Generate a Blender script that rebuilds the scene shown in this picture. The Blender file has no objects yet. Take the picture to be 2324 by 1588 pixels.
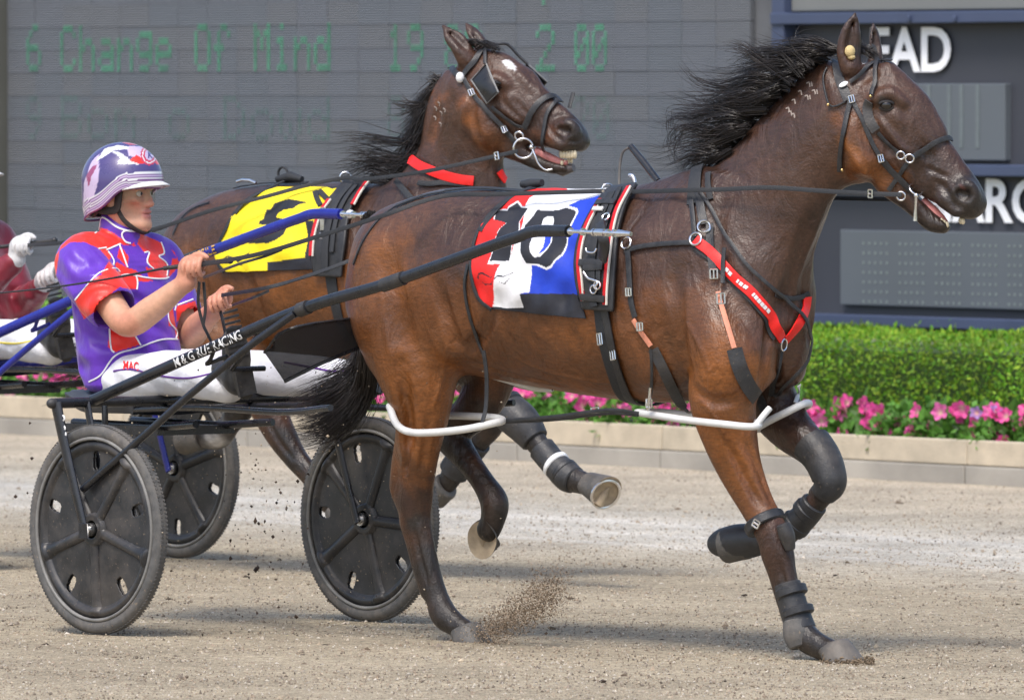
import bpy, bmesh, math, random
import numpy as np
from mathutils import Vector, Matrix
from mathutils.bvhtree import BVHTree
random.seed(7); rng = np.random.default_rng(7)
SC = bpy.context.scene
COL = SC.collection
# ------------------------------------------------------------------ camera, sky, sun, exposure
F_PX, CAM_H = 22540.0, 1.786                     # focal length in pixels of a 2324 px wide picture
PITCH = math.atan((794 - 220) / F_PX)
cam = bpy.data.objects.new('camera', bpy.data.cameras.new('camera')); COL.objects.link(cam)
cam.location = (0, 0, CAM_H); cam.rotation_euler = (math.pi / 2 - PITCH, 0, 0)
cam.data.sensor_width = 36; cam.data.lens = 36 * F_PX / 2324
cam.data.clip_start = 0.5; cam.data.clip_end = 3000
cam.data.dof.use_dof = True; cam.data.dof.focus_distance = 32.6; cam.data.dof.aperture_fstop = 11
SC.camera = cam
SUN_EL, SUN_AZ = 58, 205                         # azimuth clockwise from +y (north): light comes from behind left of the camera
W = bpy.data.worlds.new('World'); SC.world = W; W.use_nodes = True
nt = W.node_tree; bg = nt.nodes['Background']
sky = nt.nodes.new('ShaderNodeTexSky'); sky.sky_type = 'NISHITA'; sky.sun_disc = False
sky.sun_elevation = math.radians(SUN_EL); sky.sun_rotation = math.radians(SUN_AZ)
sky.dust_density = 3.0; sky.air_density = 1.0
nt.links.new(sky.outputs[0], bg.inputs[0]); bg.inputs[1].default_value = 0.15
sun = bpy.data.objects.new('sun', bpy.data.lights.new('sun', 'SUN')); COL.objects.link(sun)
sun.data.energy = 1.5; sun.data.angle = math.radians(14); sun.data.color = (1.0, 0.965, 0.91)
_a = math.radians(SUN_AZ); _e = math.radians(SUN_EL)
sun.rotation_euler = Vector((math.sin(_a) * math.cos(_e), math.cos(_a) * math.cos(_e), math.sin(_e))).to_track_quat('Z', 'Y').to_euler()
sun.location = (0, 20, 30)
SC.view_settings.view_transform = 'Standard'; SC.view_settings.look = 'None'
SC.view_settings.exposure = 0.66; SC.view_settings.gamma = 1.0; SC.view_settings.use_curve_mapping = False
SC.render.engine = 'CYCLES'
SC.cycles.max_bounces = 6; SC.cycles.transparent_max_bounces = 8
# ------------------------------------------------------------------ picture <-> place
CAM = np.array([0, 0, CAM_H])
FWD = np.array([0, math.cos(PITCH), -math.sin(PITCH)]); UPV = np.array([0, math.sin(PITCH), math.cos(PITCH)]); RGT = np.array([1., 0, 0])
def ray(u, v): return FWD + (u - 1162) / F_PX * RGT - (v - 794) / F_PX * UPV
def to_px(P):                                    # world points (n,3) -> photograph pixels
    q = P - CAM; d = q @ FWD
    return np.stack([1162 + F_PX * (q @ RGT) / d, 794 - F_PX * (q @ UPV) / d], -1)
class Frame:                                     # a travelling direction: a forward, b to the near side, z up
    def __init__(s, x, y, yaw, z=0.0):
        t = math.radians(yaw); s.o = np.array([x, y, z]); s.yaw = t
        s.A = np.array([math.cos(t), -math.sin(t), 0]); s.B = np.array([-math.sin(t), -math.cos(t), 0]); s.Z = np.array([0, 0, 1.])
        s.R = np.stack([s.A, s.B, s.Z])          # local = R @ (w - o); left-handed, so meshes use b' = -b
    def world(s, u, v, b):
        d = ray(u, v); t = ((s.o + b * s.B - CAM) @ s.B) / (d @ s.B); return CAM + t * d
    def loc(s, w): return (np.asarray(w) - s.o) @ s.R.T * np.array([1, -1, 1])
    def wor(s, l): return s.o + (np.asarray(l) * np.array([1, -1, 1])) @ s.R
    def P(s, u, v, b=0.0): return s.loc(s.world(u, v, b))     # picture point at offset b -> local (a, -b, z)
    def ray(s, u, v):
        d = ray(u, v); return s.loc(CAM), (d @ s.R.T) * np.array([1, -1, 1])
    def mat(s):
        m = Matrix.Identity(4)
        for i in range(3):
            m[i][0] = s.A[i]; m[i][1] = -s.B[i]; m[i][2] = s.Z[i]; m[i][3] = s.o[i]
        return m
    def px(s, l): return to_px(s.wor(l))
def zc(cx, cy, k):                               # notes taken on an enlarged crop -> picture pixels
    return lambda x, y: (cx / 1.7625 + x / (k * 1.7625), cy / 1.7625 + y / (k * 1.7625))
z1 = zc(3000, 0, 1.5876); z2 = zc(2400, 600, 1.588); z3 = zc(2500, 1400, 1.1354); z4 = zc(1300, 1200, .9931)
z5 = zc(1300, 0, 1.588); z6 = zc(100, 500, 1.4433); z7 = zc(0, 1400, 1.1354); z8 = zc(1800, 700, 2.646); z9 = zc(600, 700, 1.588)
# ------------------------------------------------------------------ objects
def tag(o, label=None, cat=None, group=None, kind=None):
    if label: o['label'] = label
    if cat: o['category'] = cat
    if group: o['group'] = group
    if kind: o['kind'] = kind
    return o
def thing(name, label, cat, fr=None, group=None, mat=None):
    o = bpy.data.objects.new(name, None); COL.objects.link(o); o.empty_display_size = 0.1
    if fr is not None: o.matrix_world = fr.mat()
    elif mat is not None: o.matrix_world = mat
    return tag(o, label, cat, group)
def np_mesh(name, V, Fc, smooth=True):
    me = bpy.data.meshes.new(name); V = np.asarray(V, np.float32)
    if isinstance(Fc, np.ndarray):
        n, k = Fc.shape
        me.vertices.add(len(V)); me.vertices.foreach_set('co', V.ravel())
        me.loops.add(n * k); me.loops.foreach_set('vertex_index', Fc.ravel().astype(np.int32))
        me.polygons.add(n); me.polygons.foreach_set('loop_start', np.arange(0, n * k, k, dtype=np.int32))
        me.polygons.foreach_set('loop_total', np.full(n, k, np.int32))
        me.update(calc_edges=True)
    else:
        me.from_pydata(V.tolist(), [], Fc); me.update()
    me.polygons.foreach_set('use_smooth', [smooth] * len(me.polygons))
    return me
def link(name, me, mats, parent=None, fr=None, angle=None):
    o = bpy.data.objects.new(name, me); COL.objects.link(o)
    for m in (mats if isinstance(mats, (list, tuple)) else [mats]): me.materials.append(m)
    if parent is not None: o.parent = parent
    elif fr is not None: o.matrix_world = fr.mat()
    if angle: 
        me.set_sharp_from_angle(angle=math.radians(angle))
    return o
def set_col(me, C):
    at = me.color_attributes.new('Col', 'FLOAT_COLOR', 'POINT')
    C = np.asarray(C, np.float32)
    if C.shape[1] == 3: C = np.concatenate([C, np.ones((len(C), 1), np.float32)], 1)
    at.data.foreach_set('color', C.ravel())
def v3(p): return np.asarray(p, float)
def unit(v):
    v = np.asarray(v, float); return v / (np.linalg.norm(v) + 1e-12)
def spline(pts, n):                              # Catmull-Rom through rows of any width
    P = np.asarray(pts, float)
    if len(P) == 2:
        t = np.linspace(0, 1, n)[:, None]; return P[0] * (1 - t) + P[1] * t
    Q = np.concatenate([[2 * P[0] - P[1]], P, [2 * P[-1] - P[-2]]])
    t = np.linspace(0, len(P) - 1 - 1e-9, n); i = t.astype(int); f = (t - i)[:, None]
    a, b, c, d = Q[i], Q[i + 1], Q[i + 2], Q[i + 3]
    return .5 * (2 * b + (c - a) * f + (2 * a - 5 * b + 4 * c - d) * f ** 2 + (3 * b - a - 3 * c + d) * f ** 3)
class MB:                                        # collects simple solids into one mesh
    def __init__(s): s.V = []; s.F = []; s.M = []; s.C = None
    def add(s, V, Fc, m=0):
        o = len(s.V); s.V += [tuple(map(float, v)) for v in V]; s.F += [tuple(i + o for i in f) for f in Fc]; s.M += [m] * len(Fc); return s
    def tube(s, path, r, n=8, m=0, flat=1.0, closed=False, up=None):
        P = np.asarray(path, float); k = len(P); r = np.broadcast_to(r, (k,))
        V = []; prev = None
        for i in range(k):
            if closed: t = unit(P[(i + 1) % k] - P[i - 1])
            else: t = unit(P[min(i + 1, k - 1)] - P[max(i - 1, 0)])
            if prev is None:
                q = v3(up) if up is not None else (np.array([0, 0, 1.]) if abs(t[2]) < .9 else np.array([1., 0, 0]))
            else: q = prev
            x = unit(q - t * (q @ t)); y = np.cross(t, x); prev = x
            for j in range(n):
                w = 2 * math.pi * j / n; V.append(P[i] + r[i] * (math.cos(w) * x + flat * math.sin(w) * y))
        Fc = []
        for i in range(k if closed else k - 1):
            i2 = (i + 1) % k
            for j in range(n):
                Fc.append((i * n + j, i * n + (j + 1) % n, i2 * n + (j + 1) % n, i2 * n + j))
        if not closed: Fc += [tuple(range(n))[::-1], tuple(range((k - 1) * n, k * n))]
        return s.add(V, Fc, m)
    def ribbon(s, path, nrm, w, th, m=0):        # a strap: rectangular section, nrm = outward normals
        P = np.asarray(path, float); k = len(P); N = np.asarray(nrm, float)
        if N.ndim == 1: N = np.repeat(N[None], k, 0)
        w = np.broadcast_to(w, (k,)); V = []
        for i in range(k):
            t = unit(P[min(i + 1, k - 1)] - P[max(i - 1, 0)]); n = unit(N[i] - t * (N[i] @ t)); x = np.cross(t, n)
            h = w[i] / 2
            V += [P[i] - x * h - n * th * .5, P[i] + x * h - n * th * .5, P[i] + x * h + n * th * .35, P[i] + x * h * .8 + n * th * .5, P[i] - x * h * .8 + n * th * .5, P[i] - x * h + n * th * .35]
        Fc = []
        for i in range(k - 1):
            for j in range(6): Fc.append((i * 6 + j, i * 6 + (j + 1) % 6, i * 6 + 6 + (j + 1) % 6, i * 6 + 6 + j))
        Fc += [(5, 4, 3, 2, 1, 0), tuple((k - 1) * 6 + j for j in range(6))]
        return s.add(V, Fc, m)
    def box(s, c, size, R=None, m=0):
        c = v3(c); R = np.eye(3) if R is None else np.asarray(R)      # rows = axes
        V = [c + (np.array([x, y, z]) * np.array(size) / 2) @ R for x in (-1, 1) for y in (-1, 1) for z in (-1, 1)]
        return s.add(V, [(0, 1, 3, 2), (4, 6, 7, 5), (0, 4, 5, 1), (2, 3, 7, 6), (0, 2, 6, 4), (1, 5, 7, 3)], m)
    def ring(s, c, axis, R, r, n=20, k=6, m=0):
        ax = unit(axis); q = np.array([0, 0, 1.]) if abs(ax[2]) < .9 else np.array([1., 0, 0]); x = unit(np.cross(ax, q)); y = np.cross(ax, x)
        t = np.linspace(0, 2 * math.pi, n, endpoint=False)
        return s.tube(v3(c) + R * (np.cos(t)[:, None] * x + np.sin(t)[:, None] * y), r, k, m, closed=True, up=ax)
    def ball(s, c, r, n=8, m=0, sc=(1, 1, 1), R=None):
        V = []; Fc = []; R = np.eye(3) if R is None else R
        for i in range(n + 1):
            for j in range(2 * n):
                th = math.pi * i / n; ph = math.pi * j / n
                V.append(v3(c) + (r * np.array([math.sin(th) * math.cos(ph), math.sin(th) * math.sin(ph), math.cos(th)]) * np.array(sc)) @ R)
        for i in range(n):
            for j in range(2 * n):
                Fc.append((i * 2 * n + j, (i + 1) * 2 * n + j, (i + 1) * 2 * n + (j + 1) % (2 * n), i * 2 * n + (j + 1) % (2 * n)))
        return s.add(V, Fc, m)
    def cyl(s, a, b, r, n=12, m=0): return s.tube([a, b], r, n, m)
    def buckle(s, c, t, nrm, w, h, r, m=0):      # open rectangular frame
        t = unit(t); nrm = unit(nrm); x = np.cross(t, nrm)
        w *= .8; h *= .8; P = [v3(c) + x * w * i / 2 + t * h * j / 2 for i, j in ((-1, -1), (1, -1), (1, 1), (-1, 1))]
        for i in range(4): s.tube([P[i], P[(i + 1) % 4]], r * .8, 6, m)
        return s.tube([(P[0] + P[1]) / 2, (P[2] + P[3]) / 2], r * .8, 5, m)
    def build(s, name, mats, parent=None, fr=None, smooth=True, angle=50):
        me = bpy.data.meshes.new(name); me.from_pydata(s.V, [], s.F); me.update()
        me.polygons.foreach_set('use_smooth', [smooth] * len(me.polygons))
        me.polygons.foreach_set('material_index', s.M)
        bm = bmesh.new(); bm.from_mesh(me); bmesh.ops.recalc_face_normals(bm, faces=bm.faces); bm.to_mesh(me); bm.free()
        return link(name, me, mats, parent, fr, angle if smooth else None)
# ------------------------------------------------------------------ materials
def srgb(r, g, b): return tuple(((c / 255) / 12.92 if c <= 10 else ((c / 255 + .055) / 1.055) ** 2.4) for c in (r, g, b))
def mat(name, col, rough=.5, metal=0., var=.15, vs=30., bump=0., bs=200., spec=.5, attr=False, sheen=0., emit=None, coat=0., stretch=None, dust=0., streak=0., ripple=0.):
    m = bpy.data.materials.new(name); m.use_nodes = True; t = m.node_tree; N = t.nodes; Lk = t.links; p = N['Principled BSDF']
    p.inputs['Roughness'].default_value = rough; p.inputs['Metallic'].default_value = metal
    p.inputs['Specular IOR Level'].default_value = spec; p.inputs['Sheen Weight'].default_value = sheen; p.inputs['Coat Weight'].default_value = coat
    tc = N.new('ShaderNodeTexCoord'); src = tc.outputs['Object']
    if stretch:
        mp = N.new('ShaderNodeMapping'); mp.inputs['Scale'].default_value = stretch; Lk.new(src, mp.inputs[0]); src = mp.outputs[0]
    if attr:
        at = N.new('ShaderNodeVertexColor'); at.layer_name = 'Col'; base = at.outputs[0]
    else:
        rg = N.new('ShaderNodeRGB'); rg.outputs[0].default_value = (*col, 1); base = rg.outputs[0]
    if var > 0:
        nz = N.new('ShaderNodeTexNoise'); nz.inputs['Scale'].default_value = vs; nz.inputs['Detail'].default_value = 6; Lk.new(src, nz.inputs['Vector'])
        mr = N.new('ShaderNodeMapRange'); mr.inputs[1].default_value = .3; mr.inputs[2].default_value = .7; mr.inputs[3].default_value = 1 - var; mr.inputs[4].default_value = 1 + var
        Lk.new(nz.outputs[0], mr.inputs[0])
        mx = N.new('ShaderNodeMix'); mx.data_type = 'RGBA'; mx.blend_type = 'MULTIPLY'; mx.inputs['Factor'].default_value = 1
        cb = N.new('ShaderNodeCombineColor')
        for i in range(3): Lk.new(mr.outputs[0], cb.inputs[i])
        Lk.new(base, mx.inputs['A']); Lk.new(cb.outputs[0], mx.inputs['B']); base = mx.outputs['Result']
        rr = N.new('ShaderNodeMapRange'); rr.inputs[1].default_value = .3; rr.inputs[2].default_value = .7; rr.inputs[3].default_value = max(.02, rough - .08); rr.inputs[4].default_value = min(1, rough + .1)
        Lk.new(nz.outputs[0], rr.inputs[0]); Lk.new(rr.outputs[0], p.inputs['Roughness'])
    if dust > 0:                                     # dried track dirt in blotches and specks
        d1 = N.new('ShaderNodeTexNoise'); d1.inputs['Scale'].default_value = 5; d1.inputs['Detail'].default_value = 8; d1.inputs['Roughness'].default_value = .75; Lk.new(src, d1.inputs['Vector'])
        d2 = N.new('ShaderNodeTexNoise'); d2.inputs['Scale'].default_value = 95; d2.inputs['Detail'].default_value = 2; Lk.new(src, d2.inputs['Vector'])
        m1 = N.new('ShaderNodeMapRange'); m1.inputs[1].default_value = .45; m1.inputs[2].default_value = .8; m1.inputs[4].default_value = dust * .8; Lk.new(d1.outputs[0], m1.inputs[0])
        m2 = N.new('ShaderNodeMapRange'); m2.inputs[1].default_value = .66; m2.inputs[2].default_value = .72; m2.inputs[4].default_value = dust * 1.2; Lk.new(d2.outputs[0], m2.inputs[0])
        ad = N.new('ShaderNodeMath'); ad.operation = 'MAXIMUM'; Lk.new(m1.outputs[0], ad.inputs[0]); Lk.new(m2.outputs[0], ad.inputs[1])
        mz = N.new('ShaderNodeMix'); mz.data_type = 'RGBA'; Lk.new(ad.outputs[0], mz.inputs['Factor']); Lk.new(base, mz.inputs['A']); mz.inputs['B'].default_value = (.26, .2, .14, 1); base = mz.outputs['Result']
    if streak > 0:                                   # hair lying in fine streaks, with darker mottling
        sm = N.new('ShaderNodeMapping'); sm.inputs['Scale'].default_value = (35, 90, 160); sm.inputs['Rotation'].default_value = (0, .5, 0); Lk.new(tc.outputs['Object'], sm.inputs[0])
        sn = N.new('ShaderNodeTexNoise'); sn.inputs['Scale'].default_value = 1; sn.inputs['Detail'].default_value = 5; Lk.new(sm.outputs[0], sn.inputs['Vector'])
        sr = N.new('ShaderNodeMapRange'); sr.inputs[1].default_value = .3; sr.inputs[2].default_value = .7; sr.inputs[3].default_value = 1 - streak; sr.inputs[4].default_value = 1 + streak; Lk.new(sn.outputs[0], sr.inputs[0])
        sc_ = N.new('ShaderNodeCombineColor'); [Lk.new(sr.outputs[0], sc_.inputs[i]) for i in range(3)]
        sx = N.new('ShaderNodeMix'); sx.data_type = 'RGBA'; sx.blend_type = 'MULTIPLY'; sx.inputs['Factor'].default_value = 1; Lk.new(base, sx.inputs['A']); Lk.new(sc_.outputs[0], sx.inputs['B']); base = sx.outputs['Result']
    Lk.new(base, p.inputs['Base Color'])
    if bump > 0:
        bn = N.new('ShaderNodeTexNoise'); bn.inputs['Scale'].default_value = bs; bn.inputs['Detail'].default_value = 4; Lk.new(src, bn.inputs['Vector'])
        bp = N.new('ShaderNodeBump'); bp.inputs['Strength'].default_value = bump; bp.inputs['Distance'].default_value = .01
        Lk.new(bn.outputs[0], bp.inputs['Height']); Lk.new(bp.outputs[0], p.inputs['Normal'])
        if ripple > 0:                               # muscle and skin play under the coat
            rm_ = N.new('ShaderNodeMapping'); rm_.inputs['Scale'].default_value = (13, 13, 6); rm_.inputs['Rotation'].default_value = (0, .5, 0); Lk.new(tc.outputs['Object'], rm_.inputs[0])
            rn = N.new('ShaderNodeTexNoise'); rn.inputs['Scale'].default_value = 1; rn.inputs['Detail'].default_value = 5; rn.inputs['Roughness'].default_value = .55; rn.inputs['Distortion'].default_value = .8; Lk.new(rm_.outputs[0], rn.inputs['Vector'])
            rb = N.new('ShaderNodeBump'); rb.inputs['Strength'].default_value = ripple; rb.inputs['Distance'].default_value = .035; Lk.new(rn.outputs[0], rb.inputs['Height']); Lk.new(bp.outputs[0], rb.inputs['Normal']); Lk.new(rb.outputs[0], p.inputs['Normal'])
    if emit:
        p.inputs['Emission Color'].default_value = (*col, 1); p.inputs['Emission Strength'].default_value = emit
    return m
M = {}
M['leather'] = mat('black_leather', (.024, .025, .028), .42, var=.3, vs=40, bump=.2, bs=250, dust=.06)
M['nylon'] = mat('dark_webbing', (.022, .024, .028), .6, var=.25, vs=90, bump=.3, bs=500)
M['rubber'] = mat('tyre_rubber', (.10, .098, .095), .75, var=.25, vs=40, bump=.2, bs=200, dust=.5)
M['rubber_d'] = mat('dark_rubber', (.028, .029, .032), .5, var=.35, vs=30, bump=.15, bs=120, dust=.22)
M['disc'] = mat('moulded_wheel_disc', (.026, .027, .03), .42, var=.4, vs=10, bump=.06, bs=60, dust=.32)
M['black_paint'] = mat('black_tube_paint', (.014, .015, .019), .28, var=.3, vs=25, spec=.6)
M['blue_paint'] = mat('blue_tube_paint', srgb(30, 38, 140), .25, var=.15, vs=12, spec=.6)
M['chrome'] = mat('chrome', (.78, .78, .8), .18, 1.0, var=.08, vs=30)
M['steel'] = mat('worn_steel', (.6, .6, .6), .32, 1.0, var=.1, vs=60)
M['brass'] = mat('brass_stud', (.7, .5, .22), .3, 1.0, var=.1)
M['white_plastic'] = mat('white_plastic', (.66, .66, .64), .5, var=.08, vs=20, bump=.03, bs=40)
M['white_cloth'] = mat('white_cotton', (.74, .74, .77), .75, var=.05, vs=12, bump=.6, bs=24, sheen=.1)
M['white_paint'] = mat('white_paint', (.8, .8, .8), .5, var=.04)
M['red_strap'] = mat('red_strap', srgb(232, 32, 28), .4, var=.1, vs=40, bump=.08, bs=200)
M['red_vinyl'] = mat('red_piping', srgb(200, 22, 30), .45, var=.1)
M['cream_trim'] = mat('cream_trim', (.7, .67, .6), .5, var=.08)
M['tan_strap'] = mat('tan_elastic', srgb(214, 140, 112), .6, var=.15, vs=60)
M['hair'] = mat('black_mane_hair', (.021, .0165, .0145), .36, var=.5, vs=9, spec=.55)
M['coat_a'] = mat('bay_coat', (0, 0, 0), .385, attr=True, var=.28, vs=6, bump=.2, bs=150, spec=.5, streak=.26, dust=.10, ripple=.42)
M['skin'] = mat('skin', (0, 0, 0), .5, attr=True, var=.1, vs=60, bump=.08, bs=250)
M['cloth'] = mat('satin_print', (0, 0, 0), .40, attr=True, var=.09, vs=14, bump=.75, bs=15, sheen=.15, stretch=(1.3, 1, .6))
M['print'] = mat('printed_cloth', (0, 0, 0), .6, attr=True, var=.06, vs=30, bump=.2, bs=35)
M['helmet'] = mat('painted_helmet', (0, 0, 0), .3, attr=True, var=.03, vs=30, spec=.5, coat=.5)
M['eye'] = mat('horse_eye', (.012, .008, .006), .06, var=0, spec=.8)
M['hoof'] = mat('hoof_horn', (.085, .08, .074), .55, var=.4, vs=14, bump=.25, bs=70, dust=.5)
M['hoof_pale'] = mat('pale_hoof', (.42, .33, .22), .6, var=.3, vs=18, bump=.2, bs=80)
M['plug'] = mat('tan_foam_plug', srgb(205, 182, 130), .8, var=.15, vs=60, bump=.3, bs=200)
M['tooth'] = mat('tooth', (.68, .58, .40), .35, var=.2, vs=90)
M['gum'] = mat('gum', srgb(190, 120, 115), .35, var=.25, vs=60)
M['lip_grey'] = mat('grey_pink_lip', (.09, .075, .075), .35, var=.35, vs=50)
M['dark_in'] = mat('dark_mouth', (.05, .02, .02), .4, var=.2)
# ------------------------------------------------------------------ organic bodies: smooth union of tapered elliptical segments, meshed with surface nets
class Field:
    def __init__(s, lo, hi, h):
        s.lo = v3(lo); s.h = h; n = np.ceil((v3(hi) - s.lo) / h).astype(int) + 1
        s.ax = [s.lo[i] + h * np.arange(n[i]) for i in range(3)]
        s.D = np.full(tuple(n), .25, np.float32)
    def box(s, lo, hi):
        sl = []
        for i in range(3):
            a = max(0, int((lo[i] - s.lo[i]) / s.h)); b = min(len(s.ax[i]), int((hi[i] - s.lo[i]) / s.h) + 2)
            if b - a < 2: return None
            sl.append(slice(a, b))
        X = s.ax[0][sl[0]].astype(np.float32)[:, None, None]; Y = s.ax[1][sl[1]].astype(np.float32)[None, :, None]; Z = s.ax[2][sl[2]].astype(np.float32)[None, None, :]
        return tuple(sl), X, Y, Z
    @staticmethod
    def seg(X, Y, Z, p0, p1, r0, r1, side=None, cap=None):
        d = p1 - p0; L2 = float(d @ d) + 1e-12
        x, y, z = X - p0[0], Y - p0[1], Z - p0[2]
        t = np.clip((x * d[0] + y * d[1] + z * d[2]) / L2, 0, 1)
        x = x - t * d[0]; y = y - t * d[1]; z = z - t * d[2]
        q2 = x * x + y * y + z * z
        ru = r0[0] + (r1[0] - r0[0]) * t
        if side is None: return np.sqrt(q2) - ru
        dn = d / math.sqrt(L2); sd = unit(side - dn * (side @ dn))
        rs = r0[1] + (r1[1] - r0[1]) * t
        qs = x * sd[0] + y * sd[1] + z * sd[2]
        qt = x * dn[0] + y * dn[1] + z * dn[2]
        qu2 = np.maximum(q2 - qs * qs - qt * qt, 0)
        rc = np.minimum(ru, rs) if cap is None else cap
        mn = np.minimum(ru, rs)
        return (np.sqrt(qu2 / (ru * ru) + (qs / rs) ** 2 + (qt / rc) ** 2) - 1) * mn
    def chain(s, nodes, k=.03, side=None, sub=5, op='add', cap=None):
        """nodes: (x,y,z, r_in_plane, r_side)"""
        Nn = np.asarray(nodes, float)
        Q = spline(Nn, (len(Nn) - 1) * sub + 1) if len(Nn) > 2 else Nn
        Q[:, 3:] = np.maximum(Q[:, 3:], .002)
        R = Q[:, 3:].max(1)[:, None] + k + 2 * s.h
        g = s.box((Q[:, :3] - R).min(0), (Q[:, :3] + R).max(0))
        if g is None: return
        sl, X, Y, Z = g
        T = np.full((X.shape[0], Y.shape[1], Z.shape[2]), .25, np.float32)
        off = [c.start for c in sl]
        for i in range(len(Q) - 1):
            p0, p1 = Q[i, :3], Q[i + 1, :3]; rr = max(Q[i, 3:].max(), Q[i + 1, 3:].max()) + k + 2 * s.h
            g2 = s.box(np.minimum(p0, p1) - rr, np.maximum(p0, p1) + rr)
            if g2 is None: continue
            s2 = tuple(slice(max(c.start, o.start), min(c.stop, o.stop)) for c, o in zip(g2[0], sl))
            if min(c.stop - c.start for c in s2) < 1: continue
            X2 = s.ax[0][s2[0]].astype(np.float32)[:, None, None]; Y2 = s.ax[1][s2[1]].astype(np.float32)[None, :, None]; Z2 = s.ax[2][s2[2]].astype(np.float32)[None, None, :]
            d = s.seg(X2, Y2, Z2, p0, p1, Q[i, 3:], Q[i + 1, 3:], None if side is None else v3(side), cap)
            ls = tuple(slice(c.start - o, c.stop - o) for c, o in zip(s2, off))
            T[ls] = np.minimum(T[ls], d)
        s.merge(sl, T, k, op)
    def merge(s, sl, T, k, op):
        A = s.D[sl]
        if op == 'add':
            hh = np.maximum(k - np.abs(A - T), 0) / k; s.D[sl] = np.minimum(A, T) - hh * hh * k / 4
        else:
            B = -T; hh = np.maximum(k - np.abs(A - B), 0) / k; s.D[sl] = np.maximum(A, B) + hh * hh * k / 4
    def ell(s, c, r, R=None, k=.03, op='add'):
        c = v3(c); r = v3(r); m = r.max() + k + 2 * s.h
        g = s.box(c - m, c + m)
        if g is None: return
        sl, X, Y, Z = g; R = np.eye(3) if R is None else np.asarray(R)
        x, y, z = X - c[0], Y - c[1], Z - c[2]
        q = sum(((x * R[i][0] + y * R[i][1] + z * R[i][2]) / r[i]) ** 2 for i in range(3))
        s.merge(sl, (np.sqrt(q) - 1) * r.min(), k, op)
    def cut(s, c, n, lo, hi):                    # keep the side of the plane that n points away from, inside a box
        g = s.box(lo, hi)
        if g is None: return
        sl, X, Y, Z = g
        d = (X - c[0]) * n[0] + (Y - c[1]) * n[1] + (Z - c[2]) * n[2]
        s.D[sl] = np.maximum(s.D[sl], d)
    def mesh(s, smooth=1):
        D = s.D; S = D < 0
        cnt = np.zeros(tuple(n - 1 for n in D.shape), np.int8)
        cs = [(i, j, k) for i in (0, 1) for j in (0, 1) for k in (0, 1)]
        nx, ny, nz = cnt.shape
        for i, j, k in cs: cnt += S[i:i + nx, j:j + ny, k:k + nz]
        I = np.argwhere((cnt > 0) & (cnt < 8)); del cnt
        val = {c: D[I[:, 0] + c[0], I[:, 1] + c[1], I[:, 2] + c[2]] for c in cs}
        pos = np.zeros((len(I), 3)); num = np.zeros(len(I))
        for a in cs:
            for ax in range(3):
                if a[ax]: continue
                b = list(a); b[ax] = 1; b = tuple(b); va, vb = val[a], val[b]; mk = (va < 0) != (vb < 0)
                t = np.where(mk, va / np.where(mk, va - vb, 1), 0); p = np.tile(np.array(a, float), (len(I), 1)); p[:, ax] += t
                pos[mk] += p[mk]; num[mk] += 1
        V = s.lo + s.h * (I + pos / num[:, None])
        vid = np.full((nx, ny, nz), -1, np.int32); vid[I[:, 0], I[:, 1], I[:, 2]] = np.arange(len(I))
        Fs = []
        for ax in range(3):
            s0 = [slice(None)] * 3; s1 = [slice(None)] * 3; s0[ax] = slice(0, -1); s1[ax] = slice(1, None)
            A = S[tuple(s0)]; E = np.argwhere(A != S[tuple(s1)])
            o = [i for i in range(3) if i != ax]
            ok = (E[:, o[0]] > 0) & (E[:, o[1]] > 0) & (E[:, o[0]] < vid.shape[o[0]]) & (E[:, o[1]] < vid.shape[o[1]]); E = E[ok]
            ins = A[E[:, 0], E[:, 1], E[:, 2]]
            q = []
            for da, db in ((1, 1), (0, 1), (0, 0), (1, 0)):
                c = E.copy(); c[:, o[0]] -= da; c[:, o[1]] -= db; q.append(vid[c[:, 0], c[:, 1], c[:, 2]])
            q = np.stack(q, 1)
            if ax == 1: ins = ~ins
            q[~ins] = q[~ins][:, ::-1]; Fs.append(q)
        Fc = np.concatenate(Fs); Fc = Fc[(Fc >= 0).all(1)]
        for _ in range(smooth):
            acc = np.zeros_like(V); n = np.zeros(len(V))
            for i in range(4):
                np.add.at(acc, Fc[:, i], V[Fc[:, (i + 1) % 4]] + V[Fc[:, i - 1]]); np.add.at(n, Fc[:, i], 2)
            V = .45 * V + .55 * acc / np.maximum(n, 1)[:, None]
        return V, Fc
def mirror(p): p = np.array(p, float); p[..., 1] *= -1; return p
def blend_cols(V, nodes, base, power=6):         # coat colour from (point, reach, colour) nodes
    acc = np.tile(np.array(base, float), (len(V), 1)) * .02; w = np.full(len(V), .02)
    for p, r, c in nodes:
        g = 1 / (1e-6 + (np.linalg.norm(V - v3(p), axis=1) / r) ** power); g = np.minimum(g, 60)
        acc += g[:, None] * np.array(c); w += g
    return acc / w[:, None]
def inpoly(U, poly):
    poly = np.asarray(poly, float); x, y = U[:, 0], U[:, 1]; r = np.zeros(len(U), bool); j = len(poly) - 1
    for i in range(len(poly)):
        xi, yi = poly[i]; xj, yj = poly[j]
        c = ((yi > y) != (yj > y)) & (x < (xj - xi) * (y - yi) / (yj - yi + 1e-12) + xi); r ^= c; j = i
    return r
def smooth_poly(pts, n=6):
    P = list(pts) + [pts[0]]; return spline(P, n * len(pts))[:-1]
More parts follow.
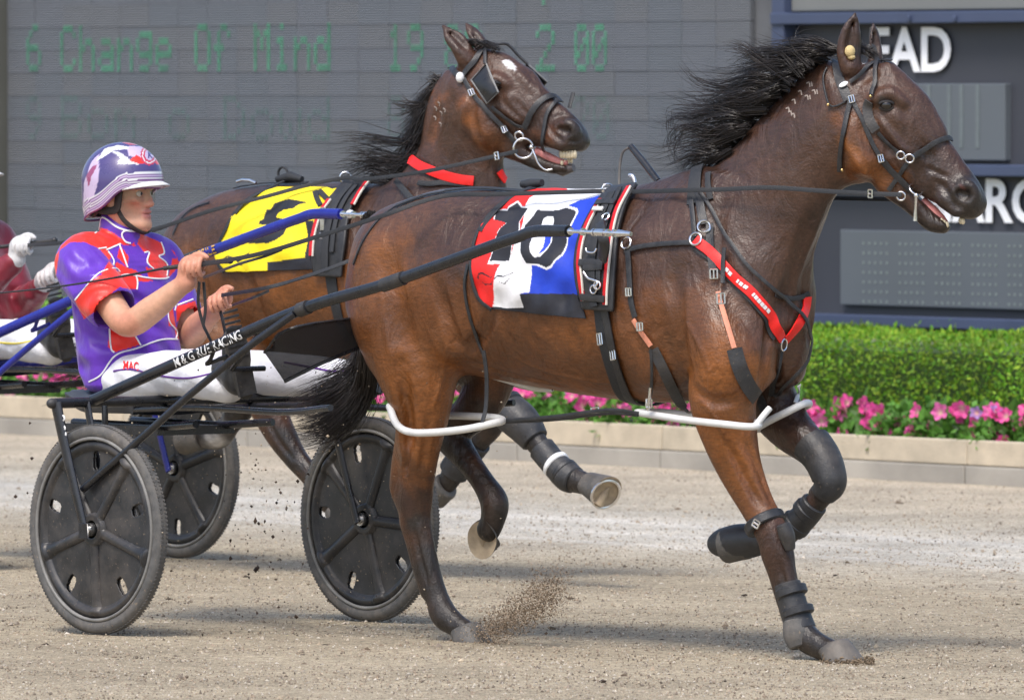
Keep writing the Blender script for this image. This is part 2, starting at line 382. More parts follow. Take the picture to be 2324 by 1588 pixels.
class Skin:                                      # surface of a body, for laying straps and cloth on it
    def __init__(s, V, Fc, fr): s.t = BVHTree.FromPolygons([tuple(v) for v in V.tolist()], Fc.tolist()); s.fr = fr
    def hit(s, u, v):
        o, d = s.fr.ray(u, v); p, n, i, dist = s.t.ray_cast(Vector(o), Vector(unit(d)))
        if p is None: return None
        return np.array(p), np.array(n)
    def near(s, p):
        q, n, i, d = s.t.find_nearest(Vector(p)); return np.array(q), np.array(n)
    def path(s, px, off=.006, step=9, sm=2):     # picture polyline laid on the body
        px = np.asarray(px, float); Lg = np.linalg.norm(np.diff(px, axis=0), axis=1).sum(); n = max(4, int(Lg / step))
        U = spline(px, n); P = []; Nn = []
        for u, v in U:
            h = s.hit(u, v); dv = 0
            while h is None and dv < 32: dv += 4; h = s.hit(u, v + dv)     # just over the back line: take the ridge
            P.append(None if h is None else h[0]); Nn.append(None if h is None else h[1])
        ok = [i for i in range(n) if P[i] is not None]
        if not ok: raise ValueError('strap misses the body at %s' % px[0])
        for i in range(n):
            if P[i] is None:                     # off the outline: carry the depth of the closest hit
                j = min(ok, key=lambda q: abs(q - i)); o, d = s.fr.ray(*U[i]); d = unit(d)
                P[i] = o + d * np.linalg.norm(P[j] - o) ; Nn[i] = Nn[j]
        P = np.array(P); Nn = np.array(Nn)
        P = P + Nn * off
        for _ in range(sm):
            P[1:-1] = .5 * P[1:-1] + .25 * (P[:-2] + P[2:]); Nn[1:-1] = .5 * Nn[1:-1] + .25 * (Nn[:-2] + Nn[2:])
        return P, Nn
    def local(s, pts, off=.006, n=20, sm=2):     # local polyline pulled to the body
        P = spline(pts, n); Q = []; Nn = []
        for p in P:
            q, nn = s.near(p); Q.append(q + nn * off); Nn.append(nn)
        Q = np.array(Q); Nn = np.array(Nn)
        for _ in range(sm):
            Q[1:-1] = .5 * Q[1:-1] + .25 * (Q[:-2] + Q[2:]); Nn[1:-1] = .5 * Nn[1:-1] + .25 * (Nn[:-2] + Nn[2:])
        return Q, Nn
    def strap(s, mb, px, w, th=.004, off=.004, m=0, step=9):
        P, Nn = s.path(px, off, step); mb.ribbon(P, Nn, w, th, m); return P, Nn
def hair(name, fr, locks, m, parent, seed=3, rad=.0016, segs=12, wave=.012):
    """locks: (points (u,v,b), strands, root spread, tip spread)"""
    g = np.random.default_rng(seed); V = []; Fc = []
    for pts, cnt, rs, ts in locks:
        C = np.array([p if len(p) == 4 else fr.P(*p) for p in pts])[:, :3]
        for _ in range(cnt):
            Ln = g.uniform(.72, 1.04); o = g.normal(size=3); o /= np.linalg.norm(o) + 1e-9; o *= g.uniform(0, 1) ** .5
            o2 = o * .5 + g.normal(size=3) * .5; S = spline(C, segs); t = np.linspace(0, 1, segs)[:, None]
            S = spline(S[:max(3, int(round(segs * min(1, Ln))))], segs)
            ph = g.uniform(0, 6.28, 3); fq = g.uniform(3, 8)
            P = S + o * rs * (1 - t) + o2 * ts * t ** 1.2 + wave * t * np.sin(fq * t + ph) * g.uniform(.2, 1)
            r = rad * g.uniform(.6, 1.3) * (1 - .85 * t[:, 0] ** 2)
            b0 = len(V)
            for i in range(segs):
                tg = unit(P[min(i + 1, segs - 1)] - P[max(i - 1, 0)]); x = unit(np.cross(tg, [.3, .2, .9])); y = np.cross(tg, x)
                for j in range(3):
                    w = 2.094 * j; V.append(P[i] + r[i] * (math.cos(w) * x + math.sin(w) * y))
            for i in range(segs - 1):
                for j in range(3): Fc.append((b0 + i * 3 + j, b0 + i * 3 + (j + 1) % 3, b0 + i * 3 + 3 + (j + 1) % 3, b0 + i * 3 + 3 + j))
    return link(name, np_mesh(name, V, np.array(Fc)), m, parent)
def text2d(s, bold=0.02, width=1.0):             # flat lettering: vertices with cap height 1, left edge 0
    cu = bpy.data.curves.new('t', 'FONT'); cu.body = s; cu.size = 1; cu.offset = bold; cu.resolution_u = 4
    o = bpy.data.objects.new('t', cu); COL.objects.link(o)
    dg = bpy.context.evaluated_depsgraph_get(); me = o.evaluated_get(dg).to_mesh()
    V = np.array([v.co[:] for v in me.vertices]); Fc = [tuple(p.vertices) for p in me.polygons]
    o.evaluated_get(dg).to_mesh_clear(); bpy.data.objects.remove(o); bpy.data.curves.remove(cu)
    k = V[:, 1].max(); lo = V[:, 0].min(); V = V - [lo, 0, 0]; V /= k
    V[:, 0] *= width
    return V[:, :2], Fc
# ================================================================== THE SETTING
K0 = np.array([2.346, 45.5, 0.]); _k = math.radians(55)
KT = np.array([math.cos(_k), -math.sin(_k), 0]); KN = np.array([math.sin(_k), math.cos(_k), 0])   # along the kerb (towards us), away from the track
KZ = np.array([0, 0, 1.])
def kp(t, n, z=0.): return K0 + KT * t + KN * n + KZ * z
KROT = np.stack([KT, KN, KZ])
def kerb_mat(t, n, z=0., rz=0., sc=1.):
    m = Matrix.Identity(4)
    A = KT * math.cos(rz) + KN * math.sin(rz); B = -KT * math.sin(rz) + KN * math.cos(rz); c = kp(t, n, z)
    for i in range(3): m[i][0] = A[i] * sc; m[i][1] = B[i] * sc; m[i][2] = KZ[i] * sc; m[i][3] = c[i]
    return m
def ground_material():
    m = bpy.data.materials.new('crushed_stone_track'); m.use_nodes = True; t = m.node_tree; N = t.nodes; Lk = t.links; p = N['Principled BSDF']
    p.inputs['Roughness'].default_value = .95; p.inputs['Specular IOR Level'].default_value = .15
    g = N.new('ShaderNodeNewGeometry')
    def math_(op, a, b=None):
        n = N.new('ShaderNodeMath'); n.operation = op
        for i, q in enumerate((a, b)):
            if q is None: continue
            if hasattr(q, 'is_linked') or hasattr(q, 'links'): Lk.new(q, n.inputs[i])
            else: n.inputs[i].default_value = q
        return n.outputs[0]
    def noise(sc, det=5, rough=.6, vec=None):
        n = N.new('ShaderNodeTexNoise'); n.inputs['Scale'].default_value = sc; n.inputs['Detail'].default_value = det; n.inputs['Roughness'].default_value = rough
        Lk.new(vec if vec is not None else g.outputs['Position'], n.inputs['Vector']); return n.outputs[0]
    dt = N.new('ShaderNodeVectorMath'); dt.operation = 'DOT_PRODUCT'; dt.inputs[1].default_value = tuple(KN); Lk.new(g.outputs['Position'], dt.inputs[0])
    n0 = math_('SUBTRACT', dt.outputs['Value'], float(K0 @ KN))                     # distance from the kerb, negative on the track
    # streaks are stretched along the running direction
    mp = N.new('ShaderNodeMapping'); mp.inputs['Rotation'].default_value = (0, 0, _k); mp.inputs['Scale'].default_value = (.25, 1, 1); Lk.new(g.outputs['Position'], mp.inputs[0])
    st = noise(2.2, 5, .6, mp.outputs[0])
    n1 = math_('ADD', n0, math_('MULTIPLY', math_('SUBTRACT', st, .5), .9))
    mr = N.new('ShaderNodeMapRange'); mr.inputs[1].default_value = -9; mr.inputs[2].default_value = 0; Lk.new(n1, mr.inputs[0])
    cr = N.new('ShaderNodeValToRGB'); Lk.new(mr.outputs[0], cr.inputs[0]); e = cr.color_ramp.elements
    tan = (.385, .325, .232, 1); grey = (.43, .38, .298, 1); pale = (.505, .468, .40, 1); sand = (.465, .40, .305, 1)
    def pos(n): return (n + 9) / 9
    e[0].position = 0; e[0].color = tan; e[1].position = 1; e[1].color = sand
    for n, c in ((-6.4, tan), (-5.3, grey), (-4.6, pale), (-3.6, pale), (-2.6, grey), (-1.6, sand)):
        q = e.new(pos(n)); q.color = c
    # lime lines
    ln = []
    for nn, w in ((-4.9, .07), (-4.33, .05), (-3.7, .12)):
        d = math_('ABSOLUTE', math_('SUBTRACT', math_('ADD', n0, math_('MULTIPLY', math_('SUBTRACT', noise(1.3), .5), .12)), nn))
        l = N.new('ShaderNodeMapRange'); l.interpolation_type = 'SMOOTHSTEP'; l.inputs[1].default_value = w * .4; l.inputs[2].default_value = w * 1.6; l.inputs[3].default_value = 1; l.inputs[4].default_value = 0; Lk.new(d, l.inputs[0]); ln.append(l.outputs[0])
    lim = math_('MULTIPLY', math_('MAXIMUM', math_('MAXIMUM', ln[0], ln[1]), ln[2]), math_('MULTIPLY', noise(9), .5))
    mx = N.new('ShaderNodeMix'); mx.data_type = 'RGBA'; Lk.new(lim, mx.inputs['Factor']); Lk.new(cr.outputs[0], mx.inputs['A']); mx.inputs['B'].default_value = (.72, .7, .66, 1)
    # grain: each stone its own tone
    vo = N.new('ShaderNodeTexVoronoi'); vo.inputs['Scale'].default_value = 95; Lk.new(g.outputs['Position'], vo.inputs['Vector'])
    sp = N.new('ShaderNodeSeparateColor'); Lk.new(vo.outputs['Color'], sp.inputs[0])
    gr = N.new('ShaderNodeMapRange'); gr.inputs[3].default_value = .66; gr.inputs[4].default_value = 1.34; Lk.new(sp.outputs[0], gr.inputs[0])
    pt = N.new('ShaderNodeMapRange'); pt.inputs[1].default_value = .3; pt.inputs[2].default_value = .7; pt.inputs[3].default_value = .8; pt.inputs[4].default_value = 1.18; Lk.new(noise(1.1, 6), pt.inputs[0])
    pt2 = N.new('ShaderNodeMapRange'); pt2.inputs[1].default_value = .35; pt2.inputs[2].default_value = .65; pt2.inputs[3].default_value = .88; pt2.inputs[4].default_value = 1.1; Lk.new(noise(14, 4), pt2.inputs[0])
    f = math_('MULTIPLY', math_('MULTIPLY', gr.outputs[0], pt.outputs[0]), pt2.outputs[0])
    cb = N.new('ShaderNodeCombineColor')
    for i in range(3): Lk.new(f, cb.inputs[i])
    m2 = N.new('ShaderNodeMix'); m2.data_type = 'RGBA'; m2.blend_type = 'MULTIPLY'; m2.inputs['Factor'].default_value = 1
    Lk.new(mx.outputs['Result'], m2.inputs['A']); Lk.new(cb.outputs[0], m2.inputs['B']); Lk.new(m2.outputs['Result'], p.inputs['Base Color'])
    bp = N.new('ShaderNodeBump'); bp.inputs['Strength'].default_value = .7; bp.inputs['Distance'].default_value = .012
    Lk.new(vo.outputs['Distance'], bp.inputs['Height']); bp2 = N.new('ShaderNodeBump'); bp2.inputs['Strength'].default_value = .6; bp2.inputs['Distance'].default_value = .03
    Lk.new(noise(7, 6), bp2.inputs['Height']); Lk.new(bp.outputs[0], bp2.inputs['Normal'])
    m3 = N.new('ShaderNodeMapping'); m3.inputs['Rotation'].default_value = (0, 0, _k); m3.inputs['Scale'].default_value = (.35, 17, 1); Lk.new(g.outputs['Position'], m3.inputs[0])
    bp3 = N.new('ShaderNodeBump'); bp3.inputs['Strength'].default_value = .8; bp3.inputs['Distance'].default_value = .02; Lk.new(noise(1.0, 4, .6, m3.outputs[0]), bp3.inputs['Height']); Lk.new(bp2.outputs[0], bp3.inputs['Normal']); Lk.new(bp3.outputs[0], p.inputs['Normal'])
    return m
# one sheet to the horizon; the track itself is a finer sheet on top of it
M['earth'] = mat('infield_ground', (.16, .17, .08), .95, var=.3, vs=.6)
S = 900.
link('ground', np_mesh('ground', [(-S, -S, -.012), (S, -S, -.012), (S, S, -.012), (-S, S, -.012)], [(0, 1, 2, 3)], False), M['earth'])
bpy.data.objects['ground']['kind'] = 'structure'
nx, ny = 150, 120
us = np.linspace(-40, 30, nx); ns = np.concatenate([np.linspace(-44, -16, 20), np.linspace(-15.6, 0.02, ny - 20)])
G = np.array([kp(t, n) for t in us for n in ns]); G[:, 2] = rng.normal(0, .0018, len(G)); G[np.tile(ns > -.1, nx), 2] = 0
fi = np.array([(i * ny + j, (i + 1) * ny + j, (i + 1) * ny + j + 1, i * ny + j + 1) for i in range(nx - 1) for j in range(ny - 1)])
M['track'] = ground_material()
tag(link('racetrack', np_mesh('racetrack', G, fi), M['track']), kind='structure')
# loose stones on the track near the runners
def scatter(name, P, size, col_sets, label, seed, flat=1.):
    g = np.random.default_rng(seed); n = len(P)
    O = np.array([(1, 0, 0), (-1, 0, 0), (0, 1, 0), (0, -1, 0), (0, 0, 1), (0, 0, -1)], float)
    Fo = np.array([(0, 2, 4), (2, 1, 4), (1, 3, 4), (3, 0, 4), (2, 0, 5), (1, 2, 5), (3, 1, 5), (0, 3, 5)])
    s = size * np.exp(g.normal(0, .38, n)); sc = g.uniform(.55, 1.2, (n, 1, 3)) * s[:, None, None]
    an = g.uniform(0, 6.28, n); V = O[None] * sc + g.normal(0, .12 if flat == 1 else .3, (n, 6, 3)) * s[:, None, None]; V[..., 2] *= flat
    c, q = np.cos(an)[:, None], np.sin(an)[:, None]; V = np.stack([V[..., 0] * c - V[..., 1] * q, V[..., 0] * q + V[..., 1] * c, V[..., 2]], -1) + P[:, None, :]
    Fc = (Fo[None] + 6 * np.arange(n)[:, None, None]).reshape(-1, 3)
    me = np_mesh(name, V.reshape(-1, 3), Fc, False)
    cs = np.array(col_sets); ci = cs[g.integers(0, len(cs), n)] * g.uniform(.7, 1.25, (n, 1)); set_col(me, np.repeat(ci, 6, 0))
    o = link(name, me, M['stone']); return tag(o, label, kind='stuff')
M['stone'] = mat('loose_stone', (0, 0, 0), .9, attr=True, var=.15, vs=80, spec=.2)
n = 52000; u_ = rng.uniform(-150, 2470, n); v_ = 1000 + 640 * rng.uniform(0, 1, n) ** .8
d_ = CAM_H * F_PX / (v_ - 220); P_ = np.stack([(u_ - 1162) / F_PX * d_, d_, np.full(n, .0015)], -1)
P_ = P_[((P_ - K0) @ KN) < -.05]
scatter('loose_gravel', P_, .0031, [(.42, .35, .26), (.34, .27, .2), (.5, .45, .38), (.26, .21, .16), (.44, .38, .31), (.2, .165, .13)], 'loose crushed stone lying over the racetrack', 5)
n = 60; u_ = rng.uniform(0, 2324, n); v_ = rng.uniform(1130, 1560, n)
for q in ((2020, 1420), (2140, 1432), (2310, 1372), (1296, 1358), (1285, 1458), (480, 1358), (560, 1330), (2050, 1540)): u_ = np.append(u_, q[0]); v_ = np.append(v_, q[1])
d_ = CAM_H * F_PX / (v_ - 220); P_ = np.stack([(u_ - 1162) / F_PX * d_, d_, np.full(len(u_), .002)], -1)
scatter('dark_dirt_clods', P_, .011, [(.06, .045, .035), (.11, .085, .06), (.16, .12, .085)], 'dark dirt clods lying on the racetrack', 6, .4)
# ------------------------------------------------------------------ kerb: timber boards on a concrete plinth, planting bed behind
M['timber'] = mat('weathered_timber', srgb(190, 177, 155), .85, var=.13, vs=3.5, bump=.25, bs=30, stretch=(.25, 3, 3))
M['timber_b'] = mat('weathered_timber_grey', srgb(186, 174, 153), .85, var=.15, vs=3.0, bump=.25, bs=30, stretch=(.25, 3, 3))
M['concrete'] = mat('stained_concrete', srgb(156, 151, 142), .9, var=.22, vs=2.2, bump=.25, bs=40)
M['soil'] = mat('dark_soil', (.035, .026, .02), .95, var=.4, vs=12, bump=.8, bs=30)
T0, T1 = -36.4, 7.0
bed = MB(); bed.box(kp((T0 + T1) / 2, 1.1, .065), (T1 - T0, 2.05, .13), KROT); tag(bed.build('planting_bed', M['soil'], smooth=False), kind='structure')
kerb = bpy.data.objects.new('kerb', None); COL.objects.link(kerb); kerb['kind'] = 'structure'
def kbox(name, t0, t1, n0, n1, z0, z1, m, par, bev=.006):
    b = MB(); b.box(kp((t0 + t1) / 2, (n0 + n1) / 2, (z0 + z1) / 2), (t1 - t0, n1 - n0, z1 - z0), KROT); o = b.build(name, m, par, smooth=False)
    if bev: md = o.modifiers.new('bevel', 'BEVEL'); md.width = bev; md.segments = 2
    return o
t = T0; i = 0
while t < T1:
    kbox('concrete_block', t + .004, t + 1.196, -.035, .045, -.02, .085, M['concrete'], kerb); t += 1.2
t = T0
while t < T1:
    kbox('timber_board', t + .003, t + 2.397, -.022, .028, .088, .205 + random.uniform(-.002, .002), M['timber'] if i % 2 else M['timber_b'], kerb); i += 1
    t += 2.4
# ------------------------------------------------------------------ clipped hedge
def leaf_quads(P, size, g, up=.3, asp=.5):       # small folded leaves with random attitude
    n = len(P); a = g.normal(size=(n, 3)); a[:, 2] += up; a /= np.linalg.norm(a, axis=1)[:, None]
    b = g.normal(size=(n, 3)); b -= a * (a * b).sum(1)[:, None]; b /= np.linalg.norm(b, axis=1)[:, None]; c = np.cross(a, b)
    s = (size * np.exp(g.normal(0, .25, n)))[:, None]
    V = np.stack([P, P + a * s * .5 + b * s * asp * .5, P + a * s + c * s * .15, P + a * s * .5 - b * s * asp * .5], 1)
    return V.reshape(-1, 3), (np.arange(4)[None] + 4 * np.arange(n)[:, None])
def leaf_material(name, col, tr=.3):
    m = mat(name, col, .5, var=.0, spec=.35, attr=True); t = m.node_tree; N = t.nodes; p = N['Principled BSDF']
    tl = N.new('ShaderNodeBsdfTranslucent'); mx = N.new('ShaderNodeMixShader'); mx.inputs[0].default_value = tr
    at = N.new('ShaderNodeVertexColor'); at.layer_name = 'Col'; t.links.new(at.outputs[0], tl.inputs[0])
    t.links.new(p.outputs[0], mx.inputs[1]); t.links.new(tl.outputs[0], mx.inputs[2]); t.links.new(mx.outputs[0], N['Material Output'].inputs[0]); return m
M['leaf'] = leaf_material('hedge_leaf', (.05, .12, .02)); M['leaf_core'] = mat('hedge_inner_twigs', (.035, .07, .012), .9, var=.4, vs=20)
M['petunia_leaf'] = leaf_material('petunia_leaf', (.05, .12, .02))
HN0, HN1, HZ = .62, 1.75, .62
hedge = thing('hedge', 'long clipped bright green hedge behind the pink flower border', 'hedge', mat=kerb_mat(0, 1.2))
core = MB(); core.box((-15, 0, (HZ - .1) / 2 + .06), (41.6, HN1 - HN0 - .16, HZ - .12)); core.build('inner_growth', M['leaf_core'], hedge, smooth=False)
g = np.random.default_rng(11); V = []; C = []
def hcol(P, base, g):
    w = .5 + .5 * np.sin(P[:, 0] * 5 + np.sin(P[:, 2] * 9)) * np.sin(P[:, 2] * 7 + P[:, 0] * 2)
    c = np.array(base)[None] * (.65 + .5 * w[:, None]) * g.uniform(.6, 1.35, (len(P), 1)); c[:, 0] *= g.uniform(.7, 1.5, len(P)); return c
nf = 90000; P = np.stack([g.uniform(-15.5, 5.5, nf), -(HN1 - HN0) / 2 + np.abs(g.normal(0, .05, nf)) - .02 + .035 * np.sin(g.uniform(0, 60, nf)), g.uniform(.12, HZ, nf)], -1)
P[:, 1] += .03 * np.sin(P[:, 0] * 3.1) * np.sin(P[:, 2] * 6) 
nt_ = 60000; Q = np.stack([g.uniform(-15.5, 5.5, nt_), g.uniform(-(HN1 - HN0) / 2, (HN1 - HN0) / 2, nt_), HZ - np.abs(g.normal(0, .03, nt_)) + .02], -1); Q[:, 2] += .018 * np.sin(Q[:, 0] * 4) * np.cos(Q[:, 1] * 7)
xl = 16000; P[-xl:, 0] = g.uniform(-35.5, -15.5, xl); Q[-xl:, 0] = g.uniform(-35.5, -15.5, xl)
k = 260; tf = np.stack([g.uniform(-12, 5, k), g.uniform(-.5, .4, k), np.full(k, HZ)], -1); Tf = np.repeat(tf, 9, 0); Tf[:, 2] += g.uniform(-.02, .075, len(Tf)) * (g.uniform(0, 1, len(Tf))); Tf[:, :2] += g.normal(0, .012, (len(Tf), 2))
for X, up in ((P, .25), (Q, 1.4), (Tf, 2.2)):
    v, f = leaf_quads(X, .021, g, up); V.append(v); C.append(np.repeat(hcol(X, (.21, .42, .03), g), 4, 0))
V = np.concatenate(V); C = np.concatenate(C); me = np_mesh('foliage', V, np.arange(len(V)).reshape(-1, 4), False); set_col(me, C)
tag(link('foliage', me, M['leaf'], hedge), kind='stuff')
# ------------------------------------------------------------------ petunias
def petal_mesh(seed, col, lobe=.16):
    g = np.random.default_rng(seed); V = [(0, 0, -.012)]; n = 30; R = 4; C = [(.75, .62, .35)]
    for r in range(1, R + 1):
        for j in range(n):
            th = 2 * math.pi * j / n; q = r / R; rad = .037 * q * (1 + lobe * q * (math.cos(5 * th) - .35) + .06 * math.sin(2 * th + seed))
            V.append((rad * math.cos(th), rad * math.sin(th), .012 * q ** 1.5 - .012 * (1 - q) + .006 * q * math.sin(10 * th + seed) + .006 * q * math.sin(th * 2 + seed * 2)))
            mix = min(1, max(0, (q - .25) * 3)); C.append(tuple(np.array((.7, .35, .4)) * (1 - mix) + np.array(col) * mix * (.85 + .15 * math.cos(5 * th))))
    Fc = [(0, 1 + j, 1 + (j + 1) % n) for j in range(n)]
    for r in range(R - 1):
        for j in range(n): a = 1 + r * n; Fc.append((a + j, a + n + j, a + n + (j + 1) % n, a + (j + 1) % n))
    me = np_mesh('flower', V, Fc); set_col(me, C); me.materials.append(M['petal']); return me
M['petal'] = leaf_material('petunia_petal', (.7, .05, .3), .35)
PINK = [petal_mesh(i, srgb(255, 95, 178)) for i in range(3)] + [petal_mesh(7, srgb(252, 125, 195))]; LILAC = [petal_mesh(i + 10, srgb(190, 150, 215)) for i in range(2)]
def foliage_mesh(seed):
    g = np.random.default_rng(seed); n = 420; r = .16 * g.uniform(0, 1, n) ** .5; th = g.uniform(0, 6.28, n); z = g.uniform(0, 1, n)
    P = np.stack([1.15 * r * np.cos(th), r * np.sin(th), .01 + .19 * z * (1 - (r / .2) ** 2)], -1); v, f = leaf_quads(P, .045, g, .5, .62)
    me = np_mesh('leaves', v, f, False); c = np.array((.11, .27, .04))[None] * g.uniform(.5, 1.4, (n, 1)); set_col(me, np.repeat(c, 4, 0)); me.materials.append(M['petunia_leaf']); return me
FOL = [foliage_mesh(20 + i) for i in range(4)]
g = np.random.default_rng(31); t = -10.2; i = 0
plants = []
while t < 1.6: plants.append((t + g.uniform(-.05, .05), .2 + g.uniform(-.05, .1), g.uniform() < .05)); t += .15
pxs = [to_px(kp(a, b, .25)[None])[0][0] for a, b, c in plants]
vis_r = sorted([k for k in range(len(plants)) if 1835 < pxs[k] < 2324], key=lambda k: -pxs[k]); vis_m = sorted([k for k in range(len(plants)) if 1165 < pxs[k] < 1480], key=lambda k: pxs[k]); vis_l = sorted([k for k in range(len(plants)) if 0 < pxs[k] < 190], key=lambda k: pxs[k])
NTH = ['first', 'second', 'third', 'fourth', 'fifth', 'sixth', 'seventh', 'eighth', 'ninth', 'tenth', 'eleventh', 'twelfth', 'thirteenth', 'fourteenth', 'fifteenth', 'sixteenth', 'seventeenth', 'eighteenth', 'nineteenth', 'twentieth']
for i, (tt, nn, lil) in enumerate(plants):
    nfl = int(g.integers(5, 9)); col = 'mostly lilac' if lil else 'bright pink'
    if i in vis_r[:20]: lab = f'{col} petunia plant, {NTH[vis_r.index(i)]} from the right edge of the photo'
    elif i in vis_m[:20]: lab = f'{col} petunia plant under the front horse belly, {NTH[vis_m.index(i)]} from the left there'
    elif i in vis_l[:20]: lab = f'{col} petunia plant behind the blue sulky, {NTH[vis_l.index(i)]} from the left edge'
    else: lab = f'{col} petunia plant of the border, hidden behind horses and sulkies'
    root = thing('petunia_plant', lab, 'flower plant', mat=kerb_mat(tt, nn, .13, g.uniform(0, 6), g.uniform(.9, 1.15)), group='petunias in the border')
    lf = bpy.data.objects.new('leaves', FOL[i % 4]); COL.objects.link(lf); lf.parent = root; lf['kind'] = 'stuff'
    inv = root.matrix_world.inverted()
    for q in range(nfl):
        lilac = lil or g.uniform() < .07
        fl = bpy.data.objects.new('flower', (LILAC if lilac else PINK)[int(g.integers(0, 2 if lilac else 4))]); COL.objects.link(fl); fl.parent = root
        pos = kp(tt + g.uniform(-.15, .15), max(.07, nn - g.uniform(-.02, .16)), .13 + g.uniform(.05, .22)); face = unit(-KN * .3 + np.array([0, -1, 0]) * 1. + KZ * g.uniform(.1, 1.0) + g.normal(0, .5, 3))
        mw = Matrix.Translation(Vector(pos)) @ Vector(face).to_track_quat('Z', 'Y').to_matrix().to_4x4() @ Matrix.Rotation(g.uniform(0, 6), 4, 'Z') @ Matrix.Scale(g.uniform(.85, 1.2) * (.8 if lilac else 1), 4)
        fl.matrix_local = inv @ mw
        if lilac and not lil: fl['label'] = 'pale lilac flower'
# ------------------------------------------------------------------ the boards behind the hedge
BN = 2.6                                          # their face, metres behind the kerb
BO = K0 + KN * BN
def bp_(u, v):                                    # picture point -> (along, up) on the boards' face
    d = ray(u, v); t = ((BO - CAM) @ KN) / (d @ KN); w = CAM + t * d - BO; return float(w @ KT), float(w[2])
def bw(s, z, out=0.): return BO + KT * s + KZ * z - KN * out
BOARD = Matrix.Identity(4)
for _i in range(3): BOARD[_i][0] = KT[_i]; BOARD[_i][1] = KN[_i]; BOARD[_i][2] = KZ[_i]; BOARD[_i][3] = BO[_i]
M['panel'] = mat('led_module_face', srgb(104, 108, 115), .6, var=.05, vs=2.0, spec=.3)
def louvre(m, scale, strength):                   # the fine shader fins of the modules: relief, too small to model
    t = m.node_tree; N = t.nodes; tc = N.new('ShaderNodeTexCoord'); w = N.new('ShaderNodeTexWave'); w.wave_type = 'BANDS'; w.bands_direction = 'Z'; w.inputs['Scale'].default_value = scale
    t.links.new(tc.outputs['Object'], w.inputs['Vector']); b = N.new('ShaderNodeBump'); b.inputs['Strength'].default_value = strength; b.inputs['Distance'].default_value = .006
    t.links.new(w.outputs[0], b.inputs['Height']); t.links.new(b.outputs[0], N['Principled BSDF'].inputs['Normal'])
louvre(M['panel'], 24, .8)
M['panel_b'] = mat('led_module_face_aged', srgb(102, 107, 114), .6, var=.06, vs=2.0, spec=.3); louvre(M['panel_b'], 24, .8)
M['panel_c'] = mat('led_module_face_warm', srgb(105, 108, 113), .6, var=.06, vs=2.0, spec=.3); louvre(M['panel_c'], 24, .8)
M['panel_gap'] = mat('grimy_joint', srgb(98, 100, 104), .9, var=.3, vs=3)
M['pillar'] = mat('olive_grey_pillar', srgb(92, 92, 86), .8, var=.12, vs=2)
M['board_dark'] = mat('board_face', srgb(58, 60, 68), .55, var=.08, vs=1.5)
M['board_frame'] = mat('slate_blue_frame', srgb(66, 76, 102), .5, var=.1, vs=2)
M['window'] = mat('display_window', srgb(92, 98, 104), .45, var=.05, vs=1.5)
M['header'] = mat('header_panel', srgb(116, 118, 116), .6, var=.06, vs=1.5)
M['led_green'] = mat('lit_green_led', (.075, .5, .25), .5, var=.4, vs=3, emit=.05)
M['led_dim'] = mat('dim_green_led', (.10, .34, .24), .5, var=.3, vs=3, emit=.02)
M['digit'] = mat('unlit_digit', srgb(104, 112, 115), .5, var=.1)
M['led_faint'] = mat('unlit_led', srgb(124, 134, 132), .5, var=.1)
vb = thing('video_board', 'huge grey matrix display showing rows of dim green lettering', 'display board', mat=BOARD)
s_l = bp_(20, 400)[0]; s_r = bp_(1762, 400)[0]; pw = (bp_(680, 300)[0] - bp_(85, 300)[0]) / 9; zt = bp_(900, 110)[1]; ph = (bp_(900, 110)[1] - bp_(900, 380)[1]) / 5
z_lo, z_hi = .45, bp_(900, -160)[1]
b = MB(); b.box(((s_l + s_r) / 2, .2, (z_lo + z_hi) / 2), (s_r - s_l, .36, z_hi - z_lo)); b.build('cabinet', M['panel_gap'], vb, smooth=False)
mods = []
for mm in ('panel', 'panel_b', 'panel_c'):
    b = MB(); b.box((0, 0, 0), (pw - .003, .03, ph - .0025)); o = b.build('panel', M[mm], vb, smooth=False); mods.append(o)
s0 = bp_(85, 300)[0]; made = {0: 0, 1: 0, 2: 0}; gq = np.random.default_rng(2); count = 0
rest = MB()
for r in range(-4, 17):
    for c in range(-2, 60):
        s = s0 + (c + .5) * pw; z = zt - (r + .5) * ph
        if s - pw / 2 < s_l - pw * .3 or s + pw / 2 > s_r + .02 or z - ph / 2 < z_lo: continue
        u, v = to_px(bw(s, z)[None])[0]
        seen = 0 < v < 640 and u > 0
        if not seen or count >= 296:
            rest.box((s, gq.uniform(-.003, .003), z), (pw - .003, .03, ph - .0025)); continue
        k = int(gq.integers(0, 3)); o = mods[k] if made[k] == 0 else mods[k].copy()
        if made[k]: COL.objects.link(o); o.parent = vb
        made[k] += 1; o.location = (s, gq.uniform(-.0014, .001), z); o.rotation_euler = (gq.normal(0, .002), 0, gq.normal(0, .001)); count += 1
tag(rest.build('outer_panels', M['panel'], vb, smooth=False), kind='stuff')
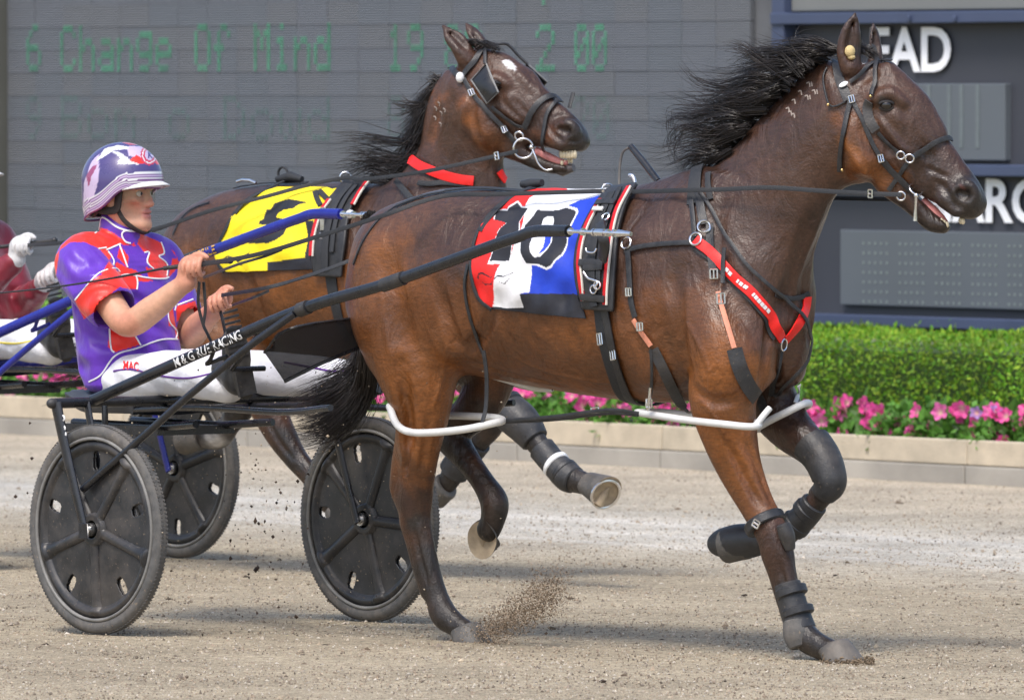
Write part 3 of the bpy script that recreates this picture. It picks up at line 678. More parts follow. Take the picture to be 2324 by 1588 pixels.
FONT = {'C': '01110 10001 10000 10000 10000 10001 01110', 'h': '10000 10000 10110 11001 10001 10001 10001', 'a': '00000 00000 01110 00001 01111 10001 01111', 'n': '00000 00000 10110 11001 10001 10001 10001',
 'g': '00000 01111 10001 10001 01111 00001 01110', 'e': '00000 00000 01110 10001 11111 10000 01110', 'O': '01110 10001 10001 10001 10001 10001 01110', 'f': '00110 01001 01000 11100 01000 01000 01000', 'M': '10001 11011 10101 10101 10001 10001 10001',
 'i': '00100 00000 01100 00100 00100 00100 01110', 'd': '00001 00001 01101 10011 10001 10001 01111', '6': '00110 01000 10000 11110 10001 10001 01110', '1': '00100 01100 00100 00100 00100 00100 01110', '9': '01110 10001 10001 01111 00001 00010 01100',
 '0': '01110 10001 10011 10101 11001 10001 01110', '2': '01110 10001 00001 00010 00100 01000 11111', '.': '00000 00000 00000 00000 00000 01100 01100', '7': '11111 00001 00010 00100 01000 01000 01000', '8': '01110 10001 10001 01110 10001 10001 01110',
 'B': '11110 10001 10001 11110 10001 10001 11110', 'o': '00000 00000 01110 10001 10001 10001 01110', 'm': '00000 00000 11010 10101 10101 10001 10001', 'l': '01100 00100 00100 00100 00100 00100 01110', 'D': '11100 10010 10001 10001 10001 10010 11100', 'w': '00000 00000 10001 10001 10101 10101 01010', 'r': '00000 00000 10110 11001 10000 10000 10000', 't': '01000 01000 11100 01000 01000 01001 00110', 's': '00000 00000 01110 10000 01110 00001 11110', 'k': '10000 10000 10010 10100 11000 10100 10010', ' ': '00000 ' * 7}
def led_row(name, words, v_top, v_bot, m, thin=1.0):
    mb = MB()
    for txt, ua, ub in words:
        sa, sb = bp_(ua, (v_top + v_bot) / 2)[0], bp_(ub, (v_top + v_bot) / 2)[0]; adv = (sb - sa) / (6 * len(txt) - 1); za, zb = bp_((ua + ub) / 2, v_top)[1], bp_((ua + ub) / 2, v_bot)[1]; dz = (za - zb) / 7
        for ci, ch in enumerate(txt):
            for ry, row in enumerate(FONT.get(ch, FONT[' ']).split()[:7]):
                for cx, bit in enumerate(row):
                    if bit == '1':
                        s = sa + (ci * 6 + cx + .5) * adv; z = za - (ry + .5) * dz
                        for h in (-.28, 0.05, .38): mb.box((s, -.0195, z + h * dz), (adv * .62 * thin, .003, dz * .10 * thin))
    return tag(mb.build(name, m, vb, smooth=False), kind='stuff')
led_row('lit_text', [('6', 66, 100), ('Change Of Mind', 143, 757), ('19', 885, 968), ('80', 1015, 1100), ('2', 1222, 1266), ('00', 1310, 1384)], 56, 163, M['led_green'])
led_row('lit_text', [('9', 66, 100), ('Bombo Dowd', 143, 757), ('8', 885, 925), ('20', 1305, 1390)], 218, 318, M['led_dim'], .55)
led_row('lit_text', [('7', 1230, 1262)], -90, 14, M['led_green'])
b = MB(); sp0 = bp_(-60, 400)[0]; sp1 = bp_(19, 400)[0]; b.box(((sp0 + sp1) / 2, .1, 2.2), (sp1 - sp0, .6, 4.4)); o = b.build('pillar', M['pillar'], smooth=False); o.matrix_world = BOARD; tag(o, 'olive grey pillar at the left end of the display board', 'pillar')
rb = thing('results_board', 'dark tote board with white LEAD and MARGIN lettering', 'scoreboard', mat=BOARD)
def rect(name, u0, v0, u1, v1, m, y0, y1, uref=2050):
    vm = (v0 + v1) / 2; sa, sb = bp_(u0, vm)[0], bp_(u1, vm)[0]; za, zb = bp_(uref, v1)[1], bp_(uref, v0)[1]
    b = MB(); b.box(((sa + sb) / 2, (y0 + y1) / 2, (za + zb) / 2), (sb - sa, y1 - y0, zb - za)); o = b.build(name, m, rb, smooth=False)
    md = o.modifiers.new('bevel', 'BEVEL'); md.width = .006; md.segments = 2; return o
rect('backing', 1768, -160, 2760, 760, M['board_dark'], .05, .45)
rect('header_panel', 1796, -150, 2700, 24, M['header'], 0, .06)
rect('frame_rail', 1768, 27, 2760, 54, M['board_frame'], -.06, .06)
rect('frame_rail', 1768, 372, 2760, 398, M['board_frame'], -.06, .06)
rect('frame_rail', 1768, 717, 2760, 742, M['board_frame'], -.06, .06)
for ua, ub in ((1766, 1794),): rect('frame_post', ua, -160, ub, 760, M['board_frame'], -.045, .07)
for u, v in ((2086, 42), (2190, 43), (2196, 385)): rect('rail_bracket', u - 3, v - 7, u + 4, v + 7, M['board_frame'], -.075, -.061, u)
rect('display_window', 1985, 190, 2276, 364, M['window'], .012, .08, 2130)
rect('display_window', 1902, 525, 2700, 698, M['window'], .012, .08, 2120)
def board_text(txt, u0, u1, v0, v1, m):
    vm = (v0 + v1) / 2; sa, sb = bp_(u0, vm)[0], bp_(u1, vm)[0]; za, zb = bp_((u0 + u1) / 2, v1)[1], bp_((u0 + u1) / 2, v0)[1]
    V, Fc = text2d(txt, .022); V[:, 0] *= (sb - sa) / V[:, 0].max(); V[:, 1] *= zb - za
    # one object per letter: split the flat mesh by connected faces, then give it thickness
    W_ = [text2d(txt[:i + 1], .022)[0][:, 0].max() for i in range(len(txt))]; tot = W_[-1]
    cuts = [0] + [w / tot * (sb - sa) + .012 for w in W_]
    cx = np.array([V[list(f), 0].mean() for f in Fc])
    fmax = np.array([V[list(f), 0].max() for f in Fc])
    for i in range(len(txt)):
        fs = [f for f, x in zip(Fc, fmax) if cuts[i] < x <= cuts[i + 1]]
        if not fs: continue
        used = sorted({j for f in fs for j in f}); ix = {j: q for q, j in enumerate(used)}
        me = np_mesh('letter', [(sa + V[j, 0], .03, za + V[j, 1]) for j in used], [tuple(ix[j] for j in f) for f in fs], False)
        o = link('letter', me, m, rb); md = o.modifiers.new('thick', 'SOLIDIFY'); md.thickness = .003; md.offset = 0
M['letter'] = mat('white_letter', (.93, .93, .96), .5, var=.02, emit=None)
board_text('LEAD', 1918, 2147, 62, 161, M['letter']); board_text('MARGIN', 2078, 2464, 405, 503, M['letter'])
dots = MB()
for c in range(5):
    for x in range(5):
        for y in range(7):
            u = 1956 + c * 82.5 + x * 13.2; v = 552 + y * 22 + (u - 1956) * .02; s, z = bp_(u, v); dots.box((s, .0108, z), (.014, .0028, .014))
tag(dots.build('unlit_dots', M['led_faint'], rb, smooth=False), kind='stuff')
segs = MB()
for u in (2068, 2104, 2150, 2178, 2215):
    for v in (228, 300): s, z = bp_(u, v); segs.box((s, .0105, z), (.03, .004, .16))
segs.build('unlit_digits', M['digit'], rb, smooth=False)
# ================================================================== HORSES
def build_body(fr, hd, D, h=.0075):
    """D: picture outlines with side offsets -> one continuous body mesh in the frame fr (hd: plane the head lies in)"""
    L = lambda u, v, b=0.: fr.P(u, v, b)
    H = lambda u, v, b=0.: fr.loc(hd.world(u, v, b))
    hside = fr.loc(fr.o + hd.B)                       # head's sideways direction in body space
    side = np.array([0, -1., 0])
    def rib(top, bot, hw): return np.concatenate([(top + bot) / 2, [np.linalg.norm(top - bot) / 2, hw]])
    trunk = np.array([rib(L(u, a), L(u, b), hw) for u, a, b, hw in D['trunk']])
    neck = np.array([rib(L(a[0], a[1], b), L(c[0], c[1], b), hw) for a, c, b, hw in D['neck']])
    head = np.array([rib(H(*a), H(*c), hw) for a, c, hw in D['head']])
    jaw = np.array([np.concatenate([H(u, v), [r, r2]]) for u, v, r, r2 in D['jaw']])
    legs = [np.array([np.concatenate([L(u, v, b), [r, r * .88]]) for u, v, b, r in lg]) for lg in D['legs']]
    ears = [[np.concatenate([H(u, v, b), [r, r2]]) for u, v, b, r, r2 in e] for e in D['ears']]
    allp = np.concatenate([trunk, neck, head, jaw] + legs + [np.array(e) for e in ears])
    lo = (allp[:, :3] - allp[:, 3:].max(1)[:, None]).min(0) - .06; hi = (allp[:, :3] + allp[:, 3:].max(1)[:, None]).max(0) + .06
    f = Field(lo, hi, h)
    f.chain(trunk, .02, side, 6, cap=.06)
    for pts, r, r2 in D['muscle']:                    # both sides
        P = np.array([np.concatenate([L(*p), [q, q2]]) for p, q, q2 in zip(pts, r, r2)])
        f.chain(P, .09, side, 4); f.chain(mirror(P) if True else P, .09, side, 4)
    f.chain(neck, .10, side, 5, cap=.05)
    for lg in legs: f.chain(lg, .05, side, 5)
    for pts in D.get('tendon', []):
        f.chain([np.concatenate([L(u, v, b), [r, r]]) for u, v, b, r in pts], .045, None, 3)
    for pts, k in D.get('groove', []):                # shallow furrows between muscles
        f.chain([np.concatenate([L(u, v, b), [r, r]]) for u, v, b, r in pts], k, None, 3, 'sub')
    f.chain(head, .05, hside, 6, cap=.035)
    f.chain(jaw, .03, hside, 5)
    for pts, k in D['head_add']:
        for sg in (1, -1):
            f.chain([np.concatenate([H(u, v, b * sg), [r, r]]) for u, v, b, r in pts], k, None, 3)
    for pts, k in D['head_cut']:
        for sg in (1, -1):
            f.chain([np.concatenate([H(u, v, b * sg), [r, r]]) for u, v, b, r in pts], k, None, 3, 'sub')
    for pts, k in D['mouth']:
        f.chain([np.concatenate([H(u, v, 0), [r, r2]]) for u, v, r, r2 in pts], k, hside, 3, 'sub', cap=.01)
    for e, inner in zip(ears, D['ear_in']):
        f.chain(e, .02, fr.loc(fr.o + unit(hd.A * inner[0][5] + hd.B * inner[0][6])), 5)
        f.chain([np.concatenate([H(u, v, b), [r, r2]]) for u, v, b, r, r2, _, _ in inner], .006, fr.loc(fr.o + unit(hd.A * inner[0][5] + hd.B * inner[0][6])), 4, 'sub')
    V, Fc = f.mesh(2)
    return V, Fc, L, H
BAY = (.125, .044, .0125); DARK = (.037, .018, .0125); RED = (.205, .069, .0145); BLACK = (.018, .0145, .013); SOOT = (.058, .027, .017)
def hoof(mb, top, bot, fwd, rt, rb, m=0, sole=None, nb=None):  # horn wall from coronet to sole, longer at the toe
    top = v3(top); bot = v3(bot); ax = unit(bot - top); nb = ax if nb is None else unit(nb); nt_ = unit(ax + nb * .5); V = []; n = 24
    rows = [(0, .86), (.04, 1.0), (.12, 1.04), (.35, 1.0), (.7, 1.0), (.95, 1.0), (1., .98)]
    for t, q in rows:
        nn = unit(nt_ * (1 - t) + nb * t); fw = unit(v3(fwd) - nn * (v3(fwd) @ nn)); sd = np.cross(nn, fw); r = (rt + (rb - rt) * t ** .85) * q
        for j in range(n):
            w = 2 * math.pi * j / n; c, s_ = math.cos(w), math.sin(w); V.append(top + (bot - top) * t + fw * c * r * (.86 if c < 0 else 1.1) + sd * s_ * r * .95)
    Fc = [(i * n + j, i * n + (j + 1) % n, (i + 1) * n + (j + 1) % n, (i + 1) * n + j) for i in range(len(rows) - 1) for j in range(n)]
    mb.add(V, Fc + [tuple(range(n))], m)
    fw = unit(v3(fwd) - nb * (v3(fwd) @ nb)); c0 = bot - nb * (.010 if sole is None else .005)     # hollow sole with frog
    V2 = V[-n:] + [tuple(c0 + (v3(p) - bot) * .82) for p in V[-n:]]
    mb.add(V2, [(j, (j + 1) % n, n + (j + 1) % n, n + j) for j in range(n)] + [tuple(range(n, 2 * n))], m if sole is None else sole)
    if sole is not None: mb.tube([c0 - fw * rb * .7, c0 - fw * rb * .2, c0 + fw * rb * .4], [rb * .36, rb * .26, rb * .06], 8, sole)
    return fw, nb
H1 = Frame(1.115 - .03, 31.52 - .02, 43)
_poll = H1.world(1905, 120, -.04)
HD1 = Frame(_poll[0], _poll[1], 17, 0)
D1 = dict(
 trunk=[(868, 510, 690, .10), (905, 472, 790, .19), (980, 437, 835, .245), (1080, 423, 850, .265), (1200, 431, 872, .285), (1320, 437, 893, .295), (1420, 430, 908, .285), (1500, 413, 914, .262), (1575, 403, 905, .225), (1640, 420, 880, .185), (1680, 490, 850, .145), (1704, 570, 810, .105)],
 neck=[((1602, 410), (1735, 750), 0, .15), ((1650, 357), (1772, 672), 0, .125), ((1695, 305), (1815, 585), -.005, .108), ((1745, 250), (1855, 488), -.015, .094), ((1802, 192), (1894, 408), -.03, .088), ((1852, 146), (1908, 356), -.04, .08), ((1895, 120), (1935, 300), -.045, .07)],
 head=[((1925, 118), (1893, 345), .072), ((1985, 122), (1905, 400), .088), ((2030, 155), (1945, 417), .094), ((2066, 190), (1985, 428), .09), ((2098, 238), (2022, 440), .076), ((2130, 285), (2052, 452), .064), ((2162, 330), (2085, 452), .056), ((2195, 375), (2122, 458), .053), ((2222, 415), (2160, 480), .056), ((2231, 443), (2188, 496), .05)],
 jaw=[(2020, 418, .04, .05), (2060, 452, .034, .042), (2090, 480, .032, .038), (2115, 503, .032, .036), (2140, 512, .026, .032)],
 legs=[
  [(1600, 700, .15, .12), (1650, 800, .165, .13), (1640, 900, .155, .115), (1655, 985, .14, .095), (1678, 1060, .125, .076), (1715, 1140, .11, .06), (1745, 1195, .105, .056), (1766, 1250, .10, .053), (1781, 1300, .095, .040), (1797, 1360, .09, .037), (1812, 1410, .088, .04), (1830, 1446, .085, .046), (1860, 1466, .085, .041), (1885, 1478, .085, .040)],
  [(900, 600, .13, .15), (915, 720, .14, .17), (945, 830, .15, .145), (957, 930, .145, .1), (952, 1010, .13, .075), (948, 1075, .115, .062), (945, 1125, .105, .058), (950, 1185, .095, .045), (968, 1270, .085, .040), (988, 1340, .075, .038), (1006, 1392, .07, .047), (1036, 1418, .066, .039), (1052, 1430, .064, .04)],
  [(1000, 640, -.14, .14), (1070, 780, -.16, .13), (1110, 850, -.16, .095), (1085, 920, -.14, .075), (1040, 965, -.13, .06), (1032, 1000, -.12, .057), (1062, 1045, -.12, .044), (1097, 1095, -.12, .041), (1122, 1140, -.12, .050), (1118, 1180, -.12, .043), (1108, 1203, -.12, .042)],
  [(1680, 770, -.11, .10), (1730, 880, -.135, .10), (1785, 962, -.145, .08), (1835, 1010, -.135, .062), (1868, 1046, -.13, .053), (1882, 1088, -.125, .047), (1852, 1140, -.12, .037), (1815, 1183, -.115, .035), (1775, 1213, -.11, .047), (1735, 1226, -.11, .04), (1710, 1230, -.11, .04)],
 ],
 tendon=[[(925, 985, .13, .03), (908, 1040, .125, .026), (904, 1085, .118, .028), (906, 1112, .11, .03), (922, 1150, .1, .026), (938, 1185, .094, .02)], [(925, 1190, .093, .017), (945, 1270, .084, .016), (968, 1340, .075, .018)], [(1752, 1265, .1, .018), (1768, 1330, .092, .017), (1793, 1400, .088, .018)], [(1008, 975, -.125, .026), (1012, 1000, -.12, .022)]],
 muscle=[([(905, 570, .12), (965, 555, .14), (1060, 555, .13)], (.09, .11, .1), (.07, .08, .07)),
         ([(880, 560, .12), (880, 680, .13), (900, 800, .13)], (.12, .14, .1), (.09, .1, .08)),
         ([(1000, 640, .18), (1040, 760, .19)], (.13, .1), (.07, .06)),
         ([(1545, 500, .11), (1590, 580, .15), (1625, 690, .155)], (.09, .11, .10), (.05, .065, .06)),
         ([(1500, 560, .16), (1480, 700, .19), (1520, 820, .17)], (.12, .16, .12), (.06, .08, .07)),
         ([(1672, 630, .10), (1682, 720, .11), (1668, 830, .11)], (.085, .092, .075), (.05, .055, .05)),
         ([(1722, 760, .05), (1722, 845, .06)], (.065, .052), (.045, .042))],
 groove=[([(1010, 620, .33, .02), (1035, 720, .32, .025), (1042, 800, .29, .03)], .06), ([(1700, 1010, .17, .014), (1720, 1080, .155, .012), (1745, 1150, .14, .01)], .03),
         ([(905, 830, .28, .018), (925, 920, .23, .016), (930, 1000, .19, .014)], .04), ([(1752, 750, .0, .02), (1745, 860, .0, .022)], .05)],
 head_add=[([(1988, 225, .082, .022), (2020, 212, .082, .02), (2048, 232, .075, .016)], .02), ([(2030, 262, .075, .018), (2070, 310, .064, .014), (2095, 345, .05, .01)], .02), ([(1940, 300, .062, .05), (1962, 360, .066, .05)], .04), ([(2168, 440, .042, .024), (2195, 420, .048, .02), (2212, 440, .044, .018), (2200, 462, .045, .02)], .02), ([(1950, 180, .06, .04)], .04), ([(2140, 455, .04, .02), (2170, 478, .042, .02)], .03)],
 head_cut=[([(2013, 240, .102, .016)], .012), ([(2192, 443, .06, .017), (2178, 438, .058, .012)], .012), ([(1985, 262, .105, .016), (1975, 250, .1, .012)], .03), ([(2110, 360, .078, .014), (2090, 395, .08, .012)], .04)],
 mouth=[([(2078, 437, .006, .06), (2110, 462, .008, .06), (2140, 486, .011, .06), (2180, 514, .017, .06)], .008)],
 ears=[[(1930, 155, .052, .034, .03), (1926, 115, .056, .040, .022), (1932, 70, .056, .033, .016), (1942, 28, .05, .006, .005)], [(1985, 150, -.045, .032, .028), (1986, 115, -.055, .034, .02), (1984, 80, -.06, .027, .014), (1982, 54, -.058, .006, .005)]],
 ear_in=[[(1934, 135, .092, .014, .03, .55, 1), (1931, 110, .092, .022, .036, .55, 1), (1935, 80, .086, .017, .034, .55, 1), (1941, 48, .075, .006, .03, .55, 1)], [(1994, 130, -.03, .012, .03, 1, .2), (1994, 100, -.04, .014, .03, 1, .2), (1990, 75, -.05, .006, .03, 1, .2)]])
def relief(fr, V, Fc, lines):                      # muscle furrows and veins: the surface moved in or out along picture lines
    sk = Skin(V, Fc, fr); V = V.copy()
    for px, w, h in lines:
        try: P, Nn = sk.path(px, 0, 4, 1)
        except Exception: continue
        for sg in (1, -1):
            Q = P * np.array([1, sg, 1]); NN = Nn * np.array([1, sg, 1]); lo, hi = Q.min(0) - w, Q.max(0) + w; idx = np.where(((V > lo) & (V < hi)).all(1))[0]
            if not len(idx): continue
            d = np.linalg.norm(V[idx][:, None] - Q[None], axis=2); j = d.argmin(1); dm = d[np.arange(len(idx)), j]; e = np.minimum(1, np.minimum(j, len(Q) - 1 - j) / (len(Q) * .25 + 1e-6))
            V[idx] += NN[j] * (1.5 * h * np.clip(1 - (dm / w) ** 2, 0, 1) ** 1.5 * e)[:, None]
    return V
V1, F1, L1, HL1 = build_body(H1, HD1, D1)
zz1 = lambda *p: [z1(x, y) for x, y in p]
V1 = relief(H1, V1, F1, [([(1530, 600), (1540, 740), (1575, 870)], .045, -.010), ([(1560, 870), (1620, 910), (1690, 900)], .03, -.008), ([(1752, 700), (1742, 790), (1724, 900)], .03, -.012), ([(1868, 430), (1805, 610), (1758, 730)], .04, -.008), ([(1640, 420), (1625, 540), (1665, 680), (1700, 800)], .05, -.009),
 ([(1640, 980), (1690, 1085), (1735, 1165)], .018, -.008), ([(1690, 990), (1735, 1095), (1762, 1165)], .016, -.007), ([(1665, 985), (1712, 1085), (1748, 1160)], .012, .004), ([(880, 560), (900, 700), (930, 840)], .06, -.010), ([(985, 620), (1022, 750), (1042, 800)], .04, -.012), ([(905, 860), (930, 950), (928, 1060)], .028, -.008), ([(926, 990), (917, 1085)], .016, -.010), ([(975, 930), (965, 1010), (955, 1080)], .018, -.006),
 ([(936, 1180), (952, 1260), (975, 1340)], .012, -.006), ([(1766, 1265), (1782, 1330), (1802, 1395)], .012, -.006), ([(1045, 800), (1085, 770), (1125, 700)], .035, -.012), ([(1060, 820), (1160, 850), (1300, 880)], .02, -.005),
 ([(1130, 790), (1220, 835), (1330, 862), (1420, 870)], .010, .004), ([(1590, 900), (1630, 960), (1675, 1050), (1720, 1150)], .009, .005), ([(1540, 700), (1580, 770), (1610, 850), (1605, 930)], .010, .004), ([(1480, 690), (1500, 790), (1545, 880)], .05, -.006), ([(1000, 690), (1015, 780), (1000, 870), (975, 950)], .010, .004), ([(860, 700), (885, 790), (905, 900)], .012, .003),
 (zz1((800, 720), (880, 830), (960, 930), (1030, 985)), .014, .007), (zz1((790, 800), (860, 920), (920, 990)), .022, -.006), (zz1((950, 760), (1060, 900), (1160, 1020)), .03, -.006), (zz1((1100, 1050), (1190, 1100), (1280, 1130)), .012, -.005), (zz1((1150, 1130), (1230, 1190), (1300, 1300), (1400, 1330)), .016, -.006), (zz1((960, 1030), (1030, 1120), (1050, 1200)), .010, .004), (zz1((600, 820), (640, 960), (720, 1080), (840, 1160)), .02, .005), (zz1((680, 720), (760, 900), (820, 1060)), .03, -.005), (zz1((700, 530), (760, 480), (840, 470)), .025, -.006),
 (zz1((1000, 870), (1080, 980), (1120, 1100)), .008, .0035), (zz1((900, 960), (980, 1080), (1010, 1160)), .008, .0035)] + [([(u, 640), (u + 12, 730), (u + 40, 800)], .028, -.0035) for u in (1130, 1180, 1230, 1280, 1330)])
def coat(V, L, H, D, extra):
    n = []
    for u, a, b, hw in D['trunk']: n += [(L(u, a * .7 + b * .3, hw * .8), .22, SOOT), (L(u, a, 0), .16, DARK)]
    for u, a, b, hw in D['trunk'][2:8]: n += [(L(u, a * .25 + b * .75, hw * .8), .2, BAY), (L(u, b, 0), .12, RED)]
    n = [(mirror(p) if s else p, r, c) for p, r, c in n for s in (0, 1)]
    for a, c, b, hw in D['neck'][:6]: n += [(L(a[0] * .6 + c[0] * .4, a[1] * .6 + c[1] * .4, s * hw), .17, SOOT) for s in (1, -1)] + [(L(a[0], a[1], b), .07, DARK), (L(*c, b), .07, DARK)]
    for (a, c, hw), col in zip(D['head'], [SOOT, BAY, SOOT, SOOT, SOOT, DARK, DARK, DARK, BLACK, BLACK]):
        n += [(H(a[0] * .5 + c[0] * .5, a[1] * .5 + c[1] * .5, s * hw), .075, col) for s in (1, -1)] + [(H(*a), .055, SOOT if col is not BLACK else BLACK)]
    for u, v, r, r2 in D['jaw'][1:]: n.append((H(u, v), .05, BLACK))
    for e in D['ears']: n += [(H(u, v, b), .045, DARK) for u, v, b, r, r2 in e[1:]]
    for p, r, c in extra: n.append((p, r, c))
    Wp = V + .022 * np.stack([np.sin(V[:, 2] * 31 + 2 * np.sin(V[:, 0] * 17)), np.sin(V[:, 0] * 27 + V[:, 2] * 13), np.sin(V[:, 0] * 37 + 2 * np.sin(V[:, 2] * 23))], 1) + .009 * np.stack([np.sin(V[:, 2] * 90 + V[:, 1] * 50), np.sin(V[:, 0] * 80), np.sin(V[:, 0] * 110 + V[:, 2] * 60)], 1)
    return blend_cols(Wp, n, SOOT, 4)
ex = []
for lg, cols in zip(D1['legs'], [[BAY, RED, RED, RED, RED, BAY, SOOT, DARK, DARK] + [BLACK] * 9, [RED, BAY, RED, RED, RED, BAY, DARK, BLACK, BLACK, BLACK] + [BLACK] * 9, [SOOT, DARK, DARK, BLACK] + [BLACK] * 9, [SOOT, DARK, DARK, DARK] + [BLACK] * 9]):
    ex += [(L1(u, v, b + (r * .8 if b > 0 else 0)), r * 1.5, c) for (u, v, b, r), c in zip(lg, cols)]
ex += [(L1(880, 640, .3), .15, RED), (L1(840, 600, .2), .12, RED), (L1(1480, 700, .3), .16, BAY), (L1(1545, 830, .28), .12, RED), (L1(1600, 900, .25), .12, RED), (L1(1300, 760, .3), .2, RED), (L1(1180, 760, .3), .2, BAY), (L1(1660, 600, .2), .14, SOOT), (L1(1700, 750, .2), .14, SOOT), (HL1(1945, 330, .09), .075, (.2, .068, .014)), (HL1(1960, 385, .08), .07, (.2, .066, .014)), (HL1(1925, 260, .09), .06, (.17, .058, .015)), (HL1(1990, 395, .08), .06, (.17, .058, .014)), (L1(1870, 230, .08), .06, RED), (HL1(2012, 240, .09), .035, BLACK), (HL1(2050, 300, .07), .05, DARK), (HL1(2192, 443, .06), .022, (.16, .05, .045)), (HL1(1934, 100, .07), .03, BLACK)]
me = np_mesh('body', V1, F1); C1 = coat(V1, L1, HL1, D1, ex); set_col(me, C1)
horse1 = thing('horse', 'bay horse with bare eye wearing the red, white and blue cloth number 10, in front', 'horse', H1)
link('body', me, M['coat_a'], horse1)
SK1 = Skin(V1, F1, H1)
def eye(sk, fr, u, v, parent, r=.021):
    p, n = sk.hit(u, v); mb = MB(); c = p - n * r * .28; mb.ball(c, r, 12); o = mb.build('eye', M['eye'], parent)
    t = unit(np.cross(n, [0, 0, 1])); upv = np.cross(t, n) * -1
    mb = MB(); a = np.linspace(-1.15, 1.15, 12)      # upper and lower lids
    upv = unit(np.cross(n, t)); upv = upv if upv[2] > 0 else -upv
    for s, rr in ((1, .006), (-1, .0045)):
        mb.tube([c + n * r * .62 * (.6 + .4 * math.cos(q)) + t * math.sin(q) * r * 1.15 + upv * s * math.cos(q) * r * (.62 if s > 0 else .72) for q in a], rr, 6)
    mb.build('eyelid', M['lid'], o); return o
M['lid'] = mat('dark_eyelid', (.014, .010, .009), .4, var=.2)
eye(SK1, H1, 2012, 239, horse1)
DN = np.array([0, 0, -1.]); TC1 = unit(H1.loc(CAM) - L1(1100, 1200, 0))
hf = MB(); hoof(hf, L1(1888, 1464, .085), L1(1915, 1502, .085), (1, 0, 0), .050, .070, nb=DN); hf.build('hoof', M['hoof'], horse1)
hf = MB(); hoof(hf, L1(1052, 1424, .064), L1(1072, 1458, .064), (1, 0, 0), .048, .068, nb=DN); hf.build('hoof', M['hoof'], horse1)
hf = MB(); hoof(hf, L1(1114, 1200, -.12), L1(1094, 1220, -.11), L1(1110, 1300, -.12) - L1(1112, 1200, -.12), .052, .066, 0, 1, nb=TC1 * 1.0 + np.array([-.62, 0, -.05])); o = hf.build('hoof', [M['hoof'], M['hoof_pale']], horse1); o['label'] = 'raised hoof with its pale sole showing'
hf = MB(); hoof(hf, L1(1702, 1228, -.11), L1(1650, 1232, -.11), L1(1650, 1300, -.11) - L1(1700, 1228, -.11), .048, .06); hf.build('hoof', M['hoof'], horse1)
# mouth
def mouth_bits(fr, H, parent, lower, upper, tongue):
    mb = MB()
    for (u0, v0), (u1, v1), n in (lower, upper):
        for i in range(n):
            t = (i + .5) / n; u, v = u0 + (u1 - u0) * t, v0 + (v1 - v0) * t
            for b in (.014, .004, -.008): mb.ball(H(u, v, b), .009, 5, sc=(.8, .8, 1.2))
    mb.build('teeth', M['tooth'], parent)
    mb = MB(); mb.tube([H(u, v, 0) for u, v in tongue], [.02, .022, .018, .01][:len(tongue)], 10, flat=.6); mb.build('tongue', M['gum'], parent)
mouth_bits(H1, HL1, horse1, ((2134, 500), (2152, 512), 3), ((2178, 500), (2188, 503), 2), [(2090, 458), (2116, 482), (2136, 500), (2148, 508)])
mb = MB(); mb.ball(HL1(1929, 117, .070), .017, 8, sc=(1, 1, 1.15)); mb.ball(HL1(1932, 130, .068), .012, 8, sc=(1.2, 1, .7)); mb.build('ear_plug', M['plug'], horse1)
# mane blown back, forelock, tail
lk = []
for q, (u, v) in enumerate([(1890, 108), (1878, 116), (1862, 130), (1846, 144), (1828, 160), (1812, 175), (1796, 192), (1780, 208), (1764, 225), (1746, 243), (1730, 260), (1714, 278), (1698, 296), (1682, 313), (1666, 330), (1650, 347), (1636, 362)]):
    g = random.uniform
    for tip in ([(u - 50, v - 18), (u - 105, v - 10), (u - 165, v + 14), (u - 225, v + 10)], [(u - 35, v + 6), (u - 80, v + 24), (u - 125, v + 36), (u - 160, v + 50)]):
        s = (.8 if q < 4 else 1.0) if q < 12 else .62; e1, e2 = g(-16, 16), g(-24, 24); b0 = g(-.01, .08)
        lk.append(([(u + 12, v + 4, -.03)] + [(u + (a - u) * s, v + (b - v) * s + e1 * i / 3 + e2 * (i / 3) ** 2, b0 - .02 * i) for i, (a, b) in enumerate(tip)], 24, .014, .034))
for pts in ([(1790, 200), (1720, 190), (1650, 205), (1580, 190), (1535, 150)], [(1770, 215), (1690, 225), (1600, 240), (1525, 215)], [(1740, 250), (1660, 255), (1575, 260), (1518, 268), (1520, 320)], [(1700, 290), (1620, 300), (1560, 290), (1530, 330), (1555, 385)], [(1690, 300), (1610, 330), (1570, 370), (1560, 395)], [(1800, 190), (1730, 140), (1680, 110), (1645, 112)], [(1820, 170), (1770, 120), (1710, 125), (1660, 160)], [(1660, 340), (1600, 375), (1570, 400)], [(1840, 150), (1800, 100), (1850, 88)]):
    lk.append(([(u, v, .06 - .02 * i) for i, (u, v) in enumerate(pts)], 30, .016, .03))
for q in range(110):
    u = random.uniform(1640, 1890); v = 110 + (1890 - u) * .98; a, b = random.uniform(.4, 1.1), random.uniform(-60, 50)
    lk.append(([(u + 10, v, -.02), (u - 80 * a, v - 15 + b * .2, .04), (u - 170 * a, v + b * .5, .03), (u - 250 * a, v + 20 + b + random.uniform(-40, 20), .0)], 2, .02, .04))
hair('mane', H1, lk, M['hair'], horse1, 4, .0014, 14, .011)
lk = [([HL1(1925, 112, -.01), HL1(1955, 108, 0.), HL1(1985, 128, 0.01)], 30, .02, .02), ([HL1(1930, 112, -.02), HL1(1975, 118, -.02), HL1(2015, 150, -.01)], 30, .02, .02)]
lk = [([np.append(p, 0) for p in a], b, c, d) for a, b, c, d in lk]
hair('forelock', H1, lk, M['hair'], horse1, 5, .0016, 8, .006)
lk = []
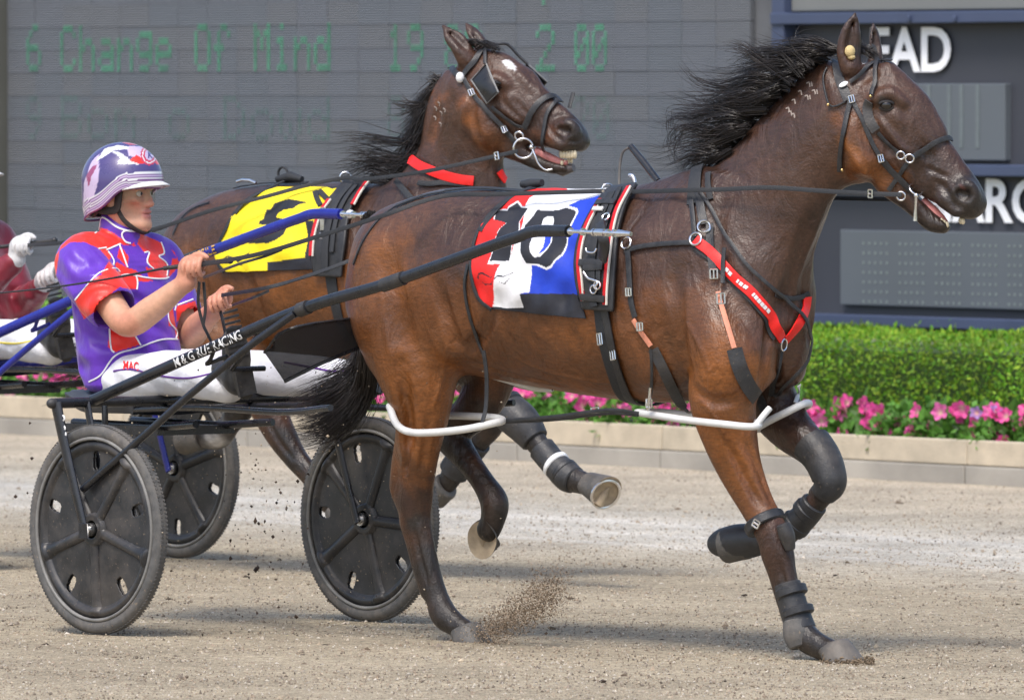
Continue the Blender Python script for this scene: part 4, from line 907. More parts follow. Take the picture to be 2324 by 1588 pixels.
for dv in range(14):
    w = dv / 13 - .5; z = random.uniform(-.03, .03)
    lk.append(([(842, 500, .0), (836, 600, .0 + w * .05), (834, 700, .02 + w * .08), (838, 790, .03 + w * .1 + z), (828, 850 + w * 70, .03), (792, 900 + w * 105, .04 + z), (735, 935 + w * 120, .05), (676, 952 + w * 95, .06 + z)], 120, .035, .05))
for w in (-.4, .1, .5): lk.append(([(838, 520, 0), (825, 680, .02), (812, 780 + w * 30, .03), (765, 830 + w * 60, .05), (705, 870 + w * 90, .06)], 9, .02, .07))
hair('tail', H1, lk, M['hair'], horse1, 6, .0019, 18, .012)
# white freeze brand on the neck: small flat marks lying on the coat
def brand(sk, parent, marks, w=.008):
    mb = MB()
    for px in marks:
        P, Nn = sk.path(px, .0012, 3, 0); mb.ribbon(P, Nn, w, .0012)
    mb.build('freeze_brand', M['brand'], parent)
M['brand'] = mat('white_brand_hair', (.3, .25, .22), .8, var=.3, vs=200)
zb = zc(3000, 0, 2.1204)
br = []
for x, y in ((500, 720), (430, 790), (485, 830), (375, 865), (545, 785), (325, 935), (370, 985), (345, 965)):
    u, v = zb(x, y); br.append([(u - 5, v - 3), (u + 1, v - 5), (u + 3, v + 5)])
    if x > 450: br.append([(u + 6, v - 6), (u + 8, v + 4)])
try: brand(SK1, horse1, br, .005)
except Exception as e_: print('brand', e_)
# ================================================================== SULKIES (two-wheeled race carts), built in the cart's own frame
S1 = Frame(-1.376 + .595 * .749, 33.0 + .595 * .663, 48.5)
S2 = Frame(-1.288 - .595 * .749, 38.45 - .595 * .663, 48.5)                  # the second cart, behind and to the left
LS = lambda u, v, b=0.: S1.P(u, v, b)
TRK, WR = .595, .35
def wheel_parts(parent, y, R0, lean=0.):
    ph = math.radians(R0)
    mb = MB(); t = np.linspace(0, 2 * math.pi, 96, endpoint=False); V = []; k = 14
    for i in t:
        for j in range(k):
            w = 2 * math.pi * j / k; rr = .324 + .026 * math.cos(w) - (.0015 if (j in (1, 13)) else 0); V.append((rr * math.cos(i), y + .023 * math.sin(w), WR + rr * math.sin(i)))
    n = len(t); mb.add(V, [(i * k + j, i * k + (j + 1) % k, ((i + 1) % n) * k + (j + 1) % k, ((i + 1) % n) * k + j) for i in range(n) for j in range(k)])
    for i in range(160):                             # tread blocks
        a = 2 * math.pi * i / 160
        for s in (-1, 1):
            c = (.3477 * math.cos(a), y + s * .0075, WR + .3477 * math.sin(a)); X = np.array([-math.sin(a) * .9, .42 * s, math.cos(a) * .9]); X /= np.linalg.norm(X); Zr = np.array([math.cos(a), 0, math.sin(a)]); Yv = np.cross(Zr, X); mb.box(c, (.008, .013, .0022), np.stack([X, Yv, Zr]))
    wh = mb.build('wheel', M['rubber'], parent)
    mb = MB()
    for s in (-1, 1): mb.ring((0, y + s * .018, WR), (0, 1, 0), .302, .006, 72, 8)
    mb.build('rim', M['rubber_grey'], wh)
    nr, na = 70, 440; rad = np.linspace(.03, .304, nr); an = np.linspace(0, 2 * math.pi, na, endpoint=False); Rg, Ag = np.meshgrid(rad, an, indexing='ij')
    sp = [ph + math.radians(-90 + 72 * i) for i in range(5)]
    near_ = lambda A, off: np.min([np.abs((A - q - off + math.pi) % (2 * math.pi) - math.pi) for q in sp], axis=0)
    dm = near_(Ag, 0) * Rg; wd = .017 + .012 * np.maximum(0, (Rg - .2) / .08) ** 2
    H_ = .003 + .010 * np.maximum(0, 1 - Rg / .24) + .014 * np.clip(1 - (dm / wd) ** 2, 0, 1) ** .6 * np.where(Rg < .272, 1, np.clip(1 - (Rg - .272) / .02, 0, 1))
    H_ += np.where((Rg > .262) & (Rg < .296), .012 * np.sin((Rg - .262) / .034 * math.pi), 0); H_ = np.where(Rg < .05, np.maximum(H_, .026), H_)
    ii, jj = np.meshgrid(np.arange(nr - 1), np.arange(na), indexing='ij'); rm = (rad[:-1] + rad[1:])[:, None] / 2; am = (an + math.pi / na)[None, :]
    ds = near_(np.broadcast_to(am, ii.shape), math.radians(36)) * rm; qx = np.maximum(np.abs(rm - .229) - .016, 0); slot = np.sqrt(qx ** 2 + np.maximum(ds - .002, 0) ** 2) < .0165
    k_ = ~slot; i0, j0 = ii[k_], jj[k_]; Fq = np.stack([i0 * na + j0, i0 * na + (j0 + 1) % na, (i0 + 1) * na + (j0 + 1) % na, (i0 + 1) * na + j0], 1)
    for s in (-1, 1):
        V = np.stack([Rg * np.cos(Ag), y + s * H_, WR + Rg * np.sin(Ag)], -1).reshape(-1, 3); Fc = Fq if s > 0 else Fq[:, ::-1]
        o = link('disc', np_mesh('disc', V, np.array(Fc)), M['disc'], wh); md = o.modifiers.new('thick', 'SOLIDIFY'); md.thickness = .004; md.offset = 1
    mb = MB(); mb.cyl((0, y - .052, WR), (0, y + .052, WR), .013, 14); mb.cyl((0, y - .046, WR), (0, y + .046, WR), .022, 16); mb.cyl((0, y - .06, WR), (0, y - .05, WR), .009, 6)
    mb.build('hub', M['steel'], wh)
    return wh
M['rubber_grey'] = mat('worn_grey_rim', (.2, .195, .185), .55, var=.25, vs=20)
M['decal'] = mat('white_decal', (.75, .75, .75), .5, var=.05)
M['gold'] = mat('gold_decal', srgb(225, 175, 60), .4, var=.1)
M['screen'] = mat('black_mesh_fabric', (.02, .02, .024), .7, var=.2, vs=100)
_t = M['screen'].node_tree; _tr = _t.nodes.new('ShaderNodeBsdfTransparent'); _mx = _t.nodes.new('ShaderNodeMixShader'); _mx.inputs[0].default_value = .2      # open weave lets some light through
_t.links.new(_t.nodes['Principled BSDF'].outputs[0], _mx.inputs[1]); _t.links.new(_tr.outputs[0], _mx.inputs[2]); _t.links.new(_mx.outputs[0], _t.nodes['Material Output'].inputs[0])
M['seat'] = mat('seat_vinyl', (.045, .05, .06), .45, var=.2, vs=15, bump=.1, bs=50)
def tube_part(name, pts, r, m, parent, n=12, sp=0):
    P = np.array(pts) if not sp else spline(pts, sp); mb = MB(); mb.tube(P, r, n); return mb.build(name, m, parent)
def on_tube(P0, P1, txt, h, m, name, parent, facing, r, t0, lift=.004, width=1., bold=.03):
    """lettering wrapped round a straight tube from P0 to P1"""
    V, Fc = text2d(txt, bold * .4, width); d = unit(P1 - P0); f = unit(facing - d * (facing @ d)); up = np.cross(f, d) ; up = up if up[2] > 0 else -up
    W_ = [P0 + d * (t0 + x * h) + (f * math.cos((y - .5) * h / r) + up * math.sin((y - .5) * h / r)) * (r + lift) for x, y in V]
    return link(name, np_mesh(name, W_, Fc, False), m, parent)
def sulky(fr, label, paint, near_txt, R0a, R0b):
    root = thing('racing_sulky', label, 'harness cart', fr, 'racing sulkies')
    wheel_parts(root, -TRK, R0a); w2 = wheel_parts(root, TRK, R0b)
    top = LS(126, 915, .66); az = (top[0], top[2])
    arch = tube_part('arch', [(az[0], y, az[1]) for y in (-.665, -.3, .3, .665)], .0175, paint, root, 14)
    for s in (-1, 1): mb = MB(); mb.ball((az[0], s * .672, az[1]), .02, 8, sc=(.9, 1.2, .9)); mb.build('end_cap', M['rubber_d'], arch)
    hubp = np.array([0, 0, WR])
    for s in (-1, 1):
        for o, w in ((.066, .024), (-.066, .016)):
            P = [(az[0] + .004, s * (TRK + o), az[1]), (az[0] * .62, s * (TRK + o * .95), az[1] - (az[1] - WR) * .4), (-.012, s * (TRK + o * .85), WR + .02), (0, s * (TRK + o * .85), WR - .012)]
            mb = MB(); mb.tube(spline(P, 14), np.linspace(w, .014, 14), 12, flat=.55, up=(1, 0, 0)); mb.build('fork_leg', paint, root)
        # hub plate, brace to the shaft
        mb = MB(); mb.box((0, s * (TRK + .063), WR - .004), (.05, .007, .055)); o = mb.build('axle_plate', M['black_paint'], root); md = o.modifiers.new('b', 'BEVEL'); md.width = .004
        fl = lambda P: np.array([P[0], P[1] * (1 if s < 0 else -1), P[2]])
        sh = [fl(LS(*q)) for q in ((212, 908, .50), (440, 806, .47), (690, 700, .435), (880, 643, .41), (1130, 553, .395), (1178, 537, .39), (1216, 525, .388), (1290, 525, .388))]
        SH = spline(sh[:5], 26).tolist() + spline(sh[4:], 14).tolist()[1:]
        o = tube_part('shaft', SH, .0195, paint, root, 14)
        mb = MB(); c = fl(LS(893, 639, .409)); d = unit(np.array(sh[4]) - np.array(sh[3])); mb.cyl(c - d * .05, c + d * .05, .0235, 14); mb.build('clamp', M['rubber_d'], o); mb = MB(); c2 = fl(LS(690, 700, .435)); mb.cyl(c2 - d * .022, c2 + d * .022, .024, 14); mb.build('clamp', M['rubber_d'], o)
        mb = MB(); a, b_ = fl(LS(1290, 525, .388)), fl(LS(1432, 531, .388)); d = unit(b_ - a); Lg = np.linalg.norm(b_ - a)
        mb.tube([a, a + d * Lg], .0062, 10)
        for t in (.02, .22, .4, .62, .72): mb.cyl(a + d * Lg * t, a + d * (Lg * t + .008), .0125, 14)
        mb.tube([a + d * Lg * .44, a + d * Lg * .58], [.0115, .012], 12); mb.tube([a + d * Lg * .8, a + d * Lg * 1.0], [.0125, .007], 12)
        mb.build('shaft_tip', M['chrome'], o)
        br = [fl(LS(*q)) for q in ((188, 1110, .628), (332, 984, .60), (420, 905, .575), (560, 790, .52), (668, 712, .45))]
        tube_part('brace', spline(br, 24), .0125, paint, root)
        tube_part('strut', [(az[0] + .05, s * .49, az[1] - .01), (az[0] + .06, s * .495, az[1] - .1), (az[0] * .75, s * .5, az[1] - .13)], .011, paint, root)
        st = [fl(LS(*q)) for q in ((487, 790, .46), (478, 815, .44), (470, 826, .43), (515, 808, .42))]
        tube_part('stirrup_bracket', spline(st, 14), .007, paint, root)
        us = [fl(LS(*q)) for q in ((300, 930, .16), (460, 925, .22), (640, 935, .30), (750, 925, .40))]
        tube_part('under_rail', spline(us, 16), .011, M['black_paint'], root)
        fp = fl(LS(548, 850, .30)); mb = MB(); mb.tube([fp + np.array([.035, -.07, .02]), fp + np.array([.035, .07, .02])], .009, 8); mb.tube([fp + np.array([.035, -.07 * s * -1, .02]), fl(LS(600, 740, .45))], .008, 8); mb.build('foot_bar', M['black_paint'], root)
        # dirt screen between shaft and rail
        Q = [fl(LS(*q)) for q in ((600, 800, .40), (660, 745, .40), (850, 716, .06), (850, 775, .04), (735, 822, .22), (645, 866, .34))]
        mb = MB(); c = sum(Q) / 6
        rows = 10; V = []
        for i in range(rows + 1):
            t = i / rows; A = spline([Q[0], Q[1], Q[2]], 14); B = spline([Q[5], Q[4], Q[3]], 14); V += [tuple(A[j] * (1 - t) + B[j] * t + np.array([0, .012 * math.sin(t * 3.1 + j), -.012 * math.sin(math.pi * t)])) for j in range(14)]
        mb.add(V, [(i * 14 + j, i * 14 + j + 1, (i + 1) * 14 + j + 1, (i + 1) * 14 + j) for i in range(rows) for j in range(13)])
        o = mb.build('dirt_screen', M['screen'], root); md = o.modifiers.new('t', 'SOLIDIFY'); md.thickness = .003
        mb = MB(); mb.tube(spline([Q[5], Q[4], Q[3]], 10), .006, 6); mb.tube(spline([Q[0], Q[1], Q[2]], 10), .005, 6); mb.build('screen_edge', M['black_paint'], o)
    # seat
    c = LS(318, 892, 0); mb = MB(); V = []; n, k = 18, 14
    for i in range(n + 1):
        x = -1 + 2 * i / n
        for j in range(k + 1):
            y = -1 + 2 * j / k; q = max(abs(x), abs(y)); V.append((c[0] + .19 * x, c[1] + .205 * y * (1 - .12 * x * x), c[2] - .035 + .035 * (1 - q ** 6) + .06 * max(0, -x - .45) ** 1.3 + .012 * y * y))
    mb.add(V, [(i * (k + 1) + j, i * (k + 1) + j + 1, (i + 1) * (k + 1) + j + 1, (i + 1) * (k + 1) + j) for i in range(n) for j in range(k)])
    o = mb.build('seat', M['seat'], root); md = o.modifiers.new('t', 'SOLIDIFY'); md.thickness = .05; md.offset = -1; md2 = o.modifiers.new('b', 'BEVEL'); md2.width = .012; md2.segments = 3
    mb = MB()
    for y in (-.13, .13): mb.tube([(c[0] - .2, y, c[2] - .1), (c[0] + .28, y, c[2] - .105), (c[0] + .5, y * 1.3, c[2] - .09)], .013, 8)
    mb.box((c[0] + .05, 0, c[2] - .118), (.5, .34, .03)); mb.build('seat_frame', M['black_paint'], root)
    if near_txt:
        P0, P1 = LS(440, 806, .47), LS(690, 700, .435); Lt = np.linalg.norm(P1 - P0)
        cam_l = unit(fr.loc(CAM) - P0) + np.array([0, 0, .1])
        if near_txt[0] == 'M & G RUE RACING':
            u0, u1 = LS(404, 822, .475), LS(553, 757, .455); h = .0285; w = text2d(near_txt[0], .03)[0][:, 0].max()
            on_tube(u0, u1, near_txt[0], h, M['decal'], 'lettering', root, cam_l, .0195, 0, width=np.linalg.norm(u1 - u0) / (w * h))
        mb = MB(); P0 = LS(128, 940, .64)
    return root
sulky1 = sulky(S1, 'black racing sulky with disc wheels under the driver in purple and red silks', M['black_paint'], ('M & G RUE RACING',), 0, 14)
sulky2 = sulky(S2, 'blue racing sulky at the left edge pulled by the number 5 horse', M['blue_paint'], None, 20, 35)
# white emblem on the near fork leg: three curling strokes
mb = MB(); _c = unit(S1.loc(CAM) - LS(145, 975, .65))
for px in ([(136, 945), (144, 943), (146, 952), (138, 958), (136, 966)], [(134, 970), (142, 964), (148, 972), (141, 980), (137, 976)], [(139, 984), (149, 982), (147, 994), (141, 990)], [(141, 948), (143, 962), (145, 978), (147, 996)]):
    P = spline([LS(u, v, .662) for u, v in px], 10); mb.ribbon(P, _c, .006, .002)
mb.build('emblem', M['decal'], sulky1)
_SH = spline([LS(*q) for q in ((212, 908, .50), (440, 806, .47), (690, 700, .435), (880, 643, .41), (1130, 553, .395))], 200); _U = S2.px(_SH)[:, 0]
_P0, _P1 = _SH[np.argmin(abs(_U - 440))], _SH[np.argmin(abs(_U - 497))]; _Pa, _Pb = _SH[np.argmin(abs(_U - 424))], _SH[np.argmin(abs(_U - 437))]
for _t, _a, _b, _h in (('MISSILE', _P0, _P1, .028), ('THE', _Pa, _Pb, .018)):
    on_tube(_a, _b, _t, _h, M['gold'], 'lettering', sulky2, unit(S2.loc(CAM) - _a) + np.array([0, 0, .1]), .0195, 0, width=np.linalg.norm(_b - _a) / (text2d(_t, .03)[0][:, 0].max() * _h))
# ================================================================== DRIVERS
def head_frame(u, v, b, yaw):
    w = S1.world(u, v, b); f = Frame(w[0], w[1], yaw, w[2]); return f
def driver(fr, label, pal, long_sleeve, gloves, helmet_fn, jacket_fn, detail):
    root = thing('person', label, 'person', fr)
    HF = head_frame(284, 440, 0., 33); Hh = lambda x, y, z: S1.loc(HF.wor((x, -y, z)))      # y>0: near side
    hx = unit(Hh(1, 0, 0) - Hh(0, 0, 0)); hy = unit(Hh(0, 1, 0) - Hh(0, 0, 0)); HR = np.stack([hx, hy, [0, 0, 1]])
    near = [(185, 592, .175), (235, 665, .195), (287, 733, .205), (345, 702, .175), (395, 662, .145), (424, 640, .13)]
    far = [(362, 590, -.18), (395, 680, -.205), (428, 758, -.22), (450, 740, -.195), (475, 716, -.165), (487, 705, -.15)]
    rr = [.058, .052, .047, .046, .036, .029]
    nl = [(275, 862, .085), (335, 856, .14), (405, 846, .19), (465, 858, .22), (515, 872, .25)]; fl = [(318, 850, -.1), (450, 848, -.17), (588, 846, -.24), (700, 852, -.27), (812, 854, -.3)]
    C = lambda pts, r, f=1.: [np.append(LS(*p), [q, q * f]) for p, q in zip(pts, r)]
    # ---- body
    f = Field(np.array([-.95, -.5, .62]), np.array([1.25, .5, 1.62]), .0048)
    sd = np.array([0, 1., 0])
    f.chain([np.append(LS(*p), r) for p, r in (((298, 850, 0), (.10, .145)), ((288, 760, 0), (.095, .14)), ((280, 660, 0), (.11, .16)), ((277, 590, 0), (.085, .15)), ((277, 548, 0), (.055, .08)))], .03, sd, 4)
    f.chain(C([(277, 560, 0), (276, 520, 0), (278, 480, 0)], [.058, .056, .056]), .03)
    for a in (near, far): f.chain(C(a, rr), .03)
    for a in (nl, fl): f.chain(C(a, [.07, .065, .055, .05, .04]), .03)
    e = lambda c, r, k=.02, op='add': f.ell(Hh(*c), r, HR, k, op)
    e((-.012, 0, .03), (.098, .078, .095)); e((.034, 0, -.032), (.061, .054, .080))
    for s in (1, -1):
        f.chain([np.append(Hh(-.005, .052 * s, -.05), [.028, .028]), np.append(Hh(.03, .041 * s, -.09), [.020, .020]), np.append(Hh(.07, .012 * s, -.105), [.02, .02])], .03)
        e((.078, .028 * s, .020), (.016, .026, .010), .015); e((.066, .041 * s, -.022), (.020, .016, .016), .02); e((.062, .046 * s, -.058), (.018, .012, .02), .03, 'sub')
        e((.100, .011 * s, -.036), (.010, .008, .008), .008); e((.094, .032 * s, .002), (.012, .019, .010), .012, 'sub')
        e((-.008, .079 * s, -.012), (.022, .010, .034), .006); e((.004, .088 * s, -.012), (.010, .007, .018), .004, 'sub')
    e((.084, 0, -.104), (.018, .020, .019), .02)
    f.chain([np.append(Hh(.087, 0, .012), [.0085, .0085]), np.append(Hh(.098, 0, -.014), [.0095, .0095]), np.append(Hh(.107, 0, -.032), [.0108, .0108])], .012)
    e((.0915, 0, -.061), (.011, .024, .0075), .008); e((.091, 0, -.0755), (.010, .021, .008), .008); e((.104, 0, -.068), (.013, .024, .0022), .004, 'sub')
    # hands: palm, four fingers curled round what they hold, thumb laid along the top
    def hand(c, r_ax, n_ax, wrist, sgn=1):
        c = v3(c); r = unit(r_ax); n = unit(n_ax - r * (n_ax @ r)); u = np.cross(r, n); u = u if u[2] > 0 else -u
        f.chain([np.append(wrist, [.029, .029]), np.append(c - r * .028 - n * .006 + u * .008, [.031, .031]), np.append(c - r * .005 - n * .014 + u * .016, [.029, .029])], .02)
        R_ = np.stack([r, n, u]); f.ell(c - n * .014 + u * .014, (.043, .017, .03), R_, .012)
        for i, (ln, ra) in enumerate(((1., .0092), (1.08, .0096), (1., .0092), (.82, .0082))):
            o = (1.5 - i) * .0205
            pts = [c + r * o + n * -.004 + u * .030, c + r * (o + .004) + n * .022 * ln + u * .026, c + r * (o + .002) + n * .034 * ln + u * .002, c + r * o + n * .022 * ln - u * .020, c + r * o - n * .002 - u * .017]
            f.chain([np.append(p, [q, q]) for p, q in zip(pts, (ra * 1.15, ra * 1.08, ra, ra * .95, ra * .85))], .004)
        th = [c - r * .02 - n * .012 + u * .024, c + r * .012 - n * .004 + u * .043, c + r * .040 + n * .006 + u * .045, c + r * .058 + n * .01 + u * .034]
        f.chain([np.append(p, [q, q]) for p, q in zip(th, (.014, .0125, .0105, .009))], .006)
    hn = LS(441, 610, .12); hf_ = LS(502, 690, -.14)
    cam_l = unit(S1.loc(CAM) - hn)
    rod = unit(LS(520, 592, .07) - LS(405, 606, .15))
    hand(hn, rod, cam_l + np.array([0, 0, -.1]), LS(424, 640, .13)); hand(hf_, unit(LS(560, 668, -.18) - hf_), cam_l + np.array([0, 0, .25]), LS(487, 705, -.15))
    V, Fc = f.mesh(1)
    sk = np.array(srgb(206, 156, 128)); lips = np.array(srgb(186, 118, 108)); rose = np.array(srgb(202, 140, 114))
    n = [(Hh(.1, 0, -.068), .016, lips), (Hh(.1, .014, -.068), .013, lips), (Hh(.1, -.014, -.068), .013, lips), (Hh(.11, 0, -.03), .014, rose), (Hh(.075, .05, -.03), .028, rose), (Hh(.075, -.05, -.03), .028, rose), (hn, .05, rose), (hf_, .06, rose), (LS(287, 733, .25), .05, rose),
         (Hh(.05, .075, -.01), .05, sk), (Hh(.07, 0, -.12), .03, sk * .93), (LS(340, 700, .2), .08, sk), (Hh(0, 0, .1), .1, sk), (LS(277, 540, 0), .1, sk * .95)]
    if long_sleeve: n += [(hn, .09, np.array((.6, .6, .6))), (hf_, .09, np.array((.6, .6, .6)))]
    col = blend_cols(V, n, sk, 6)
    # brows
    for s in (1, -1):
        for q in np.linspace(0, 1, 5):
            m = np.linalg.norm(V - Hh(.096 - .014 * q, s * (.016 + .032 * q), .024 + .004 * math.sin(q * 3)), axis=1) < .0085; col[m] = np.array((.09, .05, .03))
    me = np_mesh('body', V, Fc); set_col(me, col); body = link('body', me, M['skin'], root)
    for s in (1, -1):
        mb = MB(); mb.ball(Hh(.0765, .031 * s, .001), .0118, 10); o = mb.build('eye', M['eyewhite'], root)
        mb = MB(); q = Hh(.0872, .031 * s - .003, .001); mb.ball(q, .0060, 8, sc=(.5, 1, 1), R=HR); mb.build('iris', M['eye'], o)
    SKB = Skin(V, Fc, S1)
    # ---- trousers
    f = Field(np.array([-.95, -.5, .6]), np.array([1.25, .5, 1.2]), .007)
    f.chain(C([(300, 880, 0), (298, 858, 0)], [.09, .08], 1.45), .03, sd)
    f.chain(C(nl, [.082, .082, .078, .073, .062]), .03); f.chain(C(fl, [.09, .084, .076, .07, .052]), .03)
    V, Fc = f.mesh(1); px = S1.px(V)
    w = .009 * np.sin(V[:, 0] * 21 + V[:, 2] * 38 + 3 * np.sin(V[:, 1] * 13 + V[:, 0] * 5)) * np.sin(V[:, 2] * 17 + V[:, 0] * 11 + 1.7) + .003 * np.sin(V[:, 0] * 60 - V[:, 2] * 44 + 2.5 * np.sin(V[:, 0] * 17 + V[:, 2] * 9)) * np.sin(V[:, 0] * 9 + 1)
    V = V + w[:, None] * np.array([0, -.7, .4])
    tr = link('trousers', np_mesh('trousers', V, Fc), M['white_cloth'], root); SKT = Skin(V, Fc, S1)
    for q in ([(258, 842), (300, 838), (360, 852), (430, 858), (500, 842)], [(645, 822), (700, 832), (760, 843), (815, 838)]):
        mb = MB()
        try: SKT.strap(mb, q, .006, .003, .001)
        except Exception as e_: continue
        mb.build('piping', pal['pipe'], tr)
    if detail:
        Vt, Ft = text2d('MAC', .02); Wt = []
        for x, y in Vt:
            h = SKT.hit(281 + x * 12, 838 - .1 * x - y * 19 + x * 1.2); Wt.append(h[0] + h[1] * .003 if h else LS(281 + x * 12, 838, .2))
        link('lettering', np_mesh('lettering', Wt, Ft, False), M['red_strap'], tr)
    # ---- boots: soles turned forward on the foot plates
    for s, (heel, toe) in ((1, ((556, 893, .285), (528, 752, .335))), (-1, ((840, 893, -.30), (828, 752, -.34)))):
        H0, T0_ = LS(*heel), LS(*toe); ax = unit(T0_ - H0); fw = unit(np.array([1., -.35 * s if s > 0 else .2, .25])); fw = unit(fw - ax * (fw @ ax)); sdv = np.cross(ax, fw)
        f = Field(np.minimum(H0, T0_) - .2, np.maximum(H0, T0_) + .16, .005); Lg = np.linalg.norm(T0_ - H0)
        f.chain([np.append(H0 + ax * .03 - fw * .03, [.048, .036]), np.append(H0 + ax * .11 - fw * .03, [.045, .037]), np.append(H0 + ax * (Lg - .08) - fw * .018, [.036, .046]), np.append(H0 + ax * (Lg - .02) - fw * .012, [.026, .036])], .02, sdv)
        f.chain([np.append(H0 + ax * .05 - fw * .05, [.045, .045]), np.append(H0 + ax * .075 - fw * .13, [.045, .045])], .03)
        f.cut(H0, fw, H0 - .3, H0 + .4)
        V, Fc = f.mesh(1); bt = link('boot', np_mesh('boot', V, Fc), M['leather'], root)
        mb = MB(); out = []
        for i in range(28):
            t = 2 * math.pi * i / 28; x = math.sin(t); yv = math.cos(t); wd = .045 if yv > 0 else .038; out.append(H0 + ax * (Lg * .5 + yv * (Lg * .5 + .02)) + sdv * wd * np.sign(x) * abs(x) ** .7 * (1 - .18 * math.exp(-((yv + .2) / .3) ** 2)))
        mb.add([tuple(p + fw * .0) for p in out] + [tuple(p + fw * .012) for p in out], [(i, (i + 1) % 28, 28 + (i + 1) % 28, 28 + i) for i in range(28)] + [tuple(range(28, 56))])
        so = mb.build('sole', M['sole'], bt); mb = MB(); mb.box(H0 + ax * .04 + fw * .02, (.085, .062, .018), np.stack([ax, sdv, fw])); mb.build('heel', M['rubber_d'], bt)
        mb = MB()
        for i in range(9): mb.box(H0 + ax * (.13 + i * .019) + fw * .0135, (.008, .07 - .002 * i, .004), np.stack([ax, sdv, fw]))
        tag(mb.build('tread', M['rubber_d'], bt), kind='stuff')
    # ---- jacket
    f = Field(np.array([-.95, -.5, .68]), np.array([.3, .5, 1.52]), .0044)
    f.chain([np.append(LS(*p), r) for p, r in (((300, 868, 0), (.125, .185)), ((298, 825, 0), (.148, .20)), ((287, 750, 0), (.142, .195)), ((280, 670, 0), (.14, .20)), ((276, 600, 0), (.115, .195)), ((277, 560, 0), (.075, .14)))], .03, sd, 5, cap=.05)
    f.chain(C([(276, 562, 0), (277, 505, 0)], [.082, .074]), .02)
    f.chain(C([(277, 505, 0), (279, 470, 0)], [.055, .055]), .004, op='sub')
    ns = [(200, 575, .13), (185, 600, .175), (215, 650, .19), (248, 690, .198)]; fs = [(345, 575, -.13), (365, 600, -.18), (385, 660, -.195), (405, 710, -.205)]
    if long_sleeve: ns += [(287, 733, .205), (345, 702, .175), (410, 652, .135)]; fs += [(428, 758, -.22), (450, 740, -.195), (482, 710, -.155)]
    r1 = [.075, .092, .092, .088, .07, .062, .045]
    f.chain(C(ns, r1), .04); f.chain(C(fs, [q * .92 for q in r1]), .04)
    for a in ((ns[-2], ns[-1]) if not long_sleeve else (), (fs[-2], fs[-1]) if not long_sleeve else ()):
        if a:
            p, q = LS(*a[0]), LS(*a[1]); d = unit(q - p); f.chain([np.append(q + d * .005, [.075, .075]), np.append(q + d * .12, [.08, .08])], .006, op='sub')
    # folds pulled from armpit to waist and across the front
    for q in ([(175, 700, .2), (220, 760, .22), (300, 790, .12)], [(165, 760, .2), (240, 815, .22), (330, 800, .05)], [(330, 680, 0.1), (350, 740, .05), (390, 790, -.05)], [(220, 590, .22), (250, 620, .24)], [(300, 600, .12), (330, 640, .08), (372, 650, -.05)], [(180, 830, .2), (260, 850, .24), (360, 820, .1)]):
        f.chain([np.append(LS(*p), [.012, .012]) for p in q], .035, op='sub')
    V, Fc = f.mesh(1)
    w = .011 * np.sin(V[:, 2] * 46 + V[:, 0] * 35 + 2.5 * np.sin(V[:, 1] * 14 + V[:, 2] * 6)) * np.sin(V[:, 0] * 19 - V[:, 2] * 15 + V[:, 1] * 13) + .0055 * np.sin(V[:, 2] * 85 + V[:, 1] * 40 + 3 * np.sin(V[:, 0] * 22)) * np.sin(V[:, 1] * 17 + V[:, 2] * 8)
    V = V + w[:, None] * np.array([.5, -.6, .1])
    px = S1.px(V); me = np_mesh('jacket', V, Fc); set_col(me, jacket_fn(V, px)); jk = link('jacket', me, M['cloth'], root); SKJ = Skin(V, Fc, S1)
    # ---- helmet
    zr = lambda a: .028 + (-.005 if abs(a) < .9 else 0) - .085 * (1 / (1 + math.exp(-(abs(a) - 1.35) * 6))) - .035 * (1 / (1 + math.exp(-(abs(a) - 2.3) * 5)))
    na, npz = 150, 56; V = []; par = []; cz = .042; ra, rb_, rc = .136, .112, .122
    for i in range(npz + 1):
        for j in range(na):
            a = -math.pi + 2 * math.pi * j / na; z0 = zr(a); lat0 = math.asin(max(-.98, (z0 - cz) / rc)); la = math.pi / 2 + (lat0 - math.pi / 2) * i / npz; s = math.cos(la) if la > 0 else 1 - .12 * (1 - math.cos(la))
            V.append(Hh(-.012 + ra * s * math.cos(a), rb_ * s * math.sin(a), cz + rc * math.sin(la))); par.append((a, cz + rc * math.sin(la) - z0))
    Fc = np.array([(i * na + j, (i + 1) * na + j, (i + 1) * na + (j + 1) % na, i * na + (j + 1) % na) for i in range(npz) for j in range(na)])
    V = np.array(V); me = np_mesh('helmet', V, Fc); set_col(me, helmet_fn(np.array(par), S1.px(V))); he = link('helmet', me, M['helmet'], root); md = he.modifiers.new('t', 'SOLIDIFY'); md.thickness = .012; md.offset = -1
    mb = MB(); mb.tube([Hh(-.012 + ra * 1.0 * math.cos(a), rb_ * 1.0 * math.sin(a), zr(a) - .001) if True else 0 for a in np.linspace(-math.pi, math.pi, 80, endpoint=False)], .004, 6, closed=True); mb.build('rim_trim', M['trim'], he)
    V = []; n = 24; m_ = 7
    for i in range(m_ + 1):
        t = i / m_
        for j in range(n + 1):
            a = -1.05 + 2.1 * j / n; r = 1 + .38 * t * math.cos(a * 1.25) ** .8 if abs(a) < 1.2 else 1
            V.append(Hh(-.012 + ra * .985 * r * math.cos(a), rb_ * .985 * (1 + .12 * t) * math.sin(a), .045 - .016 * t - .020 * t * (a / 1.05) ** 2 + .004))
    mb = MB(); mb.add(V, [(i * (n + 1) + j, i * (n + 1) + j + 1, (i + 1) * (n + 1) + j + 1, (i + 1) * (n + 1) + j) for i in range(m_) for j in range(n)]); o = mb.build('peak', M['white_plastic'], he); md = o.modifiers.new('t', 'SOLIDIFY'); md.thickness = .004
    # ear harness and chin strap
    mb = MB()
